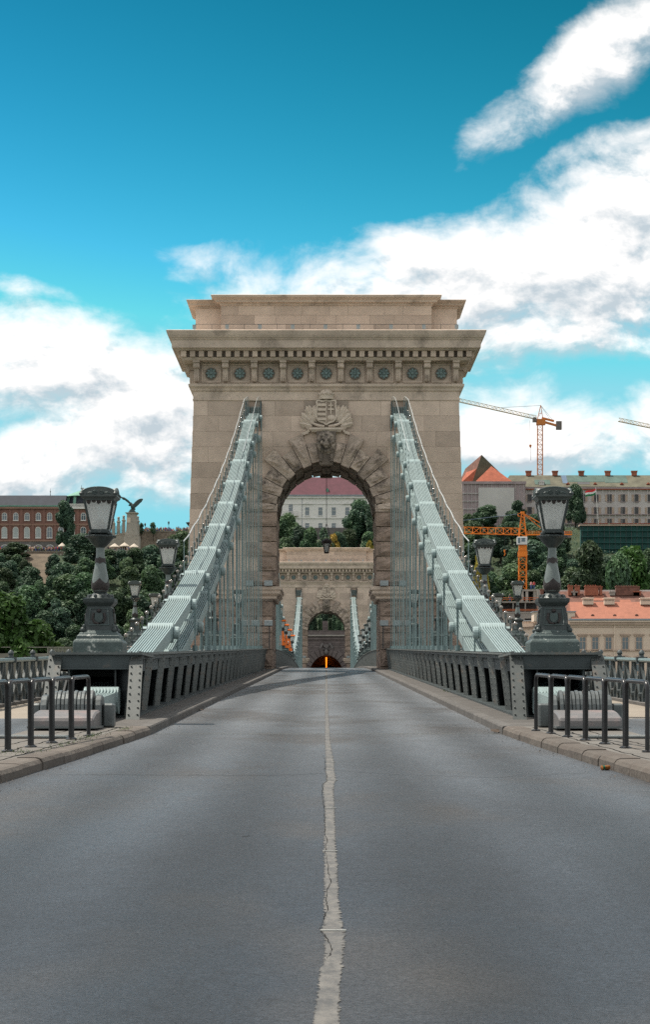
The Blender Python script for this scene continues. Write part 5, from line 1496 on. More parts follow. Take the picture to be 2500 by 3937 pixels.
# the limit above which no random tree of the wood may rise, read along the picture
LIM = [(-400,2120),(100,2110),(112,2235),(192,2235),(200,2120),(400,2125),(560,2140),(640,2090),(760,2060),(1000,2050),(1100,2050),(1190,2060),(1300,2050),(1450,2040),(1700,2010),(1790,2000),(1850,1965),(2050,1955),(2140,2005),(2230,2050),(2236,2140),(2420,2120),(2520,2105),(3000,2090)]
WOOD = [(90, 'dense tree in the wood at the left edge, beside the bare slope'), (215, 'dense tree in the wood directly below the bare slope'), (430, 'dense tree in the wood behind the great lamp below the red palace'),
        (620, 'dense tree in the wood below the eagle monument'), (1000, 'dense tree in the wood below the rubble wall, beside the near tower'),
        (1255, 'tree below the white palace, on the side of the orange covered lamps'), (1600, 'tree below the white palace, on the side of the uncovered lamps'),
        (1960, 'dense tree in the wood between the near tower and the orange crane'), (2060, 'dense tree in the wood behind the mast of the orange crane'),
        (2230, 'dense tree in the wood behind the great lamp below the netted palace'), (9999, 'dense tree in the wood below the green scaffold net')]
rw = random.Random(77)
def wood(zone, x0, x1, y0, y1, sx, sy):
    y = y0
    while y < y1:
        x = x0 + rw.uniform(0, sx)
        while x < x1:
            xx, yy = x + rw.uniform(-2.2, 2.2), y + rw.uniform(-3, 3)
            px = CX + xx*F/yy; g = hz(xx, yy); h = rw.uniform(8.5, 13.5)
            lim = lerp_table(LIM, px) + rw.uniform(4, 22)
            hmax = ZC + (HY - lim)*yy/F - g
            h = min(h, hmax)
            if abs(xx) < 11 and g < 21: h = 0
            if h > 4.5 and yy < lerp_table(DT, xx) - 4:
                lab = next(l for lim_, l in WOOD if px < lim_); grp = 'wood: ' + lab.split(' tree ')[-1] if ' tree ' in lab else 'trees below the white palace'
                tree(rw.choice(['mid', 'mid', 'dark', 'dark', 'mid']), (xx, yy, g - 0.3), h, h*rw.uniform(0.75, 1.0), lab, grp)
            x += sx*rw.uniform(0.8, 1.2)
        y += sy
wood('L', -118, -34, 520, 640, 8.5, 12)
wood('C', -24, 26, 562, 728, 9.5, 18)
wood('R', 34, 122, 520, 690, 9.0, 13)
# undergrowth that covers the ground between the trees
b = MB(); ru = random.Random(8)
for i in range(70000):
    x = ru.uniform(-125, 125); y = ru.uniform(515, 700)
    if abs(x) < 13 and hz(x, y) < 20: continue
    px = CX + x*F/y; g = hz(x, y)
    if 100 < px < 203 and 560 < y: continue
    if g < 0.6 or y > lerp_table(DT, x) - 2: continue
    p = Vector((x, y, g + ru.uniform(0.1, 1.6))); s1 = ru.uniform(0.16, 0.38)
    nrm = Vector((ru.gauss(0,.6), ru.gauss(0,.6) - 0.4, 0.9)).normalized(); a = nrm.orthogonal().normalized(); a.rotate(Matrix.Rotation(ru.uniform(0, 6.28), 3, nrm)); e = nrm.cross(a)
    b.add([p - a*s1, p + e*s1*0.7, p + a*s1, p - e*s1*0.7], [(0,1,2,3)])
tag(b.build('undergrowth', 'leaves_dark'), 'low green undergrowth covering the hillside between the trees', 'undergrowth', kind='stuff')

# ------------------------------------------------------------------ people
def person_mesh(name, mats, seed=0):
    """one continuous body grown on a posed skeleton"""
    rr = random.Random(seed)
    a = rr.uniform(-0.1, 0.1); st = rr.uniform(0.08, 0.16); ar = rr.uniform(0.0, 0.35)
    V = [(0,0,0.95,.15),(0,0,1.2,.16),(0,0,1.42,.15),(0,0,1.52,.07),(0,-0.02,1.66,.105),
         (-0.10,0,0.88,.10),(-st,-0.03,0.48,.075),(-st,0.02,0.06,.05),(-st,-0.10,0.03,.045),
         (0.10,0,0.88,.10),(st,0.03,0.48,.075),(st,0.05,0.06,.05),(st,-0.07,0.03,.045),
         (-0.20,0,1.40,.065),(-0.27,0.02,1.13,.05),(-0.24,-0.05-ar,0.90,.04),
         (0.20,0,1.40,.065),(0.27,0.02,1.13,.05),(0.24,-0.05-ar*0.4,0.90,.04)]
    E = [(0,1),(1,2),(2,3),(3,4),(0,5),(5,6),(6,7),(7,8),(0,9),(9,10),(10,11),(11,12),(2,13),(13,14),(14,15),(2,16),(16,17),(17,18)]
    me = bpy.data.meshes.new(name); me.from_pydata([v[:3] for v in V], E, [])
    o = bpy.data.objects.new(name, me); COL.objects.link(o)
    o.modifiers.new('skin', 'SKIN')
    for i, sv in enumerate(me.skin_vertices[0].data):
        sv.radius = (V[i][3], V[i][3]); sv.use_root = (i == 0)
    dg = bpy.context.evaluated_depsgraph_get()
    ev = bpy.data.meshes.new_from_object(o.evaluated_get(dg))
    bpy.data.objects.remove(o); bpy.data.meshes.remove(me)
    ev.materials.clear()
    for m in mats: ev.materials.append(M[m])
    for p in ev.polygons:
        c = p.center; p.use_smooth = True
        p.material_index = 2 if c.z > 1.5 or (abs(c.x) > 0.2 and c.z < 1.15 and c.z > 0.8) else (1 if c.z < 0.92 else 0)
    return ev
pm_base = person_mesh('person', ['cloth_0', 'cloth_2', 'skin'], 1)
pv = [v.co.copy() for v in pm_base.vertices]; pf = [(tuple(p.vertices), p.material_index) for p in pm_base.polygons]
cloths = ['cloth_%d' % i for i in range(8)] + ['skin']
def crowd(spots, name, label):
    b = MB(); rr = random.Random(len(spots))
    for p in spots:
        r_ = rr.uniform(0, 6.28); k = rr.uniform(0.9, 1.08); c, s_ = math.cos(r_)*k, math.sin(r_)*k
        n = len(b.v); top_, leg = rr.randrange(8), rr.choice((2, 4, 4, 6, 7))
        b.v += [(p[0] + c*q.x - s_*q.y, p[1] + s_*q.x + c*q.y, p[2] + q.z*k) for q in pv]
        for f, mi in pf:
            b.f.append(tuple(i + n for i in f)); b.m.append((top_, leg, 8)[mi])
    tag(b.build(name, cloths), label, 'crowd', kind='stuff')
rc = random.Random(4)
sp = []
for i in range(85):
    px = rc.choice((rc.uniform(-20, 240), rc.uniform(100, 240))); p = at(px, 2124, 641 + rc.uniform(0, 5)); sp.append((p.x, p.y, 49.6))
crowd(sp, 'crowd', 'crowd of visitors in summer clothes on the terrace below the red palace')
sp = []
for i in range(110):
    px = rc.uniform(532, 735); p = at(px, 2042, 657 + rc.uniform(0, 6)); sp.append((p.x, p.y, at(0, 2041, 657).z - 0.4 + rc.uniform(-.2, .2)))
crowd(sp, 'crowd', 'crowd of visitors standing along the top of the rubble wall')
sp = [(at(px, 0, 630).x, 630 + rc.uniform(0, 4), 48.9) for px in [rc.uniform(405, 520) for _ in range(16)]]
crowd(sp, 'crowd', 'cafe guests under the parasols below the eagle')

# ------------------------------------------------------------------ building helpers
class Bld:
    """a building laid out in metres from its own base point; px/py helpers read the survey at its distance"""
    def __init__(s, name, label, px, py, d, group=None, cat='building'):
        s.d = d; s.k = d / F; s.px = px; s.py = py
        p = at(px, py, d); s.o = p
        s.t = thing(name, label, cat, p, group=group)
        s.cache = {}
    def X(s, px): return (px - s.px) * s.k
    def Z(s, py): return (s.py - py) * s.k
    def box(s, name, m, px0, px1, py0, py1, y0, y1, parent=None, bevel=0):
        x0, x1 = sorted((s.X(px0), s.X(px1))); z0, z1 = sorted((s.Z(py0), s.Z(py1)))
        return MB().box(x0, x1, y0, y1, z0, z1).build(name, m, parent or s.t, bevel=bevel)
    def window(s, px, py, w, h, y=0.0, arch=0.0, frame='white_trim', pane='pane', fw=0.16, muntin=True, sill=True):
        """frame with a recessed pane, bars and a sill; w and h in metres, px/py the centre"""
        key = (w, h, arch, frame, pane, fw, muntin, sill)
        if key not in s.cache:
            def outline(hw_, hh, ar):
                if not ar: return [(-hw_, -hh), (hw_, -hh), (hw_, hh), (-hw_, hh)]
                pts = [(-hw_, -hh), (hw_, -hh)]
                for i in range(9):
                    a = math.pi*i/8; pts.append((hw_*math.cos(a), hh - ar + ar*math.sin(a)))
                return pts
            o_ = outline(w/2 + fw, h/2 + fw, arch*1.15); i_ = outline(w/2, h/2, arch)
            b = MB(); n = len(o_)
            vs = [(x, -0.12, z) for x, z in o_] + [(x, -0.12, z) for x, z in i_] + [(x, 0.25, z) for x, z in i_] + [(x, 0.05, z) for x, z in o_]
            fs = []
            for i in range(n):
                j = (i+1) % n
                fs += [(i, j, n+j, n+i), (n+i, n+j, 2*n+j, 2*n+i), (3*n+i, 3*n+j, j, i)]
            b.add(vs, fs)
            if muntin:
                b.box(-0.05, 0.05, -0.09, -0.03, -h/2, h/2 - 0.02); b.box(-w/2, w/2, -0.088, -0.03, h*0.12, h*0.12 + 0.09)
            if sill: b.box(-w/2 - fw*1.6, w/2 + fw*1.6, -0.28, 0.02, -h/2 - fw - 0.16, -h/2 - fw)
            fm = b.mesh('window', frame)
            pmesh = MB().add([(x, -0.04, z) for x, z in i_], [tuple(range(n))]).mesh('pane', pane)
            s.cache[key] = (fm, pmesh)
        fm, pmesh = s.cache[key]
        f = ob('window', fm, s.t, (s.X(px), y, s.Z(py)))
        ob('pane', pmesh, f)
        return f

# ------------------------------------------------------------------ red palace on the left
B = Bld('palace_building', 'red brick palace with two rows of arched windows, slate roof and green copper dome', 172, 2118, 680)
B.box('wall', 'red_wall', -260, 352, 1948, 2084, 0, 16)
B.box('basement', 'grey_stone', -262, 353, 2082, 2190, -0.35, 16.2)
B.box('string_band', 'red_trim', -261, 352.5, 2016, 2019.5, -0.3, 0.2)
B.box('string_band', 'red_trim', -261, 352.5, 2076, 2082, -0.5, 0.2)
B.box('cornice', 'red_trim', -262, 353, 1949, 1956, -0.7, 0.5)
B.box('gutter', 'copper', -262, 247, 1943.5, 1948.5, -0.9, 0.6)
x0, x1 = B.X(-262), B.X(250); z0, z1 = B.Z(1944), B.Z(1901)
MB().add([(x0,-0.7,z0),(x1,-0.7,z0),(x1,3.4,z1),(x0,3.4,z1),(x0,12,z1),(x1,12,z1),(x0,16.5,z0),(x1,16.5,z0)], [(0,1,2,3),(3,2,5,4),(4,5,7,6),(0,3,4,6),(1,7,5,2)]).build('roof', 'slate', B.t)
b = MB(); b.lathe([(0.12, 0), (0.08, 1.2), (0.2, 1.5), (0.05, 1.8), (0.03, 2.6)], 6); b.build('finial', 'bronze', B.t, loc=(B.X(187), 3.6, B.Z(1903)))
for i in range(-7, 8):
    px = 16 + 43.4*i
    if px > 345: continue
    blind = i not in (4, 5, 6, 7)
    B.window(px, 1986, 1.42, 2.35, 0.0, 0.71)
    B.window(px - 0.5, 2047, 1.6, 3.5, 0.0, 0.8, pane='pane_blind' if blind else 'pane', muntin=not blind)
    b = MB(); b.box(-1.5, 1.5, -0.35, 0.0, -0.2, 0.2); b.box(-1.3, 1.3, -0.25, 0.0, -0.5, -0.2); b.build('window_hood', 'red_trim', B.t, loc=(B.X(px), 0, B.Z(2016)))
    B.box('pilaster', 'red_wall', px + 16.5, px + 27, 1956, 2076, -0.22, 0.1)
    B.window(px + 2, 2104, 2.0, 1.4, -0.35, 0.5, muntin=False, sill=False)
# pavilion with the copper dome
B.box('balustrade_base', 'white_trim', 262, 354, 1950, 1957, -0.9, 0.3)
for i in range(26): B.box('baluster', 'white_trim', 266 + i*3.3, 268 + i*3.3, 1940.5, 1950, -0.75, -0.45)
B.box('balustrade_rail', 'white_trim', 262, 354, 1937.5, 1940.4, -0.85, -0.35)
b = MB(); cx_ = B.X(304); n = 8
def oct_(hwpx, py): return [(cx_ + hwpx*B.k*1.08*math.cos(math.pi/8 + math.pi/4*i), 6 + hwpx*B.k*1.08*math.sin(math.pi/8 + math.pi/4*i), B.Z(py)) for i in range(8)]
b.rings([oct_(50, 1950), oct_(50, 1930), oct_(44, 1912), oct_(46, 1904)]); b.build('drum', 'slate', B.t)
b = MB(); b.rings([oct_(57, 1905), oct_(58, 1903.5), oct_(44, 1896), oct_(20, 1885), oct_(3, 1879)]); dome = b.build('dome', 'copper', B.t)
b = MB()
for i in range(8):
    p = oct_(51, 1948)[i]; q = oct_(47, 1905)[i]; b.bar(p, q, 0.9, 0.3)
b.build('dome_ridge', 'copper', dome)
b = MB(); b.lathe([(0.25, 0), (0.12, 0.5), (0.3, 0.75), (0.3, 0.9), (0.1, 1.1), (0.04, 1.9)], 8); b.build('finial', 'bronze', dome, loc=(cx_, 6, B.Z(1879.5)))
# terrace wall below the palace
T = Bld('terrace_wall', 'pale retaining wall of the terrace below the red palace', 60, 2150, 640, cat='wall')
T.box('wall', 'rubble', -260, 262, 2120.5, 2185, 0, 3); T.box('coping', 'pale_stone', -260, 262, 2118.5, 2120.5, -0.15, 0.5)

# ------------------------------------------------------------------ eagle monument, colonnade and rubble wall
E = Bld('eagle_monument', 'bronze eagle with raised wings on a tall pale stone pedestal', 507, 2108, 640, cat='monument')
k = E.k
E.box('pedestal_foot', 'pale_stone', 478, 537, 2170, 2066, -2.4, 2.4); E.box('pedestal_step', 'pale_stone', 482, 533, 2066, 2056, -2.0, 2.0)
b = MB(); b.rect([(24*k, 1.9, E.Z(2056)), (21*k, 1.7, E.Z(2040)), (18*k, 1.5, E.Z(1980)), (19*k, 1.6, E.Z(1978)), (24*k, 2.0, E.Z(1974)), (24*k, 2.0, E.Z(1972)), (16*k, 1.3, E.Z(1971))]); b.build('pedestal', 'pale_stone', E.t)
E.box('relief_panel', 'stone_carved', 489, 503, 1992, 2011, -1.72, -1.4)
b = MB(); b.lathe([(16*k, E.Z(1971)), (13*k, E.Z(1966)), (9*k, E.Z(1960)), (3*k, E.Z(1956))], 9, 0, 0); b.build('rock', 'bronze', E.t)
b = MB()
def EP(px, py, y=0.0): return Vector((E.X(px), y, E.Z(py)))
b.ball(EP(508, 1948), 0.75, 10, 7, (0.75, 1.0, 1.35)); b.ball(EP(503, 1938), 0.5, 8, 6, (0.8, 0.9, 1.2)); b.ball(EP(498, 1942.5, -0.1), 0.32, 8, 6, (1.3, 0.9, 0.9)); b.ball(EP(494, 1943.5, -0.1), 0.14, 6, 4, (1.7, 0.8, 0.8))
b.ball(EP(514, 1955), 0.4, 8, 5, (0.9, 1.0, 1.1)); b.tube([EP(510, 1954), EP(518, 1958), EP(521, 1957)], [0.4, 0.3, 0.12], 6)
for s_ in (-0.35, 0.35): b.tube([EP(506, 1952, s_), EP(505, 1960, s_)], 0.22, 6)
def wing(b, pts, y0, y1, feathers):
    n = len(pts); loops = []
    for i, (px, py, w) in enumerate(pts):
        t = i/(n-1); c = EP(px, py, y0 + (y1-y0)*t)
        loops.append([c + Vector((0, -0.5, 0.25)), c + Vector((0, 0.4, 0.25)), c + Vector((w*0.3, 0.5, -w)), c + Vector((w*0.3, -0.4, -w))])
    b.rings(loops)
    for (a, c_, r_) in feathers: b.tube([EP(*a, y1), EP(*c_, y1)], [r_, r_*0.4], 5)
wing(b, [(507,1944,0.9),(502,1936,1.0),(494,1927,0.9),(484,1920,0.8),(475,1915,0.55)], 0, -0.6, [((478,1916),(465,1911),.28),((476,1918),(466,1915),.26),((478,1919),(469,1919),.24),((482,1921),(472,1922),.24)])
wing(b, [(510,1944,0.9),(516,1936,1.2),(525,1927,1.25),(534,1921,1.0),(542,1919,0.7)], 0, 0.6, [((538,1919),(549,1917),.28),((538,1921),(549,1920),.26),((536,1923),(548,1923),.24),((534,1926),(543,1927),.24)])
eag = b.build('eagle', 'bronze', E.t, smooth=True)
md = eag.modifiers.new('remesh', 'REMESH'); md.mode = 'VOXEL'; md.voxel_size = 0.13; md.use_smooth_shade = True
def gate_column(px, ytop, label):
    G = Bld('gate_column', label, px, 2075, 648, group='columns beside the eagle', cat='column')
    k = G.k; h0 = G.Z(ytop)
    b = MB(); b.rect([(0.75, 0), (0.75, 1.0), (0.5, 1.1), (0.45, h0-2.0), (0.6, h0-1.9), (0.6, h0-1.6), (0.4, h0-1.5), (0.35, h0-0.9)]); b.build('shaft', 'pale_stone', G.t)
    b = MB(); b.ball((0, 0, h0-0.45), 0.45, 8, 6); b.build('ball_finial', 'pale_stone', G.t, smooth=True)
gate_column(435, 1992, 'pale gate column with ball top, farthest from the eagle pedestal')
gate_column(455, 1986, 'pale gate column with ball top, middle one before the eagle pedestal')
gate_column(475, 1981, 'pale gate column with ball top, next to the eagle pedestal')
gate_column(529, 1984, 'pale column with capital standing just behind the eagle pedestal')
G = Bld('gate_grille', 'dark iron grille between the columns beside the eagle', 465, 2080, 649, cat='grille')
for i in range(24): G.box('bar', 'dark_wire', 424 + i*2.4, 425.2 + i*2.4, 2015 + 8*math.sin(i*0.9), 2080, 0, 0.1)
G.box('cross_bar', 'dark_wire', 423, 482, 2050, 2052, -0.05, 0.0)
W = Bld('stair_wall', 'pale stone stair wall sloping up to the eagle pedestal', 440, 2115, 642, cat='wall')
b = MB(); P2 = lambda px, py: (W.X(px), W.Z(py))
b.prism([P2(380, 2180), P2(482, 2180), P2(482, 2052), P2(380, 2072)], lambda a, c, t: (a, 0 if t == 0 else 2, c)); b.build('wall', 'pale_stone', W.t)
b = MB(); b.prism([P2(380, 2072), P2(482, 2052), P2(482, 2048), P2(380, 2068)], lambda a, c, t: (a, -0.2 if t == 0 else 2.2, c)); b.build('coping', 'pale_stone', W.t)
W = Bld('rubble_wall', 'long rubble stone wall with a crowd on top, beside the eagle pedestal', 640, 2112, 656, cat='wall')
W.box('wall', 'rubble', 524, 790, 2044, 2200, 0, 3); W.box('coping', 'pale_stone', 524, 790, 2041.5, 2044, -0.2, 0.6)
for px, yt, lab in ((557, 2010, 'terrace lamp on the wall between the two small trees'), (648, 2003, 'slender terrace lamp on the wall top above the crowd')):
    A = Bld('terrace_lamp', lab, px, 2042, 658, group='lamps on the wall top', cat='lamp'); h = A.Z(yt)
    b = MB(); b.lathe([(0.14, 0), (0.08, 0.4), (0.06, h-1.2)], 6); b.build('pole', 'dark_wire', A.t)
    b = MB(); b.lathe([(0.14, h-1.2), (0.3, h-0.5), (0.34, h-0.45), (0.1, h-0.1), (0.02, h)], 6); b.build('lantern', 'dark_wire', A.t)
S = Bld('stone_house', 'corner of a pale house with dark roof beside the near tower', 760, 2045, 665)
S.box('wall', 'pale_stone', 726, 800, 2012, 2060, 0, 10)
b = MB(); b.rect([(0.9, S.Z(2012)), (0.9, S.Z(2010)), (-2.5, S.Z(1998))], 37*S.k, 5.5, S.X(763), 5); b.build('roof', 'slate', S.t)
tcaf = Bld('cafe_terrace', 'stone cafe terrace under the parasols below the eagle', 470, 2130, 626, cat='terrace')
MB().box(tcaf.X(392), tcaf.X(548), 0, 12, -14, 48.9 - tcaf.o.z).build('terrace_wall', 'pale_stone', tcaf.t)
def parasol(px, py, wpx, d, label):
    A = Bld('parasol', label, px, py + 30, d, group='cafe parasols', cat='parasol'); z = A.Z(py); r_ = wpx*A.k/2
    b = MB(); n = 8
    b.rings([[(r_*math.cos(2*math.pi*i/n + .4), r_*math.sin(2*math.pi*i/n + .4), z - 0.25 - 0.6) for i in range(n)], [(r_*math.cos(2*math.pi*i/n + .4), r_*math.sin(2*math.pi*i/n + .4), z - 0.6) for i in range(n)], [(0.1*math.cos(2*math.pi*i/n), 0.1*math.sin(2*math.pi*i/n), z + 0.5) for i in range(n)]], cap=False)
    b.build('canopy', 'parasol_cloth', A.t); MB().tube([(0, 0, z-2.7), (0, 0, z+0.4)], 0.05, 5).build('pole', 'dark_wire', A.t)
parasol(238, 2093, 34, 642, 'cream parasol beside the crowd in front of the red palace')
parasol(440, 2095, 42, 630, 'cream cafe parasol, farthest from the near tower below the eagle')
parasol(478, 2092, 42, 629, 'cream cafe parasol, middle one below the eagle')
parasol(515, 2096, 40, 628, 'cream cafe parasol, nearest to the near tower below the eagle')

# ------------------------------------------------------------------ white palace seen through the arch
B = Bld('palace_building', 'white palace with wine red roof seen through the arch', 1255, 2060, 750)
B.box('wall', 'white_wall', 960, 1550, 1908, 2062, 0, 18)
B.box('string_band', 'white_trim', 959, 1551, 1990, 1994, -0.3, 0.2); B.box('cornice', 'white_trim', 958, 1552, 1908, 1916, -0.6, 0.3); B.box('gutter', 'lead_grey', 957, 1553, 1902.5, 1907.5, -0.9, 0.4)
B.box('string_band', 'white_trim', 959, 1551, 1936, 1939, -0.2, 0.2)
x0, x1 = B.X(955), B.X(1555); z0, z1 = B.Z(1904), B.Z(1827)
MB().add([(x0,-0.8,z0),(x1,-0.8,z0),(x1-6,7,z1),(x0+6,7,z1),(x0+6,11,z1),(x1-6,11,z1),(x0,18.8,z0),(x1,18.8,z0)], [(0,1,2,3),(3,2,5,4),(4,5,7,6),(0,3,4,6),(1,7,5,2)]).build('roof', 'wine_roof', B.t)
for px, py, h in ((1118, 1955, 3.4), (1181.6, 1966, 2.9), (1232.5, 1966, 2.9), (1283.6, 1966, 2.9), (1336, 1966, 2.9), (1388, 1966, 2.9), (1065, 1966, 2.9), (1440, 1966, 2.9)):
    B.window(px, py, 1.35, h, 0.0)
for px in (1181.6, 1232.5, 1283.6, 1336, 1388, 1130, 1440): B.window(px, 2024, 1.35, 2.4, 0.0)
for px in (1181.6, 1336):
    b = MB(); b.prism([(-1.9, 0), (1.9, 0), (0, 0.9)], lambda a, c, t: (a, -0.45 if t == 0 else 0.0, c)); b.build('pediment', 'white_trim', B.t, loc=(B.X(px), 0, B.Z(1939)))
B.box('balcony', 'white_trim', 1078, 1147, 1982, 1984.5, -1.6, 0); B.box('balcony_rail', 'white_trim', 1078, 1147, 1967, 1968.5, -1.6, -1.4)
for i in range(18): B.box('baluster', 'white_trim', 1079 + i*3.9, 1080.8 + i*3.9, 1968.5, 1982, -1.58, -1.42)
b = MB(); b.box(-0.5, 0.5, -0.6, 1.0, 0, 1.1); b.prism([(-0.65, 1.1), (0.65, 1.1), (0, 1.7)], lambda a, c, t: (a, -0.7 if t == 0 else 1.4, c)); b.build('dormer', 'copper', B.t, loc=(B.X(1259), 1.2, B.Z(1893)))
B.box('downpipe', 'lead_grey', 1161, 1162.5, 1912, 2050, -0.15, 0.0); B.box('downpipe', 'lead_grey', 1361, 1362.5, 1912, 2050, -0.15, 0.0)
B.box('plinth_wall', 'grey_stone', 960, 1550, 2030, 2150, -1.2, 0.0)

# ------------------------------------------------------------------ netted palace on the right
B = Bld('palace_building', 'long palace under grey scaffold netting with sheeted roof and orange gables', 2150, 2035, 700)
B.box('wall', 'net_grey', 2020, 2900, 1868, 2110, 0, 16)
B.box('eave_board', 'net_lilac', 2015, 2900, 1874, 1880, -1.0, 0.2); B.box('eave_line', 'tile_orange', 2015, 2900, 1880.5, 1883.5, -1.02, 0.2)
B.box('scaffold_deck', 'net_lilac', 2015, 2900, 1977, 1980, -0.9, 0); B.box('scaffold_deck', 'net_lilac', 2015, 2900, 2012, 2017, -0.9, 0); B.box('eave_line', 'tile_orange', 2240, 2900, 2013, 2016, -1.5, -1.0)
for i in range(26): B.box('scaffold_pole', 'net_white', 2024 + i*24.5, 2025 + i*24.5, 1874, 2035, -0.95, -0.85)
x0, x1 = B.X(1925), B.X(2905); z0, z1 = B.Z(1873), B.Z(1818)
MB().add([(x0,-0.9,z0),(x1,-0.9,z0),(x1,7.5,z1),(x0+4,7.5,z1),(x0,16.5,z0),(x1,16.5,z0)], [(0,1,2,3),(3,2,5,4),(0,3,4)]).build('roof', 'roof_sheet', B.t)
def roof_patch(px0, px1, t0, t1, m):
    y = lambda t: -0.9 + 8.4*t - 0.06; z = lambda t: z0 + (z1-z0)*t + 0.05
    MB().add([(B.X(px0), y(t0), z(t0)), (B.X(px1), y(t0), z(t0)), (B.X(px1), y(t1), z(t1)), (B.X(px0), y(t1), z(t1))], [(0,1,2,3)]).build('roof_sheet', m, B.t)
roof_patch(2168, 2188, 0.3, 0.98, 'roof_sheet_blue'); roof_patch(2189, 2330, 0.42, 0.97, 'roof_sheet_green'); roof_patch(2331, 2420, 0.35, 0.97, 'roof_sheet_green'); roof_patch(2225, 2272, 0.22, 0.4, 'concrete_dark'); roof_patch(2185, 2370, 0.05, 0.2, 'roof_sheet'); roof_patch(2060, 2120, 0.2, 0.6, 'roof_sheet_green')
for px in (2042, 2145, 2247, 2350, 2453, 2556):
    b = MB(); b.rect([(0.0, 0), (0.0, 1.1), (0.15, 1.2), (0.15, 1.35)], 0.9, 0.6); b.rect([(0.12, 1.35), (0.25, 1.75)], 0.9, 0.6)
    b.build('chimney', 'brick_red', B.t, loc=(B.X(px), 7.3, B.Z(1820.5)))
for px, m in ((2085, 'net_white'), (2186, 'tile_orange'), (2291, 'tile_orange'), (2394, 'tile_orange'), (2496, 'tile_orange')):
    big = 1.7 if m == 'net_white' else 1.0
    b = MB(); b.box(-0.55*big, 0.55*big, -0.2, 2.0, 0, 0.9*big); b.prism([(-0.7*big, 0.9*big), (0.7*big, 0.9*big), (0, 1.6*big)], lambda a, c, t: (a, -0.35 if t == 0 else 2.6, c)); dmr = b.build('dormer', m, B.t, loc=(B.X(px), 0.6, B.Z(1871)))
    if big == 1.0: MB().box(-0.3, 0.3, -0.23, -0.21, 0.15, 0.8).build('dormer_opening', 'black', dmr)
for i in range(11):
    px = 2038 + i*51.3
    for py in (1915, 1964, 2006):
        B.window(px, py, 1.45, 2.5 if py < 2000 else 1.9, -0.02, frame='net_lilac', pane='concrete_dark', muntin=False, fw=0.12)
        for sx in (-1, 1): B.box('shutter', 'cream_trim', px + sx*13.5 - 4, px + sx*13.5 + 4, py - 13, py + 13, -0.12, 0.0)
# corner block with gables
B.box('corner_wall', 'net_lilac', 1776, 2018, 1862, 2110, -4.0, 14)
B.box('hoarding', 'net_white', 1838, 1975, 1880, 1990, -4.4, -4.02)
for i in range(16): B.box('scaffold_pole', 'net_grey', 1780 + i*15.4, 1781.2 + i*15.4, 1858, 2036, -4.3, -4.2)
for py in (1900, 1930, 1960, 1990): B.box('scaffold_deck', 'net_grey', 1776, 1836, py, py+3, -4.35, -4.05)
B.box('parapet_net', 'net_lilac', 1774, 2020, 1856, 1866, -4.6, -4.2)
def pyramid(px0, px1, pxa, pye, pya, yf, yb, m_front, m_side):
    b = MB(); A = (B.X(pxa), (yf+yb)/2, B.Z(pya)); z = B.Z(pye)
    c = [(B.X(px0), yf, z), (B.X(px1), yf, z), (B.X(px1), yb, z), (B.X(px0), yb, z)]
    b.add([c[0], c[1], A], [(0,1,2)], 0); b.add([c[1], c[2], A], [(0,1,2)], 1); b.add([c[2], c[3], A], [(0,1,2)], 1); b.add([c[3], c[0], A], [(0,1,2)], 0)
    return b.build('hip_roof', [m_front, m_side], B.t)
b = MB()    # steep gable roof behind, seen end on: brown sheet face towards the river, red slope to the left
A0 = Vector((B.X(1855), 2, B.Z(1746))); l, r_ = Vector((B.X(1815), 2, B.Z(1862))), Vector((B.X(1950), 2, B.Z(1862)))
r_ = Vector((B.X(1975), 2, B.Z(1862)))
b.add([l, r_, A0], [(0,1,2)], 0); ll = Vector((B.X(1765), 10, B.Z(1862))); A1 = Vector((B.X(1800), 12, B.Z(1786)))
b.add([l, A0, A1, ll], [(0,1,2,3)], 1); b.add([ll + Vector((0,-7,0)), l, A0 + (l-A0)*0.45, A1 + Vector((0,-6,-2))], [(0,1,2,3)], 2)
b.add([r_, r_ + Vector((0,14,0)), A0 + Vector((0,14,0)), A0], [(0,1,2,3)], 0)
b.build('gable_roof', ['roof_sheet', 'tile_old', 'tile_orange'], B.t)
pyramid(1822, 1972, 1891, 1860, 1791, -4.3, 6, 'tile_orange', 'tile_orange')
# green netted scaffold below
B2 = Bld('scaffold', 'dark green netted scaffolding over the garden wall below the netted palace', 2400, 2145, 652, cat='scaffold')
B2.box('net', 'net_green', 2236, 2900, 2022, 2190, 0, 3)
for i in range(5): B2.box('scaffold_deck', 'net_green', 2234, 2900, 2040 + i*23, 2043 + i*23, -0.6, 0)
for i in range(14): B2.box('scaffold_pole', 'concrete_dark', 2240 + i*21, 2241.2 + i*21, 2022, 2180, -0.5, -0.4)
B2.box('deck_edge', 'cream_trim', 2230, 2900, 2017, 2022, -0.8, 3)
# flag
Fl = Bld('flag', 'red white and green flag on a white pole before the netted palace', 2303, 2015, 686, cat='flag')
b = MB(); b.tube([(0, 0, 0), (-0.9, 0, Fl.Z(1874))], [0.12, 0.07], 6); b.build('pole', 'white_trim', Fl.t)
for i, m in enumerate(('flag_red', 'flag_white', 'flag_green')):
    vs = []; fs = []; n = 9
    for j in range(n):
        t = j/(n-1); x = -0.95 - 3.5*t; zt = Fl.Z(1876) - 0.15 - 1.1*t - 0.2*math.sin(t*5); hh = 2.0
        for q in (i/3, (i+1)/3): vs.append((x, 0.25*math.sin(t*7), zt - hh*q))
    for j in range(n-1): fs.append((2*j, 2*j+2, 2*j+3, 2*j+1))
    MB().add(vs, fs).build('stripe', m, Fl.t)

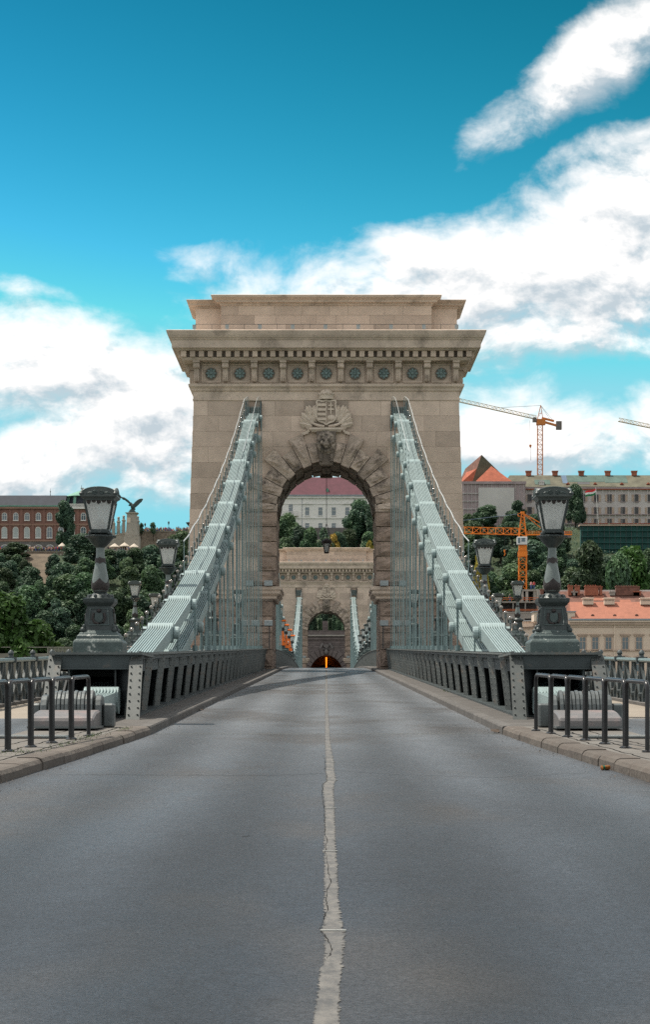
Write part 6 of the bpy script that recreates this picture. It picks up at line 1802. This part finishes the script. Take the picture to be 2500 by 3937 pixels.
# ------------------------------------------------------------------ tower cranes
def lattice(b, p, q, w, h, bay, r=0.06, up=(0,0,1), tri=False):
    p, q = Vector(p), Vector(q); t = (q-p).normalized(); upv = Vector(up)
    x = t.cross(upv).normalized(); y = x.cross(t).normalized()
    L_ = (q-p).length; n = max(2, int(round(L_/bay)))
    cs = [(-w/2, 0), (w/2, 0), (0, h)] if tri else [(-w/2, -h/2), (w/2, -h/2), (w/2, h/2), (-w/2, h/2)]
    P = lambda i, c: p + t*(L_*i/n) + x*c[0] + y*c[1]
    for c in cs: b.bar(P(0, c), P(n, c), r*2, r*2)
    for i in range(n):
        for k in range(len(cs)):
            a, c = cs[k], cs[(k+1) % len(cs)]
            b.bar(P(i, a), P(i+1, c), r*1.3, r*1.3) if i % 2 else b.bar(P(i, c), P(i+1, a), r*1.3, r*1.3)
            b.bar(P(i, a), P(i, c), r*1.2, r*1.2)
C = Bld('tower_crane', 'orange tower crane with white cab standing in front of the wooded hill', 2011, 2290, 505, cat='crane')
P = lambda px, py, y=0.0: Vector((C.X(px), y, C.Z(py)))
b = MB(); lattice(b, P(2011, 2400), P(2011, 2140), 1.9, 1.9, 1.75, 0.09, (0,1,0)); b.build('mast', 'crane_orange', C.t)
b = MB(); b.box(C.X(1994), C.X(2028), -1.1, 1.1, C.Z(2141), C.Z(2120)); b.box(C.X(1997), C.X(2026), -1.0, 1.0, C.Z(2119), C.Z(2097)); b.build('slewing_ring', 'crane_orange', C.t)
b = MB(); b.box(C.X(1987), C.X(2027), -1.9, -0.4, C.Z(2096), C.Z(2066)); cab = b.build('cab', 'cab_white', C.t, bevel=0.1)
MB().box(C.X(1990), C.X(1999), -1.93, -1.91, C.Z(2090), C.Z(2070)).build('cab_window', 'pane', cab); MB().box(C.X(2004), C.X(2018), -1.93, -1.91, C.Z(2085), C.Z(2070)).build('cab_window', 'pane', cab)
b = MB()
for sx in (-1, 1):
    for sy in (-0.9, 0.9):
        b.bar(P(2011 + sx*14, 2064, sy), P(2011 + sx*4, 1972, sy*0.4), 0.2, 0.2)
for i in range(8):
    t0, t1 = i/8, (i+1)/8
    for sy in (-0.9, 0.9):
        xa, xb = 14 - 10*t0, 14 - 10*t1; f_ = 1 - 0.6*t0
        b.bar(P(2011 - xa*(1 if i % 2 else -1), 2064 - 92*t0, sy*f_), P(2011 + xb*(1 if i % 2 else -1), 2064 - 92*t1, sy*f_), 0.11, 0.11)
b.box(C.X(1993), C.X(2004), -0.5, 0.5, C.Z(1986), C.Z(1984)); b.box(C.X(1993), C.X(2004), -0.5, 0.5, C.Z(1975), C.Z(1973.5)); b.box(C.X(1993), C.X(1994), -0.5, 0.5, C.Z(1986), C.Z(1973)); b.box(C.X(2004), C.X(2018), -0.5, 0.5, C.Z(1975), C.Z(1967))
b.build('cat_head', 'crane_orange', C.t)
b = MB(); lattice(b, P(1996, 2056), P(1700, 2049), 1.3, 1.65, 1.9, 0.085, tri=True); b.build('jib', 'crane_orange', C.t)
b = MB(); b.box(C.X(2026), C.X(2200), -0.7, 0.7, C.Z(2058), C.Z(2053))
for i in range(20): b.box(C.X(2028 + i*9), C.X(2029 + i*9), -0.72, -0.66, C.Z(2053), C.Z(2042))
b.bar(P(2027, 2043, -0.7), P(2200, 2043, -0.7), 0.08, 0.08); b.bar(P(2027, 2048, -0.7), P(2200, 2048, -0.7), 0.08, 0.08); b.build('counter_jib', 'crane_orange', C.t)
C.box('counterweight', 'weight_grey', 2172, 2196, 2042, 2068, -0.6, 0.6)
b = MB()
for sy in (-0.4, 0.4): b.bar(P(2014, 1974, sy), P(2150, 2050, sy), 0.12, 0.12); b.bar(P(2012, 1975, sy), P(2110, 2052, sy), 0.08, 0.08)
b.build('tie_bar', 'crane_orange', C.t)
b = MB(); b.tube([P(1996, 1976), P(1720, 2008)], 0.05, 4); b.build('tie_rope', 'roof_sheet_blue', C.t)
b = MB(); b.tube([P(1941, 2056), P(1941, 2114)], 0.03, 4); b.build('hoist_rope', 'dark_wire', C.t)
b = MB(); b.box(C.X(1938), C.X(1944), -0.25, 0.25, C.Z(2122), C.Z(2114)); b.tube([P(1940, 2122), P(1944, 2128), P(1940, 2137)], 0.12, 5); b.build('hook_block', 'crane_orange', C.t)

C = Bld('tower_crane', 'tall yellow tower crane rising behind the netted palace', 2078, 1850, 790, cat='crane')
b = MB(); lattice(b, P(2078, 1900), P(2078, 1634), 2.0, 2.0, 1.9, 0.10, (0,1,0)); b.build('mast', 'crane_yellow', C.t)
b = MB(); b.box(C.X(2064), C.X(2098), -1.2, 1.2, C.Z(1634), C.Z(1612)); b.build('slewing_ring', 'crane_yellow', C.t)
b = MB(); b.box(C.X(2049), C.X(2064), -1.5, 0.2, C.Z(1624), C.Z(1606)); b.build('cab', 'weight_grey', C.t, bevel=0.1)
b = MB(); b.bar(P(2068, 1612, -0.5), P(2081, 1558), 0.22, 0.22); b.bar(P(2090, 1612, 0.5), P(2081, 1558), 0.22, 0.22); b.bar(P(2075, 1590), P(2086, 1590), 0.14, 0.14); b.bar(P(2074, 1600), P(2086, 1580), 0.12, 0.12); b.build('cat_head', 'crane_yellow', C.t)
b = MB(); lattice(b, P(2062, 1612), P(1690, 1528), 1.4, 1.35, 1.7, 0.085, tri=True); b.build('jib', 'crane_pale', C.t)
b = MB(); b.box(0, 0.01, 0, 0.01, 0, 0.01)
b = MB(); lo = (P(2092, 1622), P(2155, 1640)); b.bar(lo[0], lo[1], 1.4, 0.75); b.bar(P(2092, 1612, -0.7), P(2130, 1622, -0.7), 0.08, 0.08); b.bar(P(2085, 1607), P(2132, 1619), 1.0, 0.75); b.build('counter_jib', 'crane_yellow', C.t)
C.box('counterweight', 'weight_grey', 2140, 2161, 1620, 1652, -0.9, 0.9)
b = MB(); b.tube([P(2081, 1559), P(1895, 1569)], 0.06, 4); b.tube([P(2081, 1559), P(2118, 1615)], 0.05, 4); b.tube([P(2081, 1559), P(2130, 1618)], 0.05, 4); b.build('tie_rope', 'dark_wire', C.t)
b = MB(); b.tube([P(2038, 1616), P(2041, 1710)], 0.04, 4); b.tube([P(2043, 1718), P(2042.5, 1770)], 0.06, 4); b.build('hoist_rope', 'dark_wire', C.t)
b = MB(); b.lathe([(0.5, C.Z(1710)), (0.45, C.Z(1716)), (0.12, C.Z(1722))], 6, C.X(2041), 0); b.build('hook_block', 'crane_yellow', C.t)
C = Bld('tower_crane', 'pale crane jib reaching in from the right edge of the sky', 2700, 1850, 800, cat='crane')
b = MB(); lattice(b, P(2680, 1682), P(2379, 1620), 1.4, 1.4, 1.7, 0.09, tri=True); b.build('jib', 'crane_pale', C.t)
b = MB(); lattice(b, P(2700, 2000), P(2700, 1690), 2.0, 2.0, 1.9, 0.10, (0,1,0)); b.bar(P(2680, 1684), P(2760, 1700), 1.4, 1.2); b.bar(P(2690, 1690), P(2700, 1620), 0.3, 0.3); b.build('mast', 'crane_yellow', C.t)

# ------------------------------------------------------------------ lower town on the right
B = Bld('town_house', 'cream classical building with salmon tile roof and dark windows behind the railing', 2350, 2640, 440)
B.box('wall', 'cream_wall', 2196, 2960, 2398, 2660, 0, 16)
B.box('cornice', 'cream_trim', 2192, 2962, 2392, 2402, -0.6, 0.3); B.box('cornice', 'cream_wall', 2190, 2964, 2386, 2392, -0.9, 0.3); B.box('gutter', 'lead_grey', 2188, 2966, 2379, 2385.5, -1.05, 0.5); B.box('string_band', 'cream_trim', 2194, 2961, 2498, 2503, -0.3, 0.1); B.box('frieze_band', 'cream_trim', 2195, 2961, 2410, 2413, -0.12, 0.1)
x0, x1 = B.X(2200), B.X(2965); z0, z1 = B.Z(2379.5), B.Z(2309)
MB().add([(x0,-0.3,z0),(x1,-0.3,z0),(x1,6.5,z1),(x0+0.3,6.5,z1),(x0,16.5,z0),(x1,16.5,z0)], [(0,1,2,3),(3,2,5,4),(0,3,4)]).build('roof', 'tile_salmon', B.t)
for px in (2242, 2290.5, 2341.5, 2406, 2459, 2520, 2573):
    B.window(px, 2473, 1.25, 2.55, -0.02, frame='cream_trim', fw=0.2)
    b = MB(); b.box(-1.2, 1.2, -0.4, 0.0, 0.0, 0.22); b.box(-1.0, 1.0, -0.25, 0.0, -0.3, 0.0); b.build('window_hood', 'cream_trim', B.t, loc=(B.X(px), 0, B.Z(2441)))
    B.window(px, 2560, 1.25, 2.4, -0.02, frame='cream_trim', fw=0.2)
    b = MB(); b.prism([(-1.2, 0), (1.2, 0), (0, 0.55)], lambda a, c, t: (a, -0.4 if t == 0 else 0, c)); b.build('window_hood', 'cream_trim', B.t, loc=(B.X(px), 0, B.Z(2527)))
B.box('pilaster', 'cream_wall', 2362, 2368, 2402, 2640, -0.15, 0.1)
for px in (2275, 2357.5, 2499):
    b = MB(); b.rect([(0, 0), (0, 1.2), (0.18, 1.25), (0.18, 1.45), (0.0, 1.5)], 1.15, 0.6)
    v_ = b.build('roof_vent', 'cream_wall', B.t, loc=(B.X(px), 5.4, B.Z(2320)))
    for i in range(7): MB().box(-0.95 + i*0.29, -0.83 + i*0.29, -0.62, -0.59, 0.75, 1.1).build('vent_slot', 'black', v_)
for px in (2283, 2368, 2453):
    b = MB(); b.rings([[(0.4*math.cos(math.pi*i/6), -0.4, 0.35*math.sin(math.pi*i/6)) for i in range(7)], [(0.1*math.cos(math.pi*i/6), 1.6, 0.6) for i in range(7)]]); b.build('roof_eyelet', 'tile_old', B.t, loc=(B.X(px), 1.2, B.Z(2367)))
# its wing that turns away to the left, with a parapet
B.box('parapet', 'cream_wall', 2056, 2214, 2352, 2388, 0.6, 6); B.box('parapet_cap', 'lead_grey', 2052, 2218, 2349, 2353, 0.3, 6.3)
A0, A1 = Vector((B.X(2197), 0.2, 0)), Vector((B.X(2000), 10.0, 0))
b = MB(); b.add([(A0.x, A0.y, B.Z(2660)), (A1.x, A1.y, B.Z(2660)), (A1.x, A1.y, B.Z(2405)), (A0.x, A0.y, B.Z(2398))], [(0,1,2,3)]); b.add([(A1.x, A1.y, B.Z(2660)), (A1.x, 20, B.Z(2660)), (A1.x, 20, B.Z(2405)), (A1.x, A1.y, B.Z(2405))], [(0,1,2,3)]); b.build('side_wall', 'cream_wall', B.t)
b = MB(); b.bar((A0.x, A0.y - 0.3, B.Z(2394)), (A1.x, A1.y - 0.3, B.Z(2401)), 1.0, 0.7); b.bar((A0.x, A0.y-0.1, B.Z(2404)), (A1.x, A1.y-0.1, B.Z(2411)), 0.7, 0.3); b.build('side_cornice', 'cream_trim', B.t)
ang = math.atan2(A1.y - A0.y, A1.x - A0.x)
for i in range(7):
    p = A0.lerp(A1, 0.12 + i*0.13)
    for zz in (B.Z(2478), B.Z(2562)):
        f = MB().box(-0.75, 0.75, -0.1, 0.1, -1.4, 1.4).build('window', 'cream_trim', B.t, loc=(p.x, p.y, zz), rot=(0, 0, ang)); MB().box(-0.5, 0.5, 0.09, 0.13, -1.2, 1.2).build('pane', 'pane', f)
for i in range(16):
    p = A0.lerp(A1, 0.55 + i*0.028); MB().box(-0.1, 0.1, -0.1, 0.1, 0, 0.9).build('baluster', 'cream_wall', B.t, loc=(p.x, p.y + 0.5, B.Z(2398)))
b = MB(); b.bar(A0.lerp(A1, 0.54) + Vector((0, .5, B.Z(2380))), A0.lerp(A1, 1.0) + Vector((0, .5, B.Z(2381))), 0.35, 0.18); b.build('balustrade_rail', 'lead_grey', B.t)

B = Bld('old_house', 'old house with weathered brown tile roof and a row of brick chimneys', 2300, 2420, 478)
x0, x1 = B.X(2078), B.X(2900); z0, z1 = B.Z(2345), B.Z(2268)
B.box('wall', 'cream_trim', 2080, 2900, 2340, 2600, 0.5, 12)
MB().add([(x0,0,z0),(x1,0,z0),(x1,6.5,z1),(x0,6.5,z1),(x0,13,z0),(x1,13,z0)], [(0,1,2,3),(3,2,5,4),(0,3,4)]).build('roof', 'tile_old', B.t)
B.box('fire_wall', 'white_trim', 2080, 2900, 2262, 2280, 6.8, 7.4)
for px, w, yt, m in ((2205, 9, 2246, 'brick_red'), (2232, 9, 2246, 'brick_red'), (2287, 26, 2248, 'brick_red'), (2323, 5, 2250, 'brick_red'), (2427, 46, 2249, 'tile_old'), (2464, 15, 2268, 'brick_red'), (2220, 12, 2270, 'concrete'), (2120, 20, 2246, 'concrete'), (2100, 12, 2262, 'tile_old'), (2368, 10, 2270, 'concrete')):
    b = MB(); h = B.Z(yt) - B.Z(2285)
    b.rect([(0, 0), (0, h-0.3), (0.1, h-0.25), (0.1, h)], w*B.k, 0.6)
    for i in range(max(1, int(w/5))): b.box(-w*B.k + 0.1 + i*0.6, -w*B.k + 0.35 + i*0.6, -0.15, 0.15, h, h + 0.25)
    b.build('chimney', m, B.t, loc=(B.X(px), 5.2, B.Z(2285)))
for px, t in ((2150, .3), (2290, .5), (2390, .25)):
    roofz = z0 + (z1-z0)*t; MB().add([(B.X(px), 6.5*t - .08, roofz + .02), (B.X(px+48), 6.5*t - .08, roofz + .02), (B.X(px+44), 6.5*(t+.3) - .08, z0 + (z1-z0)*(t+.3) + .02), (B.X(px+3), 6.5*(t+.3) - .08, z0 + (z1-z0)*(t+.3) + .02)], [(0,1,2,3)]).build('roof_patch', 'tile_salmon', B.t)

B = Bld('concrete_building', 'unfinished concrete building with orange guard rails behind the second lamp', 1980, 2560, 470)
for (ya, yb_) in ((2312, 2317), (2352, 2358), (2415, 2422)): B.box('floor_slab', 'concrete', 1740, 2076, ya, yb_, 0, 12)
B.box('back_wall', 'concrete_dark', 1742, 2074, 2317, 2600, 4.5, 11.5)
for px in (1745, 1790, 1835, 1880, 1925, 1975, 2022, 2072): B.box('column', 'concrete', px - 2, px + 2, 2317, 2352, 0.2, 0.6)
B.box('wall', 'concrete', 1740, 2076, 2358, 2378, 0.1, 1); B.box('wall', 'concrete', 1740, 2076, 2395, 2600, 0.1, 1)
for px in (1760, 1830, 1900, 1945, 2010, 2060): B.box('pier', 'concrete', px - 9, px + 9, 2378, 2395, 0.1, 1)
for y_ in (2297, 2303, 2342, 2347): B.box('guard_rail', 'rail_orange', 1740, 2078, y_, y_ + 2, -0.1, 0.0)
for i in range(20): B.box('rail_post', 'rail_orange', 1742 + i*17.4, 1743 + i*17.4, 2296, 2312, -0.1, 0.0)
B.box('stair_core', 'concrete', 2005, 2018, 2268, 2312, 2, 6); B.box('stair_core', 'concrete', 2026, 2036, 2268, 2312, 2, 6); B.box('stair_core', 'concrete', 2056, 2076, 2264, 2312, 2, 6); B.box('core_roof', 'concrete', 2004, 2078, 2264, 2271, 1.9, 6.1); B.box('core_back', 'concrete_dark', 2006, 2075, 2271, 2312, 5.5, 5.9)
P = lambda px, py: (B.X(px), B.Z(py))
MB().prism([P(2068, 2264), P(2076, 2264), P(2100, 2352), P(2078, 2352)], lambda a, c, t: (a, 1.0 if t == 0 else 1.8, c)).build('stair_wall', 'concrete', B.t)
def worker(px, py, cl, label, seed):
    p = at(px, py, 472.5); o = ob('person', person_mesh('person', [cl, 'cloth_2', 'skin'], seed), None, p, (0, 0, rnd.uniform(-1, 1)))
    tag(o, label, 'person', 'workers on the concrete building')
worker(2044, 2264, 'cloth_3', 'person in pink top standing on the concrete roof, nearer the orange mast', 3)
worker(2055, 2264, 'cloth_1', 'person in red top standing on the concrete roof, away from the orange mast', 4)
worker(2028, 2312, 'cloth_5', 'person in blue top standing at the concrete stair opening', 5)
worker(2012, 2312, 'cloth_0', 'person in white top standing beside the orange guard rail', 6)
worker(1962, 2312, 'cloth_4', 'person in dark clothes standing on the open concrete floor', 7)

C = Bld('storage_container', 'blue steel container behind the chain near the tower', 1738, 2520, 430, cat='container')
C.box('body', 'blue_paint', 1698, 1778, 2410, 2520, 0, 5)
for i in range(16): C.box('rib', 'blue_paint', 1700 + i*4.9, 1702 + i*4.9, 2414, 2515, -0.12, 0.0)
C.box('top_frame', 'blue_paint', 1697, 1779, 2407, 2411, -0.15, 5.1)

# ------------------------------------------------------------------ tunnel portal beyond the far tower
DTUN = 541.0
B = Bld('tunnel_portal', 'dark stone tunnel portal with crest, seen through the far arch', 1255, 2600, DTUN, cat='tunnel')
AH, AZ = 4.6, B.Z(2519)
arcp = []
for i in range(25):
    t = math.pi*i/24; arcp.append((AH*math.cos(t), B.Z(2590) + (AZ - B.Z(2590))*math.sin(t)**1.15))
zb = B.Z(2690); ztp = B.Z(2446)
poly = [(-17, zb), (-17, ztp), (17, ztp), (17, zb), (AH, zb)] + arcp + [(-AH, zb)]
MB().prism(poly, lambda a, c, t: (a, 0 if t == 0 else 2.0, c)).build('facade', 'tunnel_stone', B.t)
b = MB(); b.prism([(-17.4, ztp), (17.4, ztp), (17.4, ztp + 0.35), (-17.4, ztp + 0.35)], lambda a, c, t: (a, -0.7 if t == 0 else 2.2, c)); b.build('cornice', 'concrete', B.t)
b = MB(); b.prism([(-17.2, B.Z(2459)), (17.2, B.Z(2459)), (17.2, B.Z(2452)), (-17.2, B.Z(2452))], lambda a, c, t: (a, -0.4 if t == 0 else 0.1, c)); b.build('cornice', 'tunnel_stone', B.t)
b = MB(); b.box(-17.2, 17.2, -0.4, 0.3, ztp + 0.352, B.Z(2426)); b.box(-17.4, 17.4, -0.5, 0.4, B.Z(2426), B.Z(2424)); b.build('balustrade', 'tunnel_stone', B.t)
rt2 = random.Random(6)
for k in range(8):
    z0 = B.Z(2500) + k*0.56 - 1.0; z1 = z0 + 0.54
    if z1 > B.Z(2460): break
    x = -16.9
    while x < 16.9:
        e = min(16.9, x + rt2.uniform(1.2, 2.4))
        if not (abs((x+e)/2) < 4.2 and z0 < AZ + 1.8): slab_block(MB(), x, e, z0, z1, 0.1, -0.12, 0.02).build('stone_block', 'tunnel_stone', B.t)
        x = e
for i in range(-7, 8):
    if i == 0: continue
    c = math.pi/2 + R(11.8)*i; h = R(5.2)
    def rad(t, r_): return ((AH + r_)*math.cos(t), B.Z(2590) + (AZ - B.Z(2590) + r_)*math.sin(t)**1.15)
    q = [rad(c-h, 0), rad(c-h, 2.3 if i % 2 else 1.8), rad(c+h, 2.3 if i % 2 else 1.8), rad(c+h, 0)]
    MB().prism(q, lambda a, c_, t: (a, -0.45 if t == 0 else 0.1, c_)).build('voussoir', 'tunnel_stone', B.t, bevel=0.06)
b = MB(); b.prism([(-0.75, B.Z(2478)), (0.75, B.Z(2478)), (0.7, B.Z(2487)), (0, B.Z(2493)), (-0.7, B.Z(2487))], lambda a, c, t: (a, -0.9 if t == 0 else 0, c))
b.box(-1.1, 1.1, -0.8, 0, B.Z(2497), B.Z(2494)); b.ball((0, -0.7, B.Z(2507)), 0.55, 8, 6, (1, .8, 1.3))
for sx in (-1, 1):
    for i in range(3): b.ball((sx*(1.05 + 0.25*i), -0.4, B.Z(2478 + 6*i)), 0.4, 6, 5, (1, .7, 1.2))
b.build('crest', 'grey_stone', B.t, smooth=True)
b = MB(); loops = [[(x*1.02, y, z + 0.06) for x, z in [(-AH, zb)] + list(reversed(arcp)) + [(AH, zb)]] for y in (0.6, 150)]
b.rings(loops, cap=False, closed=False); b.add([(x*1.02, 150, z + 0.06) for x, z in [(-AH, zb)] + list(reversed(arcp)) + [(AH, zb)]], [tuple(range(27))]); b.build('vault', 'tunnel_dark', B.t)
for i in range(14):
    y = 4 + i*10.0; z = (ZC + (HY - 2530)*(DTUN + 0)/F - B.o.z) if i == 0 else B.Z(2530)*(0.97)
    MB().cbox((0.0, y, B.Z(2530)), 0.34, 4.0, 0.5).build('ceiling_lamp', 'tunnel_lamp', B.t)
# stair walls and clipped hedges above the portal
for px, w, yt, lab in ((1230, 8, 2377, 'clipped light green hedge above the tunnel, on the side of the orange lamps'), (1270, 7, 2378, 'clipped light green hedge above the tunnel, on the side of the bare lamps')):
    p = at(px, 2430, 552); b = MB(); rr = random.Random(px); k = 552/F
    for i in range(900):
        x = rr.uniform(-w*k, w*k); z = rr.uniform(0, (2430 - yt)*k); y = rr.uniform(-0.6, 0.6)
        q = Vector((x, y, z)); a = Vector((rr.gauss(0,1), rr.gauss(0,1), rr.gauss(0,1))).normalized()*0.2; e = a.orthogonal().normalized()*0.16
        b.add([q-a, q+e, q+a, q-e], [(0,1,2,3)])
    tag(b.build('hedge', 'leaves', loc=p), lab, 'hedge', 'hedges above the tunnel')
S = Bld('garden_stair', 'grey stair climbing between hedges above the tunnel portal', 1251, 2430, 556, cat='stair')
for i in range(9): S.box('step', 'tunnel_stone', 1240, 1262, 2430 - i*5, 2425.3 - i*5, i*0.5, i*0.5 + 0.8)

# balustraded quay wall far behind the left railing
B = Bld('quay_wall', 'pale balustraded quay wall far behind the left railing', 360, 2560, 424, cat='wall')
B.box('wall', 'quay_stone', -400, 900, 2512, 2760, 0, 1.0); B.box('coping', 'pale_stone', -400, 900, 2487, 2489.5, -0.1, 0.6)
for i in range(60): B.box('baluster', 'pale_stone', 180 + i*5.2, 182.5 + i*5.2, 2489.5, 2512, 0.05, 0.35)
B = Bld('quay_wall', 'stone quay wall below the cream building', 2150, 2560, 424, cat='wall')
B.box('wall', 'quay_stone', 1500, 3200, 2640, 2760, 0, 1.0); B.box('coping', 'pale_stone', 1500, 3200, 2636, 2640, -0.2, 1.2)

# ------------------------------------------------------------------ small things on the ground
d = ground_d(2962)
x = (2330 - CX)*d/F
can = thing('drink_can', 'crushed green and copper drink can lying in the gutter by the right kerb', 'can', (x, d, zr(d) + 0.034), 0.5)
b = MB(); n = 12; loops = []
for i, (yy, r_) in enumerate(((-0.06, .022), (-0.055, .031), (-0.02, .027), (0.02, .033), (0.055, .031), (0.06, .022))):
    loops.append([(yy, r_*math.cos(2*math.pi*k/n)*(0.8 if i in (2,) else 1), r_*math.sin(2*math.pi*k/n)) for k in range(n)])
b.rings(loops).build('can_body', 'tin_copper', can, smooth=True)
b = MB(); b.rings([[(yy, r_*math.cos(2*math.pi*k/n), r_*math.sin(2*math.pi*k/n)) for k in range(n)] for yy, r_ in ((-0.05, .0325), (-0.022, .0295))], cap=False).build('label_band', 'tin_green', can, smooth=True)
def scrap(px, py, m, size, label, seed):
    d = ground_d(py); rr = random.Random(seed); b = MB(); n = 5; vs = []; fs = []
    for j in range(n):
        for i in range(n): vs.append(((i/(n-1)-.5)*size*1.5 + rr.uniform(-.1,.1)*size, (j/(n-1)-.5)*size + rr.uniform(-.1,.1)*size, 0.006 + rr.uniform(0, 0.35)*size))
    for j in range(n-1):
        for i in range(n-1): fs.append((j*n+i, j*n+i+1, (j+1)*n+i+1, (j+1)*n+i))
    tag(b.add(vs, fs).build('litter_scrap', m, loc=((px-CX)*d/F, d, zr(d)), rot=(0, 0, rr.uniform(0, 3))), label, 'litter', 'litter in the gutters')
scrap(1726, 2706, 'paper', 0.22, 'crumpled pale plastic scrap in the gutter farthest along the right kerb', 1)
scrap(1884, 2782, 'roof_sheet_blue', 0.14, 'small bluish scrap in the gutter beside the right kerb', 2)
scrap(1922, 2818, 'leaf_litter', 0.2, 'brown paper scrap where the right kerb starts to bend', 3)
scrap(1835, 2736, 'paper', 0.12, 'tiny white scrap in the gutter between two others at the right kerb', 4)
scrap(885, 2665, 'leaf_litter', 0.12, 'small brown scrap in the gutter beside the left kerb', 5)
scrap(770, 2732, 'leaf_litter', 0.1, 'small brown scrap farther down the left gutter towards the anchorage', 6)
b = MB(); rg = random.Random(12)
for i in range(420):
    s = rg.choice((-1, 1)); d = rg.uniform(13, 60); off = abs(rg.gauss(0, 0.16)) + 0.01
    x = s*(kx(d) - off); q = Vector((x, d, zr(d) + 0.008)); z = rg.uniform(0.006, 0.02)
    a = rg.uniform(0, 3.14); ux, uy = math.cos(a)*z, math.sin(a)*z
    b.add([q + Vector((ux, uy, 0.003)), q + Vector((-uy*.6, ux*.6, 0.006)), q + Vector((-ux, -uy, 0.004)), q + Vector((uy*.6, -ux*.6, 0.012))], [(0,1,2,3)])
tag(b.build('leaf_debris', 'leaf_litter'), 'dry leaf crumbs and grit lying along the kerbs', 'debris', kind='stuff')
b = MB()
for (cx_, cd, n, sx, sd) in ((-3.62, 30.6, 130, 0.10, 0.8), (-3.70, 28.2, 60, 0.10, 0.5), (-3.95, 26.2, 60, 0.15, 0.3), (-4.3, 25.4, 30, 0.15, 0.2), (-3.35, 33.4, 50, 0.05, 0.3), (3.7, 62, 60, 0.03, 1.2)):
    for i in range(n):
        x, d = cx_ + rg.gauss(0, sx), cd + rg.gauss(0, sd); z = zr(d) + 0.148
        h = rg.uniform(0.015, 0.05); a = rg.uniform(0, 6.28); w = 0.006
        b.add([(x - w*math.cos(a), d - w*math.sin(a), z), (x + w*math.cos(a), d + w*math.sin(a), z), (x + rg.gauss(0, .03), d + rg.gauss(0, .03), z + h)], [(0,1,2)])
tag(b.build('grass_tufts', 'grass'), 'green grass tufts growing in the cracks of the left pavement', 'grass', kind='stuff')
# pavement joints at the corner
pvl = bpy.data.objects['pavement_left']
for s, nm in ((-1, 'pavement_left'), (1, 'pavement_right')):
    rj = random.Random(30 + s)
    for k in range(3):
        vs = []; fs = []; d = 20.0; x = 0.45 + 0.35*k
        while d < 34.5:
            xx = s*(kx(d) + x + rj.uniform(-0.03, 0.03)); vs += [(xx - 0.008, d, zr(d) + 0.150), (xx + 0.012, d, zr(d) + 0.150)]; d += 0.25
        for i in range(len(vs)//2 - 1): fs.append((2*i, 2*i+1, 2*i+3, 2*i+2))
        MB().add(vs, fs).build('crack', 'crack', bpy.data.objects[nm])
